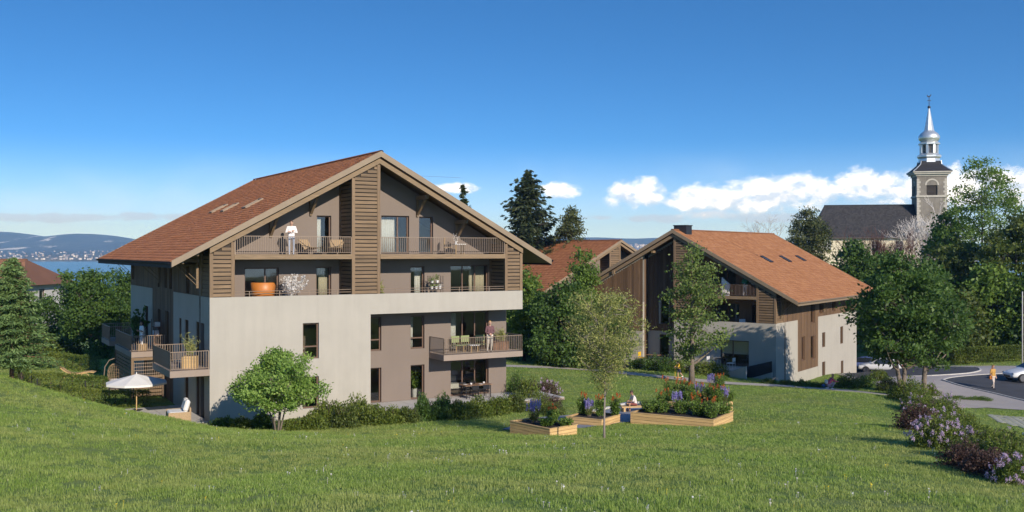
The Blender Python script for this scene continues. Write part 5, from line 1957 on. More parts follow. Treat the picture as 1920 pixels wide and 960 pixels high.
for i, (px, py) in enumerate([(1795, 748), (1825, 750), (1845, 751)]):
    shrub('shrub', ['low bright ground cover at the left tip of the paved triangle', 'low bright ground cover in the middle of the paved triangle', 'low bright ground cover at the right tip of the paved triangle'][i], gp(px, py), 0.9, 0.6, 0.28, 'mid', seed=i + 1, n=2200, size=0.10, group='ground cover in the paved triangle')
clipped_hedge('clipped_hedge', 'clipped green hedge behind the street on the right', gd(1786, 97.5).xy, gd(1917, 97.0).xy, 1.0, 1.55, seed=3, dens=260, size=0.14)
clipped_hedge('garden_hedge', 'clipped hedge in front of the wooden sun lounger', gd(44, 55.5).xy, gd(200, 58).xy, 0.8, 1.0, seed=4, size=0.09)
clipped_hedge('garden_hedge', 'clipped hedge behind the wooden sun lounger', gd(52, 69).xy, gd(188, 70).xy, 0.9, 1.1, seed=5, size=0.1)
clipped_hedge('garden_hedge', 'clipped hedge at the left end of the lounger lawn', gd(46, 68).xy, gd(40, 57).xy, 0.7, 1.0, seed=6, size=0.09)
clipped_hedge('garden_hedge', 'low clipped hedge just behind the white parasol pole', gd(126, 51.8).xy, gd(282, 53.6).xy, 0.8, 0.85, seed=7, size=0.085)
for i, (px, Y, r_, h_, lf, lb) in enumerate([(70, 84, 2.2, 1.7, 'hedge', 'wide green bush below the dark garden tree'), (120, 86, 2.0, 1.8, 'dark', 'dark bush left of the leaning garden trunk'), (206, 82, 2.2, 2.4, 'dark', 'dark bush between leaning trunk and near chalet'), (20, 80, 2.0, 1.6, 'deep', 'dark bush behind the spruce trunk'),
                                             (244, 76, 1.6, 2.2, 'dark', 'dark bush under the far balcony of the near chalet')]):
    shrub('shrub', lb, gd(px, Y), r_, r_, h_, lf, seed=i + 1, n=2600, size=0.12, group='bushes at the back of the left garden')

# fence posts with wire in the left garden
M_WIRE = mat('fence_wire', (0.05, 0.055, 0.05), 0.6, metal=0.4)


def wire_fence(label, pts, h=1.0):
    root = thing('wire_fence', label, 'fence', pts[0])
    o0 = Vector(pts[0])
    for p in pts:
        q = Vector(p) - o0
        MB().box(q.x - .03, q.x + .03, q.y - .03, q.y + .03, q.z - .1, q.z + h).build('post', M_WIRE, root)
    wr = MB()
    for a, b in zip(pts[:-1], pts[1:]):
        a, b = Vector(a) - o0, Vector(b) - o0
        for k in range(6):
            z = 0.05 + k * (h - 0.1) / 5
            wr.tube([a + Vector((0, 0, z)), b + Vector((0, 0, z))], 0.004, 3, cap=False)
        n = int((b - a).length / 0.2)
        for k in range(n):
            q = a.lerp(b, k / n)
            wr.tube([q, q + Vector((0, 0, h))], 0.003, 3, cap=False)
    wr.build('wire_mesh', M_WIRE, root)['kind'] = 'stuff'


wire_fence('dark wire fence with thin posts along the brow by the spruce', [gd(70, 53.5), gd(60, 56), gd(54, 60)], 0.9)
wire_fence('dark wire fence behind the low hedge near the parasol', [gd(160, 54.6), gd(205, 54.8), gd(250, 55.4)], 0.95)
# ------------------------------------------------------------------ planters, furniture, car
M_LARCH = mat('larch_board', (0.52, 0.345, 0.155), 0.7, woodfn((0.52, 0.345, 0.155), 'X', 0.25))
M_SOIL = mat('soil', (0.030, 0.024, 0.020), 1.0, mottled((0.030, 0.024, 0.020), 0.4, 6, 40, 1.0, 0.05))
M_PADSTONE = mat('pad_stone', (0.20, 0.21, 0.24), 0.8, mottled((0.20, 0.21, 0.24), 0.15, 2, 30))
M_EDGE = mat('edging_stone', (0.50, 0.48, 0.45), 0.9, mottled((0.50, 0.48, 0.45), 0.12, 3, 30))
M_RATTAN = mat('rattan', (0.36, 0.25, 0.14), 0.8, mottled((0.36, 0.25, 0.14), 0.3, 30, 80, 0.8, 0.02))
M_ORANGE = mat('orange_leather', (0.50, 0.17, 0.03), 0.45)
M_OLIVE = mat('green_fabric', (0.25, 0.29, 0.13), 0.9)
M_BLACK = mat('black_steel', (0.02, 0.02, 0.022), 0.5, metal=0.4)
M_TABLE = mat('table_top', (0.22, 0.13, 0.075), 0.6, woodfn((0.22, 0.13, 0.075), 'X', 0.1))
M_POT = mat('white_pot', (0.72, 0.71, 0.69), 0.5)
M_YELLOW = mat('yellow_paint', (0.70, 0.42, 0.02), 0.5)


def planter(label, Fp, Lp, Rp, h, boards=2, deep=1.9):
    """raised bed: loose boards on four sides, corner posts, soil"""
    Fp, Lp, Rp = (Vector(p) for p in (Fp, Lp, Rp))
    # make the corner square while keeping the two visible sides
    e1 = (Lp - Fp).xy
    e2 = (Rp - Fp).xy
    ux = e1.normalized()
    perp = Vector((ux.y, -ux.x))
    if perp.dot(e2) < 0:
        perp = -perp
    kx = Rp.x / Rp.y
    Lx, Ly = e1.length, max((kx * Fp.y - Fp.x) / (perp.x - kx * perp.y), 0.8)
    Ly = min(Ly, deep)
    ang = math.atan2(ux.y, ux.x)
    sgn = 1 if (-math.sin(ang) * perp.x + math.cos(ang) * perp.y) > 0 else -1
    cs = [Fp.xy, Fp.xy + ux * Lx, Fp.xy + perp * Ly, Fp.xy + ux * Lx + perp * Ly]
    z0 = min(gz(c.x, c.y) for c in cs) - 0.05
    zt = Fp.z + h
    hh = zt - z0
    root = thing('planter', label, 'planter', (Fp.x, Fp.y, z0), ang)
    th = 0.045
    bh = h / boards
    nb = int(math.ceil(hh / bh))
    for k in range(nb):
        a, b = hh - (k + 1) * bh + 0.014, hh - k * bh
        ya, yb = (0, Ly) if sgn > 0 else (-Ly, 0)
        MB().box(0, Lx, ya, ya + th, a, b).build('board', M_LARCH, root, bevel=0.004)
        MB().box(0, Lx, yb - th, yb, a, b).build('board', M_LARCH, root, bevel=0.004)
        o = MB().box(0, (yb - ya) - 2 * th - .004, 0, th, a, b)
        for xx in (th, Lx):
            q = MB().box(0, (yb - ya) - 2 * th - .004, 0, th, a, b).build('board', M_LARCH, root, (xx, ya + th + .002, 0), PI / 2, bevel=0.004)
    cap = MB()
    ya, yb = (0, Ly) if sgn > 0 else (-Ly, 0)
    for (x0, x1, y0, y1) in ((-.02, Lx + .02, ya - .02, ya + .09), (-.02, Lx + .02, yb - .09, yb + .02), (-.02, .09, ya + .092, yb - .092), (Lx - .09, Lx + .02, ya + .092, yb - .092)):
        MB().box(x0, x1, y0, y1, hh + 0.002, hh + 0.032).build('rim_board', M_LARCH, root)
    MB().box(th + .003, Lx - th - .003, ya + th + .003, yb - th - .003, 0.0, hh - 0.045).build('soil', M_SOIL, root)
    inside = lambda u, v: Vector((Fp.x, Fp.y, z0 + hh - 0.045)) + Vector((ux.x, ux.y, 0)) * (Lx * u) + Vector((perp.x, perp.y, 0)) * (Ly * v)
    return root, inside


p1, in1 = planter('smallest wooden planter, nearest the lawn, with a lavender clump', gp(1031, 818), gp(956, 813), gp(1082, 803), 0.28)
p2, in2 = planter('wooden planter behind the smallest one, left of the thin young tree', gp(1128, 800), gp(1062, 796), gp(1172, 793), 0.28)
p3, in3 = planter('longest wooden planter right of the thin young tree, full of shrubs', gp(1338, 801), gp(1182, 795), gp(1404, 789), 0.30, deep=2.7)
p4, in4 = planter('higher wooden planter behind the longest one', gp(1352, 776), gp(1235, 772), gp(1408, 766), 0.38)
p5, in5 = planter('small wooden planter at the back of the raised beds', gp(1362, 752), gp(1318, 750), gp(1386, 748), 0.42)


def flower_plant(name, label, base, h, spread, kind, seed, n_st=9, cat='plant'):
    """upright perennial: stems, leaves, flower spikes"""
    rng = np.random.default_rng(seed)
    root = thing(name, label, cat, base)
    st = MB()
    LP, LA, FP = [], [], []
    for i in range(n_st):
        a = rng.uniform(0, 2 * PI)
        r_ = spread * rng.random() ** 0.6
        hh = h * rng.uniform(0.7, 1.05)
        tip = np.array([math.cos(a) * r_, math.sin(a) * r_, hh])
        b0 = np.array([math.cos(a), math.sin(a), 0]) * r_ * 0.35
        st.tube([b0, b0 * 0.4 + tip * 0.6, tip], [0.008, 0.006, 0.004], 3, cap=False)
        nl = 70 if kind != 'lavender' else 26
        u = rng.uniform(0.06, 0.86 if kind != 'lavender' else 0.5, nl)
        c = b0[None] + (tip - b0)[None] * u[:, None]
        d = rng.normal(0, 1, (nl, 3))
        d[:, 2] = 0.3 if kind != 'lavender' else 1.5
        LP.append(c + unit(d) * rng.uniform(0.04, 0.16, (nl, 1)))
        LA.append(d)
        if kind in ('lavender', 'cream') or (kind == 'scarlet' and i % 3 == 0):
            m = 34 if kind == 'scarlet' else 46
            v = rng.random(m)
            sl = 0.17 if kind == 'scarlet' else 0.30
            FP.append(tip[None] + np.c_[0 * v, 0 * v, v * sl - 0.03] + rng.normal(0, 1, (m, 3)) * ((0.032 if kind == 'scarlet' else 0.026) * (1 - 0.6 * v))[:, None])
    st.build('stem', M_BARKD if kind != 'lavender' else M_BARK, root)
    LP, LA = np.vstack(LP), np.vstack(LA)
    lf = 'mid' if kind != 'lavender' else 'hedge'
    link('foliage', leaf_mesh('foliage', LP, 0.10 if kind != 'lavender' else 0.12, LEAF[lf], rng, None, LA, 0.5 if kind != 'lavender' else 0.16), root)
    if FP:
        FP = np.vstack(FP)
        link('blossom', leaf_mesh('blossom', FP, 0.045, LEAF[kind], rng, None, None, 0.8), root)
    return root


for nm, lb, p_, h, sp, kd, sd in [
        ('lavender', 'large lavender clump in the smallest planter', in1(0.72, 0.5), 0.62, 0.26, 'lavender', 1),
        ('salvia', 'thin red-flowered salvia in the smallest planter behind the lavender', in1(0.42, 0.75), 0.62, 0.2, 'scarlet', 2),
        ('herb', 'small green herb in the middle of the smallest planter', in1(0.32, 0.35), 0.30, 0.28, 'green', 3),
        ('herb', 'small green herb at the right corner of the smallest planter', in1(0.08, 0.7), 0.30, 0.22, 'green', 4),
        ('salvia', 'red salvia at the left end of the middle planter', in2(0.85, 0.6), 0.85, 0.22, 'scarlet', 5),
        ('lavender', 'pale lavender between the red salvias of the middle planter', in2(0.62, 0.5), 0.5, 0.22, 'lavender', 6),
        ('salvia', 'red salvia left of the thin trunk in the middle planter', in2(0.38, 0.6), 0.80, 0.22, 'scarlet', 7),
        ('salvia', 'red salvia right of the thin trunk in the middle planter', in2(0.06, 0.85), 0.85, 0.18, 'scarlet', 8),
        ('shrublet', 'bushy green plant at the left end of the longest planter', in3(0.92, 0.5), 0.50, 0.36, 'green', 9),
        ('salvia', 'red salvia near the left end of the longest planter', in3(0.80, 0.7), 0.80, 0.28, 'scarlet', 10),
        ('lavender', 'lavender at the left third of the longest planter', in3(0.60, 0.62), 0.62, 0.24, 'lavender', 11),
        ('shrublet', 'bushy green plant in the middle of the longest planter', in3(0.48, 0.4), 0.62, 0.38, 'green', 12),
        ('shrublet', 'bushy green plant right of the middle of the longest planter', in3(0.28, 0.4), 0.58, 0.36, 'green', 13),
        ('shrublet', 'bushy green plant at the front corner of the longest planter', in3(0.10, 0.3), 0.55, 0.34, 'green', 14),
        ('shrublet', 'bushy green plant at the right end of the longest planter', in3(0.06, 0.75), 0.55, 0.34, 'green', 15),
        ('salvia', 'orange-red salvia in the longest planter before the lavender', in3(0.42, 0.8), 0.70, 0.26, 'scarlet', 25),
        ('shrublet', 'leafy plant just left of the front corner of the longest planter', in3(0.20, 0.7), 0.55, 0.36, 'green', 26),
        ('shrublet', 'leafy plant in the left third of the longest planter', in3(0.70, 0.35), 0.52, 0.38, 'green', 27),
        ('salvia', 'orange-red salvia at the right end of the longest planter', in3(0.16, 0.45), 0.68, 0.28, 'scarlet', 28),
        ('shrublet', 'leafy plant second from left in the longest planter', in3(0.84, 0.3), 0.46, 0.34, 'green', 29),
        ('salvia', 'red salvia in the right half of the higher planter', in4(0.14, 0.4), 0.85, 0.34, 'scarlet', 30),
        ('salvia', 'orange salvia between the tall salvias of the higher planter', in4(0.60, 0.45), 0.95, 0.34, 'scarlet', 31),
        ('shrublet', 'leafy green plant at the left front of the higher planter', in4(0.84, 0.25), 0.6, 0.36, 'green', 32),
        ('salvia', 'tall red salvia at the left end of the higher planter', in4(0.92, 0.5), 1.05, 0.34, 'scarlet', 16),
        ('salvia', 'tall red salvia second from left in the higher planter', in4(0.72, 0.6), 1.0, 0.34, 'scarlet', 17),
        ('lavender', 'lavender standing in the middle of the higher planter', in4(0.42, 0.5), 0.68, 0.24, 'lavender', 18),
        ('salvia', 'wide red salvia right of the lavender in the higher planter', in4(0.26, 0.5), 0.88, 0.38, 'scarlet', 19),
        ('shrublet', 'leafy green plant before the wide salvia in the higher planter', in4(0.52, 0.25), 0.6, 0.36, 'green', 20),
        ('lavender', 'lavender at the right end of the higher planter', in4(0.06, 0.6), 0.55, 0.18, 'lavender', 21),
        ('shrublet', 'leafy plant in the far right corner of the higher planter', in4(0.06, 0.92), 0.6, 0.26, 'green', 22),
        ('salvia', 'tall red salvia in the small back planter', in5(0.35, 0.5), 1.0, 0.3, 'scarlet', 23),
        ('lavender', 'pale lavender beside the tall salvia in the back planter', in5(0.75, 0.5), 0.7, 0.22, 'lavender', 24)]:
    flower_plant(nm, lb, p_, h * 1.15, sp * 1.25, kd, sd, n_st=17 if kd != 'lavender' else 22)

# paved strip between the planters, edging
drape('paved_pad', [gp(*p).xy for p in [(940, 806), (1000, 784), (1110, 776), (1175, 759), (1222, 757), (1232, 768), (1180, 792), (1120, 800), (1010, 812)]], 0.03, M_PADSTONE, 1.0)
ed = MB()
el_ = [gp(*p) + Vector((0, 0, 0.05)) for p in [(1100, 775), (1140, 767), (1175, 758), (1222, 756)]]
for a_, b_ in zip(el_[:-1], el_[1:]):
    ed.bar(a_, b_, 0.16, 0.12)
tag(ed.build('edging', M_EDGE), kind='structure')
# low bench the boy sits on
bq = gp(1190, 772)
bench = thing('bench', 'low wooden bench beside the planters under the seated boy', 'bench', bq, R(8))
for k in range(3):
    MB().box(-0.75, 0.75, -0.30 + k * 0.2, -0.12 + k * 0.2, 0.26, 0.31).build('plank', M_LARCH, bench)
for sx in (-0.6, 0.6):
    MB().box(sx - 0.05, sx + 0.05, -0.26, 0.26, -0.05, 0.258).build('leg', M_LARCH, bench)
BENCH_TOP = bq + Vector((0, 0, 0.31))


# ---------------- terrace and garden on the left
def parasol(loc):
    root = thing('parasol', 'open white garden parasol on the left terrace', 'parasol', loc)
    n, R_, h0, h1 = 8, 1.58, 1.50, 1.93
    mb = MB()
    vs = [(0, 0, h1)]
    for ring, (rr, zz) in enumerate(((0.55, 0.42), (1.0, 0.0))):
        for k in range(n):
            a = 2 * PI * k / n
            for s_, off in ((0, 0.0), (1, PI / n)):
                rad = R_ * rr * (1.0 if s_ == 0 else 0.935)
                z = h0 + (h1 - h0) * (1 - rr) ** 1.0 * (1.02 if s_ == 0 else 0.97) - (0.0 if s_ == 0 else 0.01)
                vs.append((rad * math.cos(a + off), rad * math.sin(a + off), z))
    m2 = 2 * n
    fs = [(0, 1 + k, 1 + (k + 1) % m2) for k in range(m2)] + [(1 + k, 1 + m2 + k, 1 + m2 + (k + 1) % m2, 1 + (k + 1) % m2) for k in range(m2)]
    # hanging hem
    vs += [(x, y, z - 0.10) for x, y, z in vs[1 + m2:1 + 2 * m2]]
    fs += [(1 + m2 + k, 1 + 2 * m2 + k, 1 + 2 * m2 + (k + 1) % m2, 1 + m2 + (k + 1) % m2) for k in range(m2)]
    mb.add(vs, fs)
    c = mb.build('canopy', M_WHITECLOTH, root)
    c.modifiers.new('thick', 'SOLIDIFY').thickness = 0.006
    MB().tube([(0, 0, 0), (0, 0, h1 + 0.02)], 0.026, 8).build('pole', M_LARCH, root)
    MB().lathe([(0.02, 0), (0.035, 0.02), (0.03, 0.06), (0.0, 0.10)], 8, (0, 0, h1)).build('finial', M_POT, root)
    for k in range(n):
        a = 2 * PI * k / n
        MB().tube([(0, 0, h1 - 0.06), (1.5 * math.cos(a), 1.5 * math.sin(a), h0 + 0.0)], 0.008, 4).build('rib', M_LARCH, root)
    MB().box(-0.24, 0.24, -0.24, 0.24, 0.0, 0.06).build('base', M_DARKMETAL, root)


parasol(gd(256, 51.6))

q = loc2w(AX, -1.35, 0.75, 0.033)
ac = thing('armchair', 'woven armchair with white cushions on the left terrace', 'armchair', q, R(-66))
ac.scale = (1.15, 1.15, 1.15)
MB().box(-0.52, 0.52, -0.40, 0.42, 0.10, 0.30).build('seat_frame', M_RATTAN, ac, bevel=0.02)
for sx in (-1, 1):
    MB().box(sx * 0.56 - 0.05, sx * 0.56 + 0.05, -0.42, 0.45, 0.10, 0.50).build('arm', M_RATTAN, ac, bevel=0.02)
MB().box(-0.508, 0.508, 0.425, 0.50, 0.10, 0.66).build('backrest', M_RATTAN, ac, bevel=0.02)
MB().box(-0.49, 0.49, -0.40, 0.40, 0.305, 0.50).build('seat_cushion', M_WHITECLOTH, ac, bevel=0.05)
for sx in (-0.25, 0.25):
    MB().box(-0.24, 0.24, -0.10, 0.10, 0.0, 0.48, Matrix.Rotation(R(-16), 4, 'X')).build('back_cushion', M_WHITECLOTH, ac, (sx, 0.26, 0.505), bevel=0.06)
for sx in (-0.5, 0.5):
    for sy in (-0.34, 0.42):
        MB().box(sx - .03, sx + .03, sy - .03, sy + .03, 0, 0.098).build('leg', M_LARCH, ac)

eg = thing('hanging_chair', 'egg-shaped hanging wicker chair with cushion by the left garden', 'chair', gd(215, 60) + Vector((0, 0, 0.0)), R(20))
MB().tube([(-0.55, 0.1, 0.02), (-0.62, 0.1, 0.6), (-0.55, 0.08, 1.35), (-0.3, 0.04, 1.75), (0.0, 0, 1.85), (0.06, 0, 1.80)], 0.03, 8).build('stand', M_BRONZE, eg, smooth=True)
MB().lathe([(0.50, 0.0), (0.52, 0.02), (0.52, 0.05), (0.48, 0.05)], 20).build('base_ring', M_BRONZE, eg)
MB().tube([(0.05, 0, 1.80), (0.05, 0, 1.55)], 0.012, 5).build('chain', M_BLACK, eg)
sh = MB()
for k in range(14):                                   # wicker shell, open to the front
    a = R(25) + (2 * PI - R(130)) * k / 13 - R(0)
    pts = []
    for j in range(9):
        t = PI * j / 8
        rr = 0.46 * math.sin(t) ** 0.8
        pts.append((0.05 + rr * math.cos(a + R(40)), rr * math.sin(a + R(40)), 0.92 - 0.62 * math.cos(t) * (1 if t < PI / 2 else 1.0)))
    sh.tube(pts, 0.008, 4)
for j in range(1, 9):
    t = PI * j / 9
    rr = 0.46 * math.sin(t) ** 0.8
    sh.tube([(0.05 + rr * math.cos(R(65) + (2 * PI - R(130)) * k / 12), rr * math.sin(R(65) + (2 * PI - R(130)) * k / 12), 0.92 - 0.62 * math.cos(t)) for k in range(13)], 0.007, 4)
sh.build('wicker_shell', M_RATTAN, eg)
MB().lathe([(0.05, 0), (0.30, 0.02), (0.36, 0.10), (0.28, 0.18), (0.05, 0.2)], 14, (0.05, 0, 0.42)).build('cushion', M_WHITECLOTH, eg, smooth=True)

lg = gd(146, 62)
lo = thing('sun_lounger', 'curved pale wooden sun lounger on the garden lawn', 'lounger', lg, R(12))
prof = [(-1.0, 0.78), (-0.75, 0.55), (-0.4, 0.36), (0.0, 0.34), (0.4, 0.42), (0.75, 0.45), (1.0, 0.40)]
for k in range(24):
    u = k / 23 * (len(prof) - 1)
    i = min(int(u), len(prof) - 2)
    f_ = u - i
    x = prof[i][0] * (1 - f_) + prof[i + 1][0] * f_
    z = prof[i][1] * (1 - f_) + prof[i + 1][1] * f_
    sl = math.atan2(prof[i + 1][1] - prof[i][1], prof[i + 1][0] - prof[i][0])
    MB().box(-0.036, 0.036, -0.32, 0.32, -0.012, 0.012, Matrix.Rotation(-sl, 4, 'Y')).build('slat', M_LARCH, lo, (x, 0, z))
for sy in (-0.3, 0.3):
    MB().tube([(p[0], sy, p[1] - 0.035) for p in prof], 0.022, 6).build('side_rail', M_LARCH, lo)
    for cx in (-0.45, 0.45):
        MB().tube([(cx + 0.3 * math.cos(R(t)), sy, 0.02 + 0.33 * math.sin(R(t))) for t in range(0, 181, 20)], 0.02, 6).build('leg', M_LARCH, lo)


# ---------------- furniture on the near chalet
def A_(x, y, z):
    return loc2w(AX, x, y, z)


def chair(label, loc, rz, seat_m, frame_m, w=0.5, seat=0.44, back=0.85, cat='chair', group=None, name='chair'):
    c = thing(name, label, cat, loc, rz, group)
    MB().box(-w / 2, w / 2, -w / 2, w / 2, seat - 0.05, seat).build('seat', seat_m, c, bevel=0.012)
    MB().box(-w / 2, w / 2, w / 2 - 0.05, w / 2, seat + 0.10, back).build('backrest', seat_m, c, bevel=0.012)
    for sx in (-1, 1):
        MB().tube([(sx * (w / 2 - 0.03), -w / 2 + 0.03, 0), (sx * (w / 2 - 0.03), -w / 2 + 0.03, seat - 0.05)], 0.014, 6).build('leg', frame_m, c)
        MB().tube([(sx * (w / 2 - 0.03), w / 2 - 0.025, 0), (sx * (w / 2 - 0.03), w / 2 - 0.025, seat + 0.12)], 0.014, 6).build('leg', frame_m, c)
    return c


def table(label, loc, rz, L, Wd, h, top_m, leg_m, cat='table'):
    t = thing('table', label, cat, loc, rz)
    MB().box(-L / 2, L / 2, -Wd / 2, Wd / 2, h - 0.04, h).build('tabletop', top_m, t, bevel=0.006)
    for sx in (-1, 1):
        for sy in (-1, 1):
            MB().box(sx * (L / 2 - .1) - .02, sx * (L / 2 - .1) + .02, sy * (Wd / 2 - .08) - .02, sy * (Wd / 2 - .08) + .02, 0, h - 0.04).build('leg', leg_m, t)
    return t


def pot_plant(label, loc, h, r_pot, h_pot, leaf, seed, pot_m, spread=0.35, nleaf=260, size=0.16, aspect=0.3, cat='plant', square=False, name='potted_plant', z_lo=0.25):
    rng = np.random.default_rng(seed)
    t = thing(name, label, cat, loc)
    if square:
        MB().box(-r_pot, r_pot, -r_pot * 0.7, r_pot * 0.7, 0, h_pot).build('pot', pot_m, t, bevel=0.006)
    else:
        MB().lathe([(r_pot * 0.72, 0), (r_pot, h_pot), (r_pot * 0.9, h_pot), (r_pot * 0.88, h_pot - 0.04)], 14).build('pot', pot_m, t)
    st = MB()
    C, A2 = [], []
    for i in range(14):
        a = rng.uniform(0, 6.28)
        tip = np.array([math.cos(a) * spread * rng.random(), math.sin(a) * spread * rng.random(), h * rng.uniform(0.6, 1.0)])
        st.tube([(0, 0, h_pot - 0.03), (tip[0] * 0.3, tip[1] * 0.3, (h_pot + tip[2]) / 2), tip], [0.008, 0.006, 0.003], 3, cap=False)
        n = nleaf // 14
        u = rng.uniform(z_lo, 1.0, n)[:, None]
        p0 = np.array([0, 0, h_pot])
        C.append(p0 + (tip - p0) * u + rng.normal(0, 0.07, (n, 3)))
        A2.append(np.repeat((tip - p0)[None], n, 0) + [0, 0, -0.1])
    st.build('stem', M_BARK, t)
    link('foliage', leaf_mesh('foliage', np.vstack(C), size, LEAF[leaf], rng, None, np.vstack(A2), aspect, 0.8), t)
    return t


AR = R(30.4)
# dining set on the ground terrace
table('dark dining table laid for a meal on the ground terrace', A_(15.1, 0.85, 0.003), AR, 1.75, 0.85, 0.76, M_TABLE, M_BLACK)
for i, (dx, dy, rz, w1) in enumerate([(-0.45, -0.62, PI, 'left chair before'), (0.25, -0.62, PI, 'right chair before'), (-0.45, 0.62, 0, 'left chair behind'), (0.25, 0.62, 0, 'right chair behind')]):
    chair('black wire %s the dining table on the ground terrace' % w1, A_(15.1 + dx, 0.85 + dy, 0.003), AR + rz, M_BLACK, M_BLACK, 0.42, 0.45, 0.8, group='dining chairs on the ground terrace')
for i, (nm, lb, dx, dy, pr, m_) in enumerate([
        ('bottle', 'dark bottle on the dining table', -0.05, 0.1, [(0.035, 0), (0.036, 0.2), (0.014, 0.25), (0.014, 0.31)], M_BLACK),
        ('cup', 'white cup at the right end of the dining table', 0.55, 0.05, [(0.05, 0), (0.06, 0.09), (0.055, 0.09), (0.045, 0.02)], M_POT),
        ('cup', 'white cup left of the bottle on the dining table', -0.35, -0.1, [(0.05, 0), (0.06, 0.09), (0.055, 0.09), (0.045, 0.02)], M_POT),
        ('plate', 'pale plate in the middle of the dining table', 0.22, -0.18, [(0.07, 0), (0.14, 0.02), (0.13, 0.022), (0.06, 0.006)], M_POT),
        ('plate', 'pale plate at the left end of the dining table', -0.62, 0.1, [(0.07, 0), (0.14, 0.02), (0.13, 0.022), (0.06, 0.006)], M_POT)]):
    o = MB().lathe(pr, 14).build(nm, m_, None, A_(15.1 + dx, 0.85 + dy, 0.765), smooth=True)
    tag(o, lb, nm)
# first floor balcony on the right
for i, (x, y, rz, lb) in enumerate([(14.2, 1.35, 0.1, 'green lounge chair at the left of the front balcony'), (14.85, 1.45, 0.0, 'green lounge chair second from left on the front balcony'), (15.75, 1.4, -0.2, 'green lounge chair nearest the man on the front balcony')]):
    chair(lb, A_(x, y, 2.602), AR + rz, M_OLIVE, M_LARCH, 0.55, 0.40, 0.88, group='green chairs on the front balcony')
table('small low white table on the front balcony', A_(14.9, 0.75, 2.602), AR, 0.6, 0.45, 0.42, M_POT, M_LARCH)
pot_plant('grassy plant in a long wooden trough at the right of the front balcony', A_(16.95, 1.2, 2.602), 1.25, 0.45, 0.5, 'olive', 3, M_BARKR, 0.5, 420, 0.26, 0.10, square=True, name='trough_plant')
# top balcony, left: two sling chairs and a low table; right: small white table with vase
for i, (x, rz, lb) in enumerate([(5.35, 0.5, 'brown sling chair right of the man in white on the top balcony'), (6.85, -0.5, 'brown sling chair beside the central timber pier')]):
    s_ = thing('sling_chair', lb, 'chair', A_(x, 1.1, 8.122), AR + rz, 'sling chairs on the top balcony')
    MB().add([(-.35, -.38, .42), (.35, -.38, .42), (.28, .02, .30), (-.28, .02, .30), (-.38, .42, .82), (.38, .42, .82)], [(0, 1, 2, 3), (3, 2, 5, 4)]).build('sling', M_RATTAN, s_).modifiers.new('t', 'SOLIDIFY').thickness = 0.015
    for sx in (-1, 1):
        MB().tube([(sx * .36, -.38, .42), (-sx * .3, .35, 0.0)], 0.011, 5).build('leg', M_BLACK, s_)
        MB().tube([(sx * .38, .42, .82), (-sx * .3, -.35, 0.0)], 0.011, 5).build('leg', M_BLACK, s_)
tb = thing('side_table', 'round black side table between the sling chairs', 'table', A_(6.1, 1.05, 8.122))
MB().lathe([(0.26, 0.40), (0.27, 0.42), (0.26, 0.43)], 18).build('tabletop', M_BLACK, tb)
for k in range(3):
    a = 2.1 * k
    MB().tube([(0.2 * math.cos(a), 0.2 * math.sin(a), 0.40), (0.24 * math.cos(a), 0.24 * math.sin(a), 0)], 0.01, 5).build('leg', M_BLACK, tb)
table('small white table near the right end of the top balcony', A_(14.05, 0.95, 8.122), AR, 0.7, 0.5, 0.62, M_POT, M_LARCH)
pot_plant('white vase with pale flowers on the top balcony table', A_(13.9, 0.95, 8.745), 0.5, 0.07, 0.18, 'cream', 5, M_POT, 0.16, 120, 0.07, 0.7)
chair('dark slim chair left of the small white table on the top balcony', A_(13.45, 1.1, 8.122), AR + 1.2, M_RATTAN, M_BLACK, 0.45, 0.45, 0.95)
# second floor loggia
oc = thing('tub_chair', 'orange leather tub chair in the left loggia behind the cream parapet', 'armchair', A_(2.9, 0.95, 5.404), AR + 2.6)
oc.scale = (1.15, 1.15, 1.35)
MB().box(-0.42, 0.42, -0.40, 0.30, 0.30, 0.50).build('seat', M_ORANGE, oc, bevel=0.06)
bk = MB()
vs, fs = [], []
for k in range(13):
    a = R(-20) + R(220) * k / 12
    for rr, zz in ((0.46, 0.28), (0.55, 0.98), (0.47, 1.0), (0.40, 0.30)):
        vs.append((rr * math.cos(a), rr * math.sin(a) * 0.9, zz - (0.22 if k in (0, 12) and zz > .5 else 0.1 if k in (1, 11) and zz > .5 else 0)))
for k in range(12):
    for j in range(4):
        fs.append((k * 4 + j, (k + 1) * 4 + j, (k + 1) * 4 + (j + 1) % 4, k * 4 + (j + 1) % 4))
fs += [(0, 1, 2, 3), (48, 51, 50, 49)]
bk.add(vs, fs).build('backrest', M_ORANGE, oc, smooth=True)
for sx, sy in ((-.3, -.3), (.3, -.3), (-.3, .25), (.3, .25)):
    MB().tube([(sx, sy, 0), (sx, sy, 0.3)], 0.018, 6).build('leg', M_BLACK, oc)
bl_ = pot_plant('white flowering branches in a vase in the left loggia', A_(4.25, 0.75, 5.404), 1.75, 0.12, 0.45, 'cream', 8, M_POT, 0.95, 1500, 0.085, 0.8, z_lo=0.35)
sf = thing('plant_shelf', 'black metal shelf of potted plants in the right loggia', 'shelf', A_(12.75, 1.25, 5.404), AR)
for sx in (-.4, .4):
    for sy in (-.14, .14):
        MB().box(sx - .012, sx + .012, sy - .012, sy + .012, 0, 1.55).build('post', M_BLACK, sf)
for zz in (0.35, 0.78, 1.12):
    MB().box(-.4, .4, -.14, .14, zz, zz + 0.03).build('shelf_board', M_BLACK, sf)
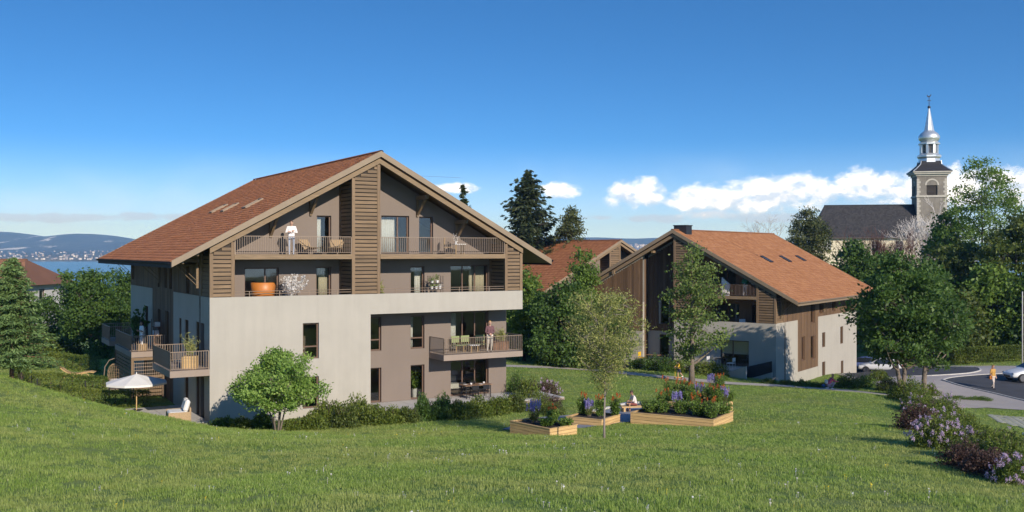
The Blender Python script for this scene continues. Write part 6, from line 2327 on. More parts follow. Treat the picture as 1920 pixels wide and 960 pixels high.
for i, (dx, zz, h, lf, lb) in enumerate([(-.2, 1.152, 0.34, 'bright', 'small potted plant on the top shelf, left'), (.12, 1.152, 0.5, 'mid', 'cactus-like potted plant on the top shelf, right'), (-.22, .812, .32, 'bright', 'potted plant on the middle shelf, left'), (.05, .812, .34, 'bright', 'bright potted plant on the middle shelf, centre'), (.28, .812, .26, 'cream', 'pale potted flowers on the middle shelf, right')]):
    pot_plant(lb + ' of the black shelf', A_(12.75 + dx, 1.25, 5.404 + zz), h, 0.08, 0.14, lf, 20 + i, M_POT, 0.1, 80, 0.09, 0.4, group=None) if False else pot_plant(lb, A_(12.75 + dx, 1.25, 5.404 + zz), h, 0.08, 0.14, lf, 20 + i, M_POT, 0.1, 80, 0.09, 0.4)
pot_plant('tall leafy plant beside the central timber pier in the right loggia', A_(9.25, 0.8, 5.404), 1.35, 0.16, 0.3, 'olive', 31, M_POT, 0.3, 240, 0.2, 0.22)
cu = thing('curtain', 'cream curtain hanging behind the right loggia glass', 'curtain', A_(16.05, 2.32, 5.42), AR)
vs, n = [], 36
for z in (0.0, 2.05):
    for k in range(n + 1):
        vs.append((-0.62 + 1.0 * k / n, 0.045 * math.sin(k * 1.75), z))
MB().add(vs, [(k, k + 1, n + 2 + k, n + 1 + k) for k in range(n)]).build('cloth', M_CURTAIN, cu, smooth=True).modifiers.new('t', 'SOLIDIFY').thickness = 0.008
def curtain(label, x0, x1, y, z0, z1, m_=M_WHITECLOTH):
    c_ = thing('curtain', label, 'curtain', A_(x0, y, z0), AR)
    n_ = max(8, int((x1 - x0) / 0.03))
    v_ = [((x1 - x0) * k / n_, 0.03 * math.sin(k * 1.7), z) for z in (0.0, z1 - z0) for k in range(n_ + 1)]
    MB().add(v_, [(k, k + 1, n_ + 2 + k, n_ + 1 + k) for k in range(n_)]).build('cloth', m_, c_, smooth=True).modifiers.new('t', 'SOLIDIFY').thickness = 0.006


curtain('pale curtain behind the top floor door left of the central pier', 6.08, 6.45, 2.32, 8.2, 10.2)
curtain('pale curtain at the left side of the wide top floor window', 9.80, 10.75, 2.36, 8.2, 10.25)
curtain('grey curtain behind the middle floor door left of the central pier', 6.3, 6.83, 2.32, 5.42, 7.45, M_CURTAIN)
curtain('grey curtain behind the middle floor door right of the central pier', 11.95, 12.35, 2.32, 5.42, 7.42, M_WHITECLOTH)
curtain('pale curtain at the left of the wide first floor balcony window', 14.1, 14.6, 2.34, 2.62, 4.8)
curtain('pale curtain behind the narrow first floor window below the parapet', 11.55, 11.85, 2.32, 2.88, 4.68)
for x, y, z, lb in [(12.15, 2.75, 0.003, 'tall leafy plant in a white pot behind the ground floor glass')]:
    pot_plant(lb, A_(x, y, z), 1.5, 0.16, 0.5, 'mid', 41, M_POT, 0.4, 200, 0.34, 0.25)
wc = chair('pale wooden chair behind the square window of the cream wall', A_(4.95, 1.05, 2.63), AR + 2.4, M_CURTAIN, M_LARCH, 0.45, 0.45, 0.82)
MB().box(0.32, 8.0, 0.31, 1.87, 2.45, 2.62).build('floor_slab', M_INTFLOOR, chalet_a)
so = thing('sofa', 'pale sofa behind the wide ground floor glass', 'sofa', A_(14.9, 4.2, 0.003), AR)
MB().box(-.9, .9, -.4, .4, 0.12, 0.42).build('seat', M_WHITECLOTH, so, bevel=0.05)
MB().box(-.9, .9, .402, .6, 0.12, 0.82).build('backrest', M_WHITECLOTH, so, bevel=0.05)
bcs = thing('bookcase', 'dark bookcase at the right behind the wide ground floor glass', 'bookcase', A_(16.3, 3.6, 0.003), AR)
for k in range(5):
    MB().box(-.55, .55, -.18, .18, 0.1 + k * 0.45, 0.13 + k * 0.45).build('shelf_board', M_BLACK, bcs)
for sx in (-.57, .55):
    MB().box(sx, sx + .02, -.18, .18, 0, 2.0).build('side_panel', M_BLACK, bcs)
# left balconies
pot_plant('bamboo in a slatted wooden tub on the nearest left balcony', A_(-0.75, 0.75, 2.602), 1.75, 0.34, 0.62, 'olive', 51, M_LARCH, 0.5, 620, 0.17, 0.16, square=True, z_lo=0.2)
pot_plant('broad-leaved plant by the wall on the middle left balcony', A_(-0.8, 14.6, 2.602), 2.3, 0.22, 0.45, 'dark', 52, M_DARKMETAL, 0.6, 420, 0.3, 0.5)
ws = thing('wall_shelf', 'brown shelf with white boxes on the middle left balcony', 'shelf', A_(-0.3, 11.6, 2.602), AR)
for zz in (0.3, 0.8, 1.3):
    MB().box(-.2, .2, -.45, .45, zz, zz + .03).build('shelf_board', M_BARKR, ws)
for sy in (-.43, .43):
    MB().box(-.2, -.17, sy - .02, sy + .02, 0, 1.75).build('post', M_BARKR, ws)
    MB().box(.17, .2, sy - .02, sy + .02, 0, 1.75).build('post', M_BARKR, ws)
for k, (sy, zz, w1) in enumerate([(-.2, 1.335, 'upper'), (.15, .835, 'lower')]):
    tag(MB().box(-.15, .15, -.16, .16, 0, .26).build('storage_box', M_POT, None, A_(-0.3, 11.6 + sy, 2.602 + zz), AR, bevel=0.02), 'white storage box on the %s board of the brown balcony shelf' % w1, 'box')
tag(MB().lathe([(0.26, 0), (0.30, 0.4), (0.28, 0.4), (0.24, 0.05)], 16).build('basket', M_RATTAN, None, A_(-1.2, 10.95, 2.602)), 'round wicker basket at the front of the middle left balcony', 'basket')
chair('brown chair on the farthest left balcony', A_(-1.0, 19.6, 2.602), AR + 0.5, M_BARKR, M_BLACK, 0.5)
# ---------------- timber-clad chalet: garden walls, terrace furniture
BR = BX[1]


def B_(x, y, z):
    return loc2w(BX, x, y, z)


gw = thing('garden_wall', 'sloping white garden wall before the timber-clad chalet', 'wall', B_(0, 0, 0), BR)
MB().prism([(13.4, -2.6, 0.6), (16.25, -2.6, 0.6), (16.25, -2.6, 2.86), (13.4, -2.6, 1.86)], (0, 0, 0), (0, 0.22, 0)).build('wall_slab', M_WHITE, gw)
rw = thing('garden_wall', 'dark panelled ramp parapet at the corner of the timber-clad chalet', 'wall', B_(0, 0, 0), BR)
MB().prism([(15.3, -0.7, 0.4), (17.62, -0.7, 0.4), (17.62, -0.7, 2.28), (15.3, -0.7, 1.5)], (0, 0, 0), (0, 0.2, 0)).build('wall_base', M_WHITE, rw)
MB().prism([(15.35, -0.64, 1.54), (17.6, -0.64, 2.30), (17.6, -0.64, 3.18), (15.35, -0.64, 2.54)], (0, 0, 0), (0, 0.05, 0)).build('parapet_panel', M_DARKMETAL, rw)
slab('terrace', BX, 9.0, 15.2, -2.35, -0.01, 2.45, 7, 4, M_PAVE, thick=0.35)
table('round dark table on the terrace of the timber-clad chalet', B_(13.6, -1.2, 2.453), BR, 0.8, 0.8, 0.74, M_BLACK, M_BLACK)
for i, (dx, rz, lb) in enumerate([(-0.85, 1.57, 'white chair left of the dark terrace table'), (0.85, -1.57, 'white chair right of the dark terrace table')]):
    chair(lb, B_(13.6 + dx, -1.2, 2.453), BR + rz, M_POT, M_POT, 0.55, 0.45, 0.85, group='white terrace chairs')
slab('terrace', BX, 4.0, 8.8, -2.2, 1.85, 2.4, 6, 4, M_PAVE, thick=0.35)
table('wooden table beside the yellow chair in front of the recessed bay', B_(7.6, -1.2, 2.403), BR, 1.1, 0.6, 0.74, M_TABLE, M_BLACK)
chair('yellow chair in front of the recessed timber bay', B_(6.5, -1.2, 2.403), BR + 1.57, M_YELLOW, M_YELLOW, 0.48, 0.45, 0.9)
ch_b = chair('white chair in the middle loggia of the timber-clad chalet', B_(14.6, 0.9, 5.404), BR + 0.6, M_POT, M_POT, 0.5, 0.45, 0.85)
table('small dark table in the middle loggia of the timber-clad chalet', B_(15.4, 0.9, 5.404), BR, 0.6, 0.6, 0.7, M_BLACK, M_BLACK)
sg = thing('sail_cushion', 'white lounge cushion on the top balcony of the timber-clad chalet', 'cushion', B_(13.1, 0.8, 8.122), BR)
MB().prism([(-.35, 0, 0.0), (.35, 0, 0.0), (.42, 0, .95), (-.3, 0, 1.55)], (0, 0, 0), (0, 0.16, 0)).build('cushion', M_WHITECLOTH, sg, bevel=0.03)


rb = thing('roller_blind', 'cream roller blind half lowered behind the wide window of the timber-clad chalet', 'blind', B_(14.23, 0.42, 3.45), BR)
MB().box(-1.2, 1.2, 0, 0.012, 0.0, 1.08).build('blind_cloth', M_CURTAIN, rb)
MB().tube([(-1.2, 0.006, 1.10), (1.2, 0.006, 1.10)], 0.03, 8).build('blind_roller', M_POT, rb)
# ---------------- cars
M_TYRE = mat('tyre', (0.018, 0.018, 0.019), 0.9)
M_RIM = mat('rim', (0.16, 0.16, 0.17), 0.35, metal=0.8)
M_CARGLASS = mat('car_glass', (0.02, 0.025, 0.03), 0.06, spec=0.8)
M_LAMP = mat('lamp_glass', (0.55, 0.58, 0.6), 0.12)
M_CALIPER = mat('caliper_red', (0.5, 0.02, 0.015), 0.5)


def carpaint(name, c):
    return mat(name, c, 0.28, spec=0.6)


def car(label, loc, rz, paint, name='parked_car', group=None):
    """hatchback, x forward"""
    c = thing(name, label, 'car', loc, rz, group)
    # lofted body: (x, half width, z sill, z shoulder, roof half width, z roof)
    secs = [(-2.02, 0.66, 0.42, 0.72, 0.55, 0.80), (-1.90, 0.82, 0.28, 0.90, 0.62, 1.12), (-1.45, 0.88, 0.24, 0.94, 0.60, 1.40), (-0.6, 0.89, 0.22, 0.93, 0.60, 1.46), (0.15, 0.89, 0.22, 0.91, 0.58, 1.42),
            (0.75, 0.88, 0.22, 0.89, 0.60, 1.10), (1.05, 0.87, 0.23, 0.87, 0.66, 0.93), (1.6, 0.84, 0.26, 0.76, 0.62, 0.82), (1.9, 0.76, 0.26, 0.66, 0.55, 0.70), (2.02, 0.62, 0.32, 0.56, 0.45, 0.60)]
    vs, fs = [], []
    for x, hw, z0, z1, rw_, zr_ in secs:
        ring = [(-hw * .92, z0), (-hw, (z0 + z1) / 2), (-hw * .97, z1), (-rw_, zr_ - 0.03), (-rw_ * .6, zr_), (rw_ * .6, zr_), (rw_, zr_ - 0.03), (hw * .97, z1), (hw, (z0 + z1) / 2), (hw * .92, z0)]
        vs += [(x, y, z) for y, z in ring]
    m = 10
    for i in range(len(secs) - 1):
        for j in range(m):
            fs.append((i * m + j, i * m + (j + 1) % m, (i + 1) * m + (j + 1) % m, (i + 1) * m + j))
    fs += [tuple(range(m)), tuple(range((len(secs) - 1) * m + m - 1, (len(secs) - 1) * m - 1, -1))]
    bd = MB().add(vs, fs).build('body', paint, c, smooth=True)
    sb = bd.modifiers.new('sub', 'SUBSURF')
    sb.levels = sb.render_levels = 2
    # glasshouse set just proud of the body
    for sy in (-1, 1):
        gl = MB()
        pts = [(-1.35, .96), (0.72, .93), (0.20, 1.34), (-0.55, 1.385), (-1.20, 1.33)]
        yy = lambda z: sy * (0.875 - (z - 0.93) * 0.60 + 0.012)
        gl.prism([(x, yy(z), z) for x, z in pts], (0, 0, 0), (0, -sy * 0.03, 0))
        gl.build('side_window', M_CARGLASS, c)
        MB().box(-0.36, -0.30, min(yy(.95), yy(.95) + sy * .004), max(yy(.95), yy(.95) + sy * .004), 0.93, 0.97).build('door_handle', M_BLACK, c)
        MB().box(0.55, 0.72, sy * 0.90 - .06, sy * 0.90 + .06, 0.95, 1.07).build('mirror', paint, c, bevel=0.02)
        MB().box(1.62, 1.93, sy * 0.62 - .13, sy * 0.62 + .13, 0.60, 0.70).build('headlight', M_LAMP, c, bevel=0.02)
        MB().box(-2.03, -1.90, sy * 0.66 - .12, sy * 0.66 + .12, 0.72, 0.86).build('tail_light', M_CALIPER, c, bevel=0.02)
        for xw in (-1.28, 1.28):
            Mx = Matrix.Rotation(PI / 2, 4, 'X')
            wm = MB().lathe([(0.20, -0.10), (0.31, -0.10), (0.33, -0.06), (0.33, 0.06), (0.31, 0.10), (0.20, 0.10)], 24)
            wm.v = [tuple(Mx @ Vector(v)) for v in wm.v]
            wh = wm.build('wheel', M_TYRE, c, (xw, sy * 0.80, 0.33), smooth=True)
            rm = MB()
            for k in range(5):
                a = 2 * PI * k / 5
                rm.bar((0.04 * math.cos(a), 0, 0.04 * math.sin(a)), (0.22 * math.cos(a), 0, 0.22 * math.sin(a)), 0.06, 0.03, up=(0, 1, 0))
            r2 = MB().lathe([(0.20, -0.02), (0.235, -0.02), (0.235, 0.02), (0.20, 0.02)], 24)
            rm.add([tuple(Mx @ Vector(v)) for v in r2.v], r2.f)
            ro = rm.build('rim', M_RIM, wh, (0, sy * 0.10, 0))
            MB().box(0.06, 0.15, -0.02, 0.02, -0.08, 0.08).build('brake_caliper', M_CALIPER, wh, (0, sy * 0.075, 0))
    ws_ = MB().prism([(0.80, -.60, 1.05), (0.80, .60, 1.05), (0.22, .54, 1.375), (0.22, -.54, 1.375)], (0, 0, 0), (0.03, 0, 0.02))
    ws_.build('windscreen', M_CARGLASS, c)
    MB().prism([(-1.88, -.54, 1.10), (-1.88, .54, 1.10), (-1.50, .52, 1.36), (-1.50, -.52, 1.36)], (0, 0, 0), (-0.03, 0, 0.02)).build('rear_window', M_CARGLASS, c)
    MB().box(1.94, 2.03, -.40, .40, .36, .50).build('grille', M_BLACK, c, bevel=0.01)
    return c


def on_ground(px, py, lift=0.05):
    p = gp(px, py)
    return p + Vector((0, 0, lift))


car('white hatchback entering the picture at the right edge on the street', on_ground(1936, 716), R(184), carpaint('paint_white', (0.78, 0.78, 0.77)))
car('white parked car half hidden behind the trees', gd(1650, 96) + Vector((0, 0, 0.05)), R(160), carpaint('paint_silver', (0.62, 0.63, 0.64)), group='cars parked behind the trees')
car('blue parked car at the far corner of the timber-clad chalet', gd(1617, 99) + Vector((0, 0, 0.05)), R(150), carpaint('paint_blue', (0.10, 0.14, 0.32)), group='cars parked behind the trees')
car('pale car at the right edge beyond the grass-grid parking', gp(2004, 842) + Vector((0, 0, 0.02)), R(200), carpaint('paint_pale', (0.5, 0.55, 0.58)))
pl = thing('street_pole', 'slim grey pole at the right edge by the street', 'pole', gd(1917, 82))
MB().tube([(0, 0, -0.2), (0, 0, 6.6)], [0.055, 0.04], 10).build('shaft', M_GREYWALL, pl, smooth=True)
MB().lathe([(0.14, 0), (0.14, 0.25), (0.10, 0.32)], 10).build('foot', M_GREYWALL, pl)
# grass-grid parking: concrete lattice set in turf
gm = MB()
M_GRID = mat('grid_paver', (0.30, 0.30, 0.25), 0.95, mottled((0.30, 0.30, 0.25), 0.25, 1, 20))
c0 = gp(1800, 772)
ux_, uy_ = Vector((0.93, -0.10)).normalized(), Vector((0.25, -0.97)).normalized()
for i in range(34):
    for j in range(34):
        p = c0.xy + ux_ * (i * 0.42 + (j % 2) * 0.21) + uy_ * (j * 0.42)
        zz = p.x - (1800 - 960) / F * p.y
        if p.y < 44 or p.x < 0.505 * p.y - 2.0 + (62 - p.y) * 0.14:
            continue
        z = gz(p.x, p.y) + 0.03
        a, b = ux_ * 0.16, uy_ * 0.16
        gm.add([(p.x + s1 * a.x + s2 * b.x, p.y + s1 * a.y + s2 * b.y, z) for s1, s2 in ((-1, -1), (1, -1), (1, 1), (-1, 1))], [(0, 1, 2, 3)])
tag(gm.build('grid_paving', M_GRID), 'grass-grid paving of the parking bay beside the flowering bed', 'paving', kind='stuff').modifiers.new('t', 'SOLIDIFY').thickness = 0.03
# ------------------------------------------------------------------ people
SKIN = mat('skin', (0.50, 0.30, 0.21), 0.6)
SKIND = mat('skin_tan', (0.36, 0.20, 0.13), 0.6)
HAIRB = mat('hair_brown', (0.055, 0.032, 0.020), 0.7)
HAIRBL = mat('hair_blond', (0.42, 0.25, 0.10), 0.7)
DARKFEAT = mat('dark_feature', (0.03, 0.02, 0.02), 0.6)
LIPS = mat('lips', (0.36, 0.13, 0.10), 0.6)


def cloth(name, c):
    return mat(name, c, 0.9, mottled(c, 0.12, 6, 60, 0.3))


def person(name, label, loc, rz, J, height, mats, hair='short', sleeves='long', legs='long'):
    """J: joint positions for a 1.75 m figure facing -Y; the body is one remeshed surface"""
    k = height / 1.75
    D = {'pel': (0, 0, .95), 'chest': (0, 0, 1.30), 'neck': (0, 0, 1.47), 'head': (0, -.015, 1.63),
         'hipL': (-.09, 0, .92), 'hipR': (.09, 0, .92), 'kneL': (-.10, -.02, .50), 'kneR': (.10, -.02, .50), 'ankL': (-.10, .02, .09), 'ankR': (.10, .02, .09),
         'shL': (-.185, 0, 1.42), 'shR': (.185, 0, 1.42), 'elL': (-.24, .03, 1.13), 'elR': (.24, .03, 1.13), 'wrL': (-.24, -.06, .88), 'wrR': (.24, -.06, .88)}
    D.update(J)
    D = {a: Vector(b) for a, b in D.items()}
    caps = []

    def cap(a, b, r0, r1, tg):
        caps.append((Vector(a), Vector(b), r0, r1, tg))
    up = (D['neck'] - D['pel']).normalized()
    side = (D['shR'] - D['shL']).normalized()
    fwd = side.cross(up).normalized() * -1
    if fwd.y > 0 and abs(fwd.y) > .5:
        fwd = -fwd
    fwd = J.get('face') and Vector(J['face']).normalized() or fwd
    for s_ in (-1, 1):
        cap(D['pel'] + side * .055 * s_, D['chest'] + side * .085 * s_, .105, .112, 'top')
    cap(D['chest'], D['neck'] - up * .06, .115, .075, 'top')
    cap(D['shL'] + side * .03, D['shR'] - side * .03, .062, .062, 'top')
    cap(D['hipL'], D['hipR'], .108, .108, 'legs')
    lg = 'legs' if legs == 'long' else 'skin'
    for s_ in 'LR':
        if legs == 'long':
            cap(D['hip' + s_], D['kne' + s_], .088, .060, 'legs')
        else:
            m_ = D['hip' + s_].lerp(D['kne' + s_], .7)
            cap(D['hip' + s_], m_, .092, .075, 'legs')
            cap(m_, D['kne' + s_], .062, .054, 'skin')
        cap(D['kne' + s_], D['kne' + s_].lerp(D['ank' + s_], .4), .056, .056, lg)
        cap(D['kne' + s_].lerp(D['ank' + s_], .4), D['ank' + s_], .056, .038, lg)
        toe = Vector(J['toe' + s_]) if 'toe' + s_ in J else D['ank' + s_] + Vector((fwd.x, fwd.y, 0)).normalized() * .17 + Vector((0, 0, -.045))
        cap(D['ank' + s_] + Vector((0, 0, -.035)), toe, .043, .032, 'shoe')
        cap(D['sh' + s_], D['el' + s_], .056, .043, 'top')
        cap(D['el' + s_], D['wr' + s_], .042, .029, 'top' if sleeves == 'long' else 'skin')
        # hand: palm, four fingers, thumb
        d = (D['wr' + s_] - D['el' + s_]).normalized()
        hx = d.cross(fwd)
        hx = hx.normalized() if hx.length > .1 else side
        pn = d.cross(hx).normalized()
        pal = D['wr' + s_] + d * .075
        cap(D['wr' + s_], pal, .028, .034, 'skin')
        for i, L in enumerate((.062, .075, .070, .052)):
            b0 = pal + hx * (.026 - .0175 * i)
            m1 = b0 + d * L * .6 + pn * .008
            cap(b0, m1, .0105, .0100, 'skin')
            cap(m1, m1 + (d + pn * .8).normalized() * L * .55, .0100, .0085, 'skin')
        tb0 = D['wr' + s_] + d * .025 + hx * .024
        cap(tb0, tb0 + (d + hx * .9).normalized() * .045, .0125, .011, 'skin')
        cap(tb0 + (d + hx * .9).normalized() * .045, tb0 + (d + hx * .9).normalized() * .045 + (d + pn * .3).normalized() * .035, .011, .009, 'skin')
    hd = D['head']
    hf = Vector(J.get('look', fwd)).normalized()
    hs = hf.cross(Vector((0, 0, 1))).normalized()
    hu = hs.cross(hf).normalized()
    cap(D['neck'] - up * .05, hd - hu * .06, .055, .050, 'skin')
    cap(hd + hu * .045, hd - hu * .035 + hf * .012, .088, .070, 'skin')
    cap(hd - hu * .035 + hf * .02, hd - hu * .085 + hf * .045, .058, .030, 'skin')
    cap(hd + hf * .088 + hu * .012, hd + hf * .106 - hu * .018, .010, .016, 'skin')
    for s_ in (-1, 1):
        cap(hd + hs * .086 * s_ + hu * .012, hd + hs * .088 * s_ - hu * .018, .016, .012, 'skin')
        cap(hd + hs * .031 * s_ + hf * .083 + hu * .022, hd + hs * .037 * s_ + hf * .082 + hu * .022, .011, .011, 'eye')
    cap(hd - hs * .018 + hf * .083 - hu * .052, hd + hs * .018 + hf * .083 - hu * .052, .0095, .0095, 'lip')
    cap(hd + hu * .062 - hf * .008, hd + hu * .055 - hf * .045, .090, .082, 'hair')
    cap(hd + hu * .03 - hf * .045, hd - hu * .03 - hf * .05, .075, .055, 'hair')
    if hair == 'long':
        cap(hd - hu * .02 - hf * .06, hd - hu * .20 - hf * .085, .065, .05, 'hair')
        for s_ in (-1, 1):
            cap(hd + hs * .07 * s_ - hf * .02 + hu * .03, hd + hs * .075 * s_ - hf * .05 - hu * .17, .032, .03, 'hair')
    elif hair == 'bun':
        cap(hd + hu * .10 - hf * .08, hd + hu * .12 - hf * .09, .045, .045, 'hair')
    mb = MB()
    for a, b, r0, r1, tg in caps:
        d = b - a
        L = d.length
        d = d / L if L > 1e-6 else Vector((0, 0, 1))
        ring = 4
        pts, rad = [], []
        for i in range(ring):
            t = (i + .15) / ring * PI / 2
            pts.append(a - d * r0 * math.cos(t))
            rad.append(r0 * math.sin(t))
        for i in range(ring, -1, -1):
            t = (i + .15) / ring * PI / 2
            t = min(t, PI / 2)
            pts.append(b + d * r1 * math.cos(t))
            rad.append(max(r1 * math.sin(t), 1e-3))
        mb.tube(pts, rad, 10)
    tmp = mb.build('tmp', None)
    rm = tmp.modifiers.new('r', 'REMESH')
    rm.mode = 'VOXEL'
    rm.voxel_size = 0.0115
    sm = tmp.modifiers.new('s', 'SMOOTH')
    sm.factor = 0.5
    sm.iterations = 2
    dg = bpy.context.evaluated_depsgraph_get()
    me = bpy.data.meshes.new_from_object(tmp.evaluated_get(dg))
    bpy.data.objects.remove(tmp)
    order = ['skin', 'top', 'legs', 'shoe', 'hair', 'eye', 'lip']
    M = {'skin': SKIN, 'top': None, 'legs': None, 'shoe': DARKFEAT, 'hair': HAIRB, 'eye': DARKFEAT, 'lip': LIPS}
    M.update(mats)
    me.materials.clear()
    for o_ in order:
        me.materials.append(M[o_])
    n = len(me.polygons)
    C = np.empty(n * 3, dtype=np.float32)
    me.polygons.foreach_get('center', C)
    C = C.reshape(-1, 3)
    best = np.full(n, 1e9)
    idx = np.zeros(n, dtype=np.int32)
    for a, b, r0, r1, tg in caps:
        a_, b_ = np.array(a), np.array(b)
        ab = b_ - a_
        t = np.clip(((C - a_) @ ab) / max(ab @ ab, 1e-9), 0, 1)
        dd = np.linalg.norm(C - (a_ + t[:, None] * ab), axis=1) - (r0 + (r1 - r0) * t)
        if tg in ('hair', 'eye', 'lip'):
            dd -= 0.002
        u = dd < best
        best[u] = dd[u]
        idx[u] = order.index(tg)
    me.polygons.foreach_set('material_index', idx)
    me.shade_smooth()
    me.update()
    root = thing(name, label, 'person', loc, rz)
    o = link('body', me, root)
    o.scale = (k, k, k)
    return root


CROSS = {'elL': (-.27, -.02, 1.16), 'elR': (.27, -.02, 1.16), 'wrL': (.02, -.19, 1.22), 'wrR': (-.02, -.21, 1.17)}
man1 = A_(4.20, 0.42, 8.122)
person('person', 'person in white shirt and jeans standing with folded arms on the top balcony', man1, AR - R(20), CROSS, 1.76,
       {'top': cloth('white_shirt', (0.72, 0.66, 0.64)), 'legs': cloth('pale_jeans', (0.30, 0.33, 0.40)), 'shoe': cloth('white_shoes', (0.6, 0.6, 0.6))})
HOLD = {'elL': (-.25, -.02, 1.13), 'elR': (.25, -.02, 1.13), 'wrL': (-.05, -.17, 1.02), 'wrR': (.04, -.18, 1.04), 'kneL': (-.11, -.05, .50), 'ankL': (-.13, -.02, .09)}
person('person', 'person in plum jumper and pale trousers standing on the front balcony', A_(15.78, 0.42, 2.602), AR - R(15), HOLD, 1.76,
       {'top': cloth('plum_jumper', (0.13, 0.065, 0.07)), 'legs': cloth('cream_trousers', (0.58, 0.52, 0.44)), 'hair': HAIRBL, 'shoe': cloth('grey_shoes', (0.4, 0.38, 0.36))})
CUP = {'elL': (-.23, .0, 1.14), 'elR': (.23, .0, 1.14), 'wrL': (-.08, -.20, 1.18), 'wrR': (.06, -.22, 1.20)}
person('person', 'dark-haired person in white top standing on the middle left balcony', A_(-1.15, 11.35, 2.602), AR - R(75), CUP, 1.68,
       {'top': cloth('white_top', (0.74, 0.72, 0.68)), 'legs': cloth('white_trousers', (0.62, 0.62, 0.62)), 'skin': SKIND, 'shoe': cloth('pale_shoes', (0.7, 0.7, 0.7))}, hair='long', sleeves='short')
SIT = {'pel': (0, .05, .42), 'chest': (0, -.06, .76), 'neck': (0, -.12, .93), 'head': (0, -.19, 1.08), 'look': (0, -1, -.45), 'hipL': (-.09, .02, .40), 'hipR': (.09, .02, .40), 'kneL': (-.14, -.40, .46), 'kneR': (.14, -.40, .46), 'ankL': (-.12, -.40, .04), 'ankR': (.12, -.36, .04),
       'shL': (-.175, -.10, .88), 'shR': (.175, -.10, .88), 'elL': (-.22, -.20, .62), 'elR': (.22, -.20, .62), 'wrL': (-.07, -.40, .60), 'wrR': (.07, -.40, .60), 'face': (0, -1, 0), 'toeL': (-.13, -.55, .0), 'toeR': (.13, -.51, .0)}
bs = BENCH_TOP + Vector((0, 0, -0.26))
person('person', 'boy in pale T-shirt and dark red shorts sitting on the low bench', bs + Vector((0.0, 0.05, -0.02)), R(-72), SIT, 1.56,
       {'top': cloth('pale_tshirt', (0.60, 0.55, 0.52)), 'legs': cloth('maroon_shorts', (0.16, 0.045, 0.04)), 'skin': SKIND}, sleeves='short', legs='short')
SCOOT = {'kneL': (-.09, -.06, .50), 'ankL': (-.08, .0, .13), 'kneR': (.10, .12, .52), 'ankR': (.10, .42, .22), 'chest': (0, -.07, 1.29), 'neck': (0, -.11, 1.46), 'head': (0, -.14, 1.62), 'shL': (-.17, -.10, 1.41), 'shR': (.17, -.10, 1.41),
         'elL': (-.22, -.25, 1.18), 'elR': (.22, -.25, 1.18), 'wrL': (-.18, -.44, 1.12), 'wrR': (.18, -.44, 1.12), 'face': (0, -1, 0)}
sp_ = gp(1273, 711) + Vector((0, 0, 0.04))
person('person', 'child in yellow top and navy shorts riding a scooter on the path', sp_, R(-60), SCOOT, 1.32,
       {'top': cloth('yellow_top', (0.70, 0.42, 0.03)), 'legs': cloth('navy_shorts', (0.025, 0.03, 0.06)), 'shoe': cloth('white_trainers', (0.7, 0.7, 0.7))}, hair='bun', sleeves='short', legs='short')
sc_ = thing('scooter', 'yellow kick scooter ridden by the child on the path', 'scooter', sp_, R(-60))
MB().box(-.09, .02, -.32, .28, .075, .10).build('deck', M_YELLOW, sc_)
MB().tube([(-.035, -.34, .08), (-.03, -.33, .80)], 0.018, 8).build('stem', M_YELLOW, sc_)
MB().tube([(-.17, -.33, .80), (.11, -.33, .80)], 0.014, 8).build('handlebar', M_BLACK, sc_)
for yy in (-.36, .30):
    wq = MB().lathe([(.02, -.015), (.065, -.013), (.065, .013), (.02, .015)], 14)
    wq.v = [tuple(Matrix.Rotation(PI / 2, 4, 'Y') @ Vector(v)) for v in wq.v]
    wq.build('wheel', M_TYRE, sc_, (-.035, yy, .065))
CROUCH = {'pel': (0, .16, .36), 'chest': (0, -.06, .66), 'neck': (0, -.16, .83), 'head': (0, -.23, .98), 'look': (0, -1, -.2), 'hipL': (-.09, .14, .34), 'hipR': (.09, .14, .34), 'kneL': (-.13, -.30, .52), 'kneR': (.13, -.18, .22), 'ankL': (-.12, -.10, .09), 'ankR': (.12, .22, .12),
          'shL': (-.175, -.13, .78), 'shR': (.175, -.13, .78), 'elL': (-.22, -.33, .60), 'elR': (.22, -.33, .58), 'wrL': (-.12, -.54, .58), 'wrR': (.12, -.54, .56), 'face': (0, -1, 0)}
cp = gp(1556, 731) + Vector((0, 0, 0.04))
person('person', 'person in pink top crouching at the edge of the path', cp, R(95), CROUCH, 1.70,
       {'top': cloth('pink_top', (0.60, 0.10, 0.16)), 'legs': cloth('mauve_trousers', (0.30, 0.25, 0.31)), 'hair': HAIRBL, 'shoe': cloth('white_sneakers', (0.7, 0.7, 0.7))}, hair='bun')
bg_ = thing('shoulder_bag', 'white shoulder bag on the back of the crouching person', 'bag', cp + Vector((0.0, 0, 0)), R(95))
MB().box(-.17, .17, .19, .33, .40, .68).build('pouch', M_WHITECLOTH, bg_, bevel=0.04)
MB().tube([(-.15, .22, .66), (-.12, .05, .86), (-.10, -.10, .88), (-.12, -.30, .74)], 0.014, 5).build('strap', M_BLACK, bg_)
tag(MB().lathe([(.02, 0), (.10, .03), (.14, .10), (.14, .16), (.10, .23), (.02, .26)], 16).build('ball', mat('blue_ball', (0.08, 0.14, 0.30), 0.5), None, gp(1544, 728) + Vector((0, 0, .04)), smooth=True), 'dark blue ball left of the crouching person', 'ball')
WALK = {'kneL': (-.10, -.14, .52), 'ankL': (-.10, -.16, .09), 'kneR': (.10, .04, .50), 'ankR': (.10, .24, .14), 'elL': (-.26, .0, 1.14), 'elR': (.24, .08, 1.14), 'wrL': (-.24, -.15, .98), 'wrR': (.26, -.02, .90)}
wp = gp(1862, 731) + Vector((0, 0, 0.05))
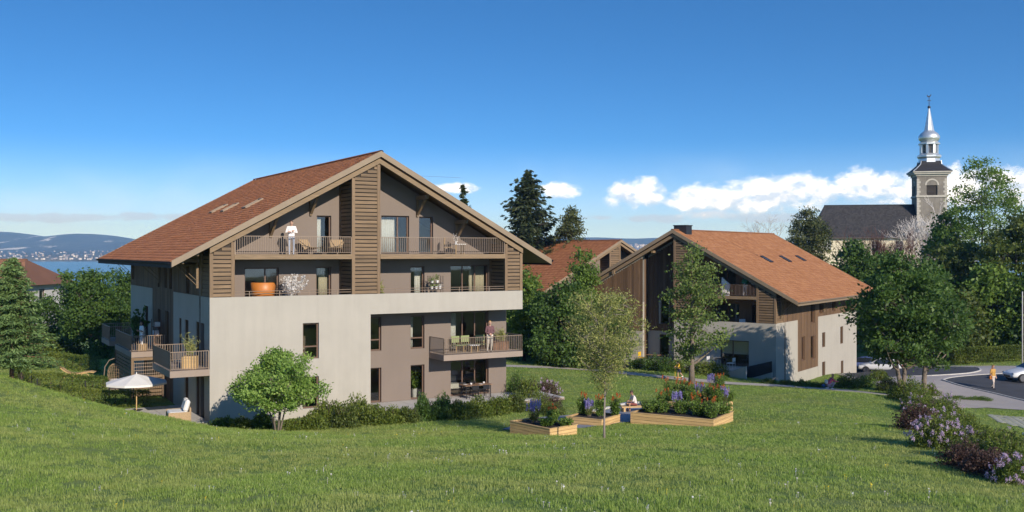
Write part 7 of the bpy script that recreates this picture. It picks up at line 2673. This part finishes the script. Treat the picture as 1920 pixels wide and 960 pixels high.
person('person', 'person in ochre top and pale trousers walking on the street', wp, R(18), WALK, 1.70,
       {'top': cloth('ochre_top', (0.42, 0.24, 0.06)), 'legs': cloth('sand_trousers', (0.50, 0.42, 0.36)), 'hair': mat('hair_red', (0.28, 0.11, 0.05), 0.7)}, hair='long', sleeves='short')
hb = thing('handbag', 'orange handbag carried by the person walking on the street', 'bag', wp, R(18))
MB().box(-.38, -.20, -.13, .02, .72, .98).build('pouch', M_ORANGE, hb, bevel=0.03)
MB().tube([(-.29, -.11, .97), (-.26, -.06, 1.10), (-.19, .0, 1.43), (-.10, .02, 1.46)], 0.012, 5).build('strap', M_ORANGE, hb)
person('person', 'person in green top at the top balcony rail of the timber-clad chalet', B_(14.95, 0.5, 8.122), BR + R(5), HOLD, 1.72,
       {'top': cloth('green_top', (0.03, 0.13, 0.07)), 'legs': cloth('light_trousers', (0.5, 0.5, 0.5)), 'hair': mat('hair_auburn', (0.3, 0.12, 0.05), 0.7)}, hair='long')
person('person', 'person in dark and white top behind the one in green on the balcony', B_(15.45, 0.95, 8.122), BR + R(40), CROSS, 1.78,
       {'top': cloth('grey_top', (0.4, 0.4, 0.42)), 'legs': cloth('dark_trousers', (0.03, 0.03, 0.04))})
# ------------------------------------------------------------------ meadow grass and flowers
def inside(poly, X, Y):
    c = np.zeros(len(X), bool)
    n = len(poly)
    for i in range(n):
        x0, y0 = poly[i][0], poly[i][1]
        x1, y1 = poly[(i + 1) % n][0], poly[(i + 1) % n][1]
        k = (y0 > Y) != (y1 > Y)
        xi = x0 + (Y - y0) / (y1 - y0 + 1e-12) * (x1 - x0)
        c ^= k & (X < xi)
    return c


def foot(fr, x0, x1, y0, y1):
    return [loc2w(fr, x, y) for x, y in ((x0, y0), (x1, y0), (x1, y1), (x0, y1))]


KEEP_OUT = [foot(AX, -0.1, 17.8, -0.05, 22), foot(AX, 8.3, 19.7, -1.6, 2), foot(AX, -4.7, 0, -1.0, 6.5), foot(BX, -0.1, 17.9, -0.3, 22.2), foot(BX, 3.9, 14.7, -3.4, 0), ribbon(path_line, 2.5), asph1, asph2,
            [gp(*p).xy for p in [(1640, 688), (1990, 690), (2100, 690), (2150, 775), (1990, 772), (1850, 765), (1775, 764), (1745, 742), (1690, 742), (1640, 722)]],
            [gp(*p).xy for p in [(940, 806), (1000, 784), (1110, 776), (1175, 759), (1222, 757), (1232, 768), (1180, 792), (1120, 800), (1010, 812)]]]
for pl_, in_ in ((p1, in1), (p2, in2), (p3, in3), (p4, in4), (p5, in5)):
    KEEP_OUT.append([in_(u, v).xy for u, v in ((-.02, -.02), (1.02, -.02), (1.02, 1.02), (-.02, 1.02))])


def clump_mesh(name, seed, nb, rad, h0, h1, wd, material, flat=False):
    rng = np.random.default_rng(seed)
    a = rng.uniform(0, 6.28, nb)
    r_ = rad * np.sqrt(rng.random(nb))
    bx_, by_ = r_ * np.cos(a), r_ * np.sin(a)
    h = rng.uniform(h0, h1, nb)
    d = rng.uniform(0, 6.28, nb)
    ln = rng.uniform(0.15, 0.75, nb) * h
    dx, dy = np.cos(d), np.sin(d)
    sx, sy = -dy, dx
    w_ = wd * rng.uniform(0.7, 1.3, nb)
    z0 = np.zeros(nb) - 0.01
    P = lambda k, hh, s, wv: np.c_[bx_ + dx * ln * k + sx * wv * s, by_ + dy * ln * k + sy * wv * s, z0 + h * hh]
    V = np.stack([P(0, 0, -.5, w_), P(0, 0, .5, w_), P(.35, .6, .42, w_), P(.35, .6, -.42, w_), P(1, 1, 0, w_)], 1).reshape(-1, 3)
    b = np.arange(nb)[:, None] * 5
    quads = (b + [0, 1, 2, 3])
    tris = (b + [3, 2, 4])
    me = bpy.data.meshes.new(name)
    me.from_pydata(V.tolist(), [], quads.tolist() + tris.tolist())
    at = me.attributes.new('tint', 'FLOAT', 'POINT')
    at.data.foreach_set('value', np.repeat(rng.random(nb), 5).astype(np.float32))
    me.materials.append(material)
    return me


def grassmat(name, c):
    m = bpy.data.materials.new(name)
    m.use_nodes = True
    t = NT(m.node_tree)
    a = t.node('ShaderNodeAttribute', attribute_name='tint').outputs['Fac']
    g = t.node('ShaderNodeNewGeometry').outputs['Position']
    n1_ = t.noise(g, 0.22, 4, 0.6)
    n2_ = t.noise(g, 1.6, 3, 0.6)
    q = t.ramp(a, [(0.0, c[0]), (0.55, c[1]), (0.93, c[2]), (1.0, c[3])])
    q = t.mix(t.mapr(n1_, 0.42, 0.66, 0, 0.75), q, c[4])
    q = t.mix(t.mapr(n2_, 0.32, 0.6, 0.6, 0), q, c[0])
    d = t.node('ShaderNodeBsdfPrincipled', {'Base Color': q, 'Roughness': 0.6, 'Specular IOR Level': 0.3})
    tl = t.node('ShaderNodeBsdfTranslucent', {'Color': q})
    mx = t.node('ShaderNodeMixShader', {0: 0.45, 1: d, 2: tl})
    t.node('ShaderNodeOutputMaterial', {'Surface': mx})
    return m


M_GRASS = grassmat('grass_blade', [(0.20, 0.31, 0.052), (0.345, 0.475, 0.098), (0.49, 0.59, 0.17), (0.66, 0.62, 0.36), (0.51, 0.51, 0.18)])


def scatter(name, label, cat, pts, rot, scl, meshes, idx, xy=None):
    src = bpy.data.collections.new(name + '_source')
    for i, m_ in enumerate(meshes):
        o = bpy.data.objects.new('%s_%02d' % (name, i), m_)
        src.objects.link(o)
    me = bpy.data.meshes.new(name)
    me.vertices.add(len(pts))
    me.vertices.foreach_set('co', np.ascontiguousarray(pts, dtype=np.float32).ravel())
    for nm, arr, tp in (('rot', rot, 'FLOAT'), ('scl', scl, 'FLOAT'), ('sxy', xy if xy is not None else scl, 'FLOAT')):
        me.attributes.new(nm, tp, 'POINT').data.foreach_set('value', np.ascontiguousarray(arr, dtype=np.float32))
    me.attributes.new('pick', 'INT', 'POINT').data.foreach_set('value', np.ascontiguousarray(idx, dtype=np.int32))
    o = link(name, me)
    ng = bpy.data.node_groups.new(name + '_nodes', 'GeometryNodeTree')
    ng.interface.new_socket('Geometry', in_out='INPUT', socket_type='NodeSocketGeometry')
    ng.interface.new_socket('Geometry', in_out='OUTPUT', socket_type='NodeSocketGeometry')
    N = ng.nodes
    gi, go = N.new('NodeGroupInput'), N.new('NodeGroupOutput')
    ci = N.new('GeometryNodeCollectionInfo')
    ci.inputs['Collection'].default_value = src
    ci.inputs['Separate Children'].default_value = True
    ci.inputs['Reset Children'].default_value = True
    ip = N.new('GeometryNodeInstanceOnPoints')
    ip.inputs['Pick Instance'].default_value = True

    def attr(nm, tp):
        a = N.new('GeometryNodeInputNamedAttribute')
        a.data_type = tp
        a.inputs['Name'].default_value = nm
        return a.outputs['Attribute']
    L = ng.links.new
    cr, cs = N.new('ShaderNodeCombineXYZ'), N.new('ShaderNodeCombineXYZ')
    L(attr('rot', 'FLOAT'), cr.inputs[2])
    L(attr('sxy', 'FLOAT'), cs.inputs[0])
    L(attr('sxy', 'FLOAT'), cs.inputs[1])
    L(attr('scl', 'FLOAT'), cs.inputs[2])
    er_ = N.new('FunctionNodeEulerToRotation')
    L(cr.outputs[0], er_.inputs[0])
    L(gi.outputs[0], ip.inputs['Points'])
    L(ci.outputs[0], ip.inputs['Instance'])
    L(attr('pick', 'INT'), ip.inputs['Instance Index'])
    L(er_.outputs[0], ip.inputs['Rotation'])
    L(cs.outputs[0], ip.inputs['Scale'])
    L(ip.outputs[0], go.inputs[0])
    md = o.modifiers.new('scatter', 'NODES')
    md.node_group = ng
    tag(o, label, cat, kind='stuff')
    return o


def lawn_points(rng, y0, y1, dens, margin=5):
    n = int((y1 - y0) * (2 * (0.56 * y1 + margin)) * dens)
    Y = rng.uniform(y0, y1, n)
    X = rng.uniform(-1, 1, n) * (0.56 * y1 + margin)
    k = np.abs(X) < 0.56 * Y + margin
    X, Y = X[k], Y[k]
    bad = np.zeros(len(X), bool)
    for p in KEEP_OUT:
        bad |= inside(p, X, Y)
    return X[~bad], Y[~bad]


rng = np.random.default_rng(77)
PX, PY, SC_, SXY = [], [], [], []
for (y0, y1, dn, s_, sx) in ((9, 30, 26, 1.0, 1.0), (30, 46, 17, 1.0, 1.25), (46, 66, 8, 0.95, 1.8), (66, 104, 4.0, 0.95, 2.6)):
    X, Y = lawn_points(rng, y0, y1, dn)
    PX.append(X)
    PY.append(Y)
    SC_.append(np.full(len(X), s_) * rng.uniform(0.7, 1.3, len(X)))
    SXY.append(np.full(len(X), sx) * rng.uniform(0.8, 1.2, len(X)))
PX, PY, SC_, SXY = map(np.concatenate, (PX, PY, SC_, SXY))
PZ = np.concatenate([ground(PX[i:i + 4000], PY[i:i + 4000]) for i in range(0, len(PX), 4000)])
# taller tufts and thinner spots
tuft = 0.5 + 0.5 * np.sin(PX * 0.9 + 1.3 * np.sin(PY * 0.6)) * np.sin(PY * 1.1 + np.sin(PX * 0.7))
SC_ *= 0.75 + 0.5 * tuft ** 1.5
clumps = [clump_mesh('grass_clump', i, 32, 0.17, 0.035, 0.10, 0.010, M_GRASS) for i in range(8)]
scatter('meadow_grass', 'uncut sunlit meadow grass covering the foreground slope', 'grass', np.c_[PX, PY, PZ], rng.uniform(0, 6.28, len(PX)), SC_, clumps, rng.integers(0, 8, len(PX)), SXY)
print('grass clumps', len(PX))


def flower_head(seed, leaf, n=9, r_=0.021, h=0.13):
    rg = np.random.default_rng(seed)
    m_ = MB()
    for k in range(n):
        a, rr, hh = rg.uniform(0, 6.28), 0.10 * rg.random() ** .5, h * rg.uniform(.7, 1.15)
        x, y = rr * math.cos(a), rr * math.sin(a)
        m_.tube([(x, y, 0), (x, y, hh)], 0.0025, 3, cap=False)
        tl = Vector((rg.normal(0, .35), rg.normal(0, .35) - .2, 1)).normalized()
        t1 = tl.orthogonal().normalized()
        t2 = tl.cross(t1)
        c = Vector((x, y, hh))
        m_.add([c + tl * .006] + [c + (t1 * math.cos(b) + t2 * math.sin(b)) * r_ for b in [2 * PI * i / 7 for i in range(7)]], [(0, 1 + i, 1 + (i + 1) % 7) for i in range(7)])
    return m_.mesh('flower_tuft', LEAF[leaf], tint=True)


for nm, lb, leaf, n, sd, cnt in (('daisies', 'small white meadow flowers scattered in the grass', 'cream', 480, 5, 3), ('dandelions', 'yellow meadow flowers dotted in the grass', 'yellow', 110, 6, 2)):
    rg = np.random.default_rng(sd)
    X, Y = lawn_points(rg, 13, 46, n / 1200.0, 2)
    k = (np.sin(X * 0.5 + sd) * np.sin(Y * 0.43 + 2 * sd) + rg.normal(0, 0.5, len(X))) > -0.1
    X, Y = X[k], Y[k]
    scatter(nm, lb, 'flowers', np.c_[X, Y, ground(X, Y)], rg.uniform(0, 6.28, len(X)), rg.uniform(.8, 1.2, len(X)), [flower_head(i + sd * 10, leaf, 1 + i % cnt) for i in range(6)], rg.integers(0, 6, len(X)))
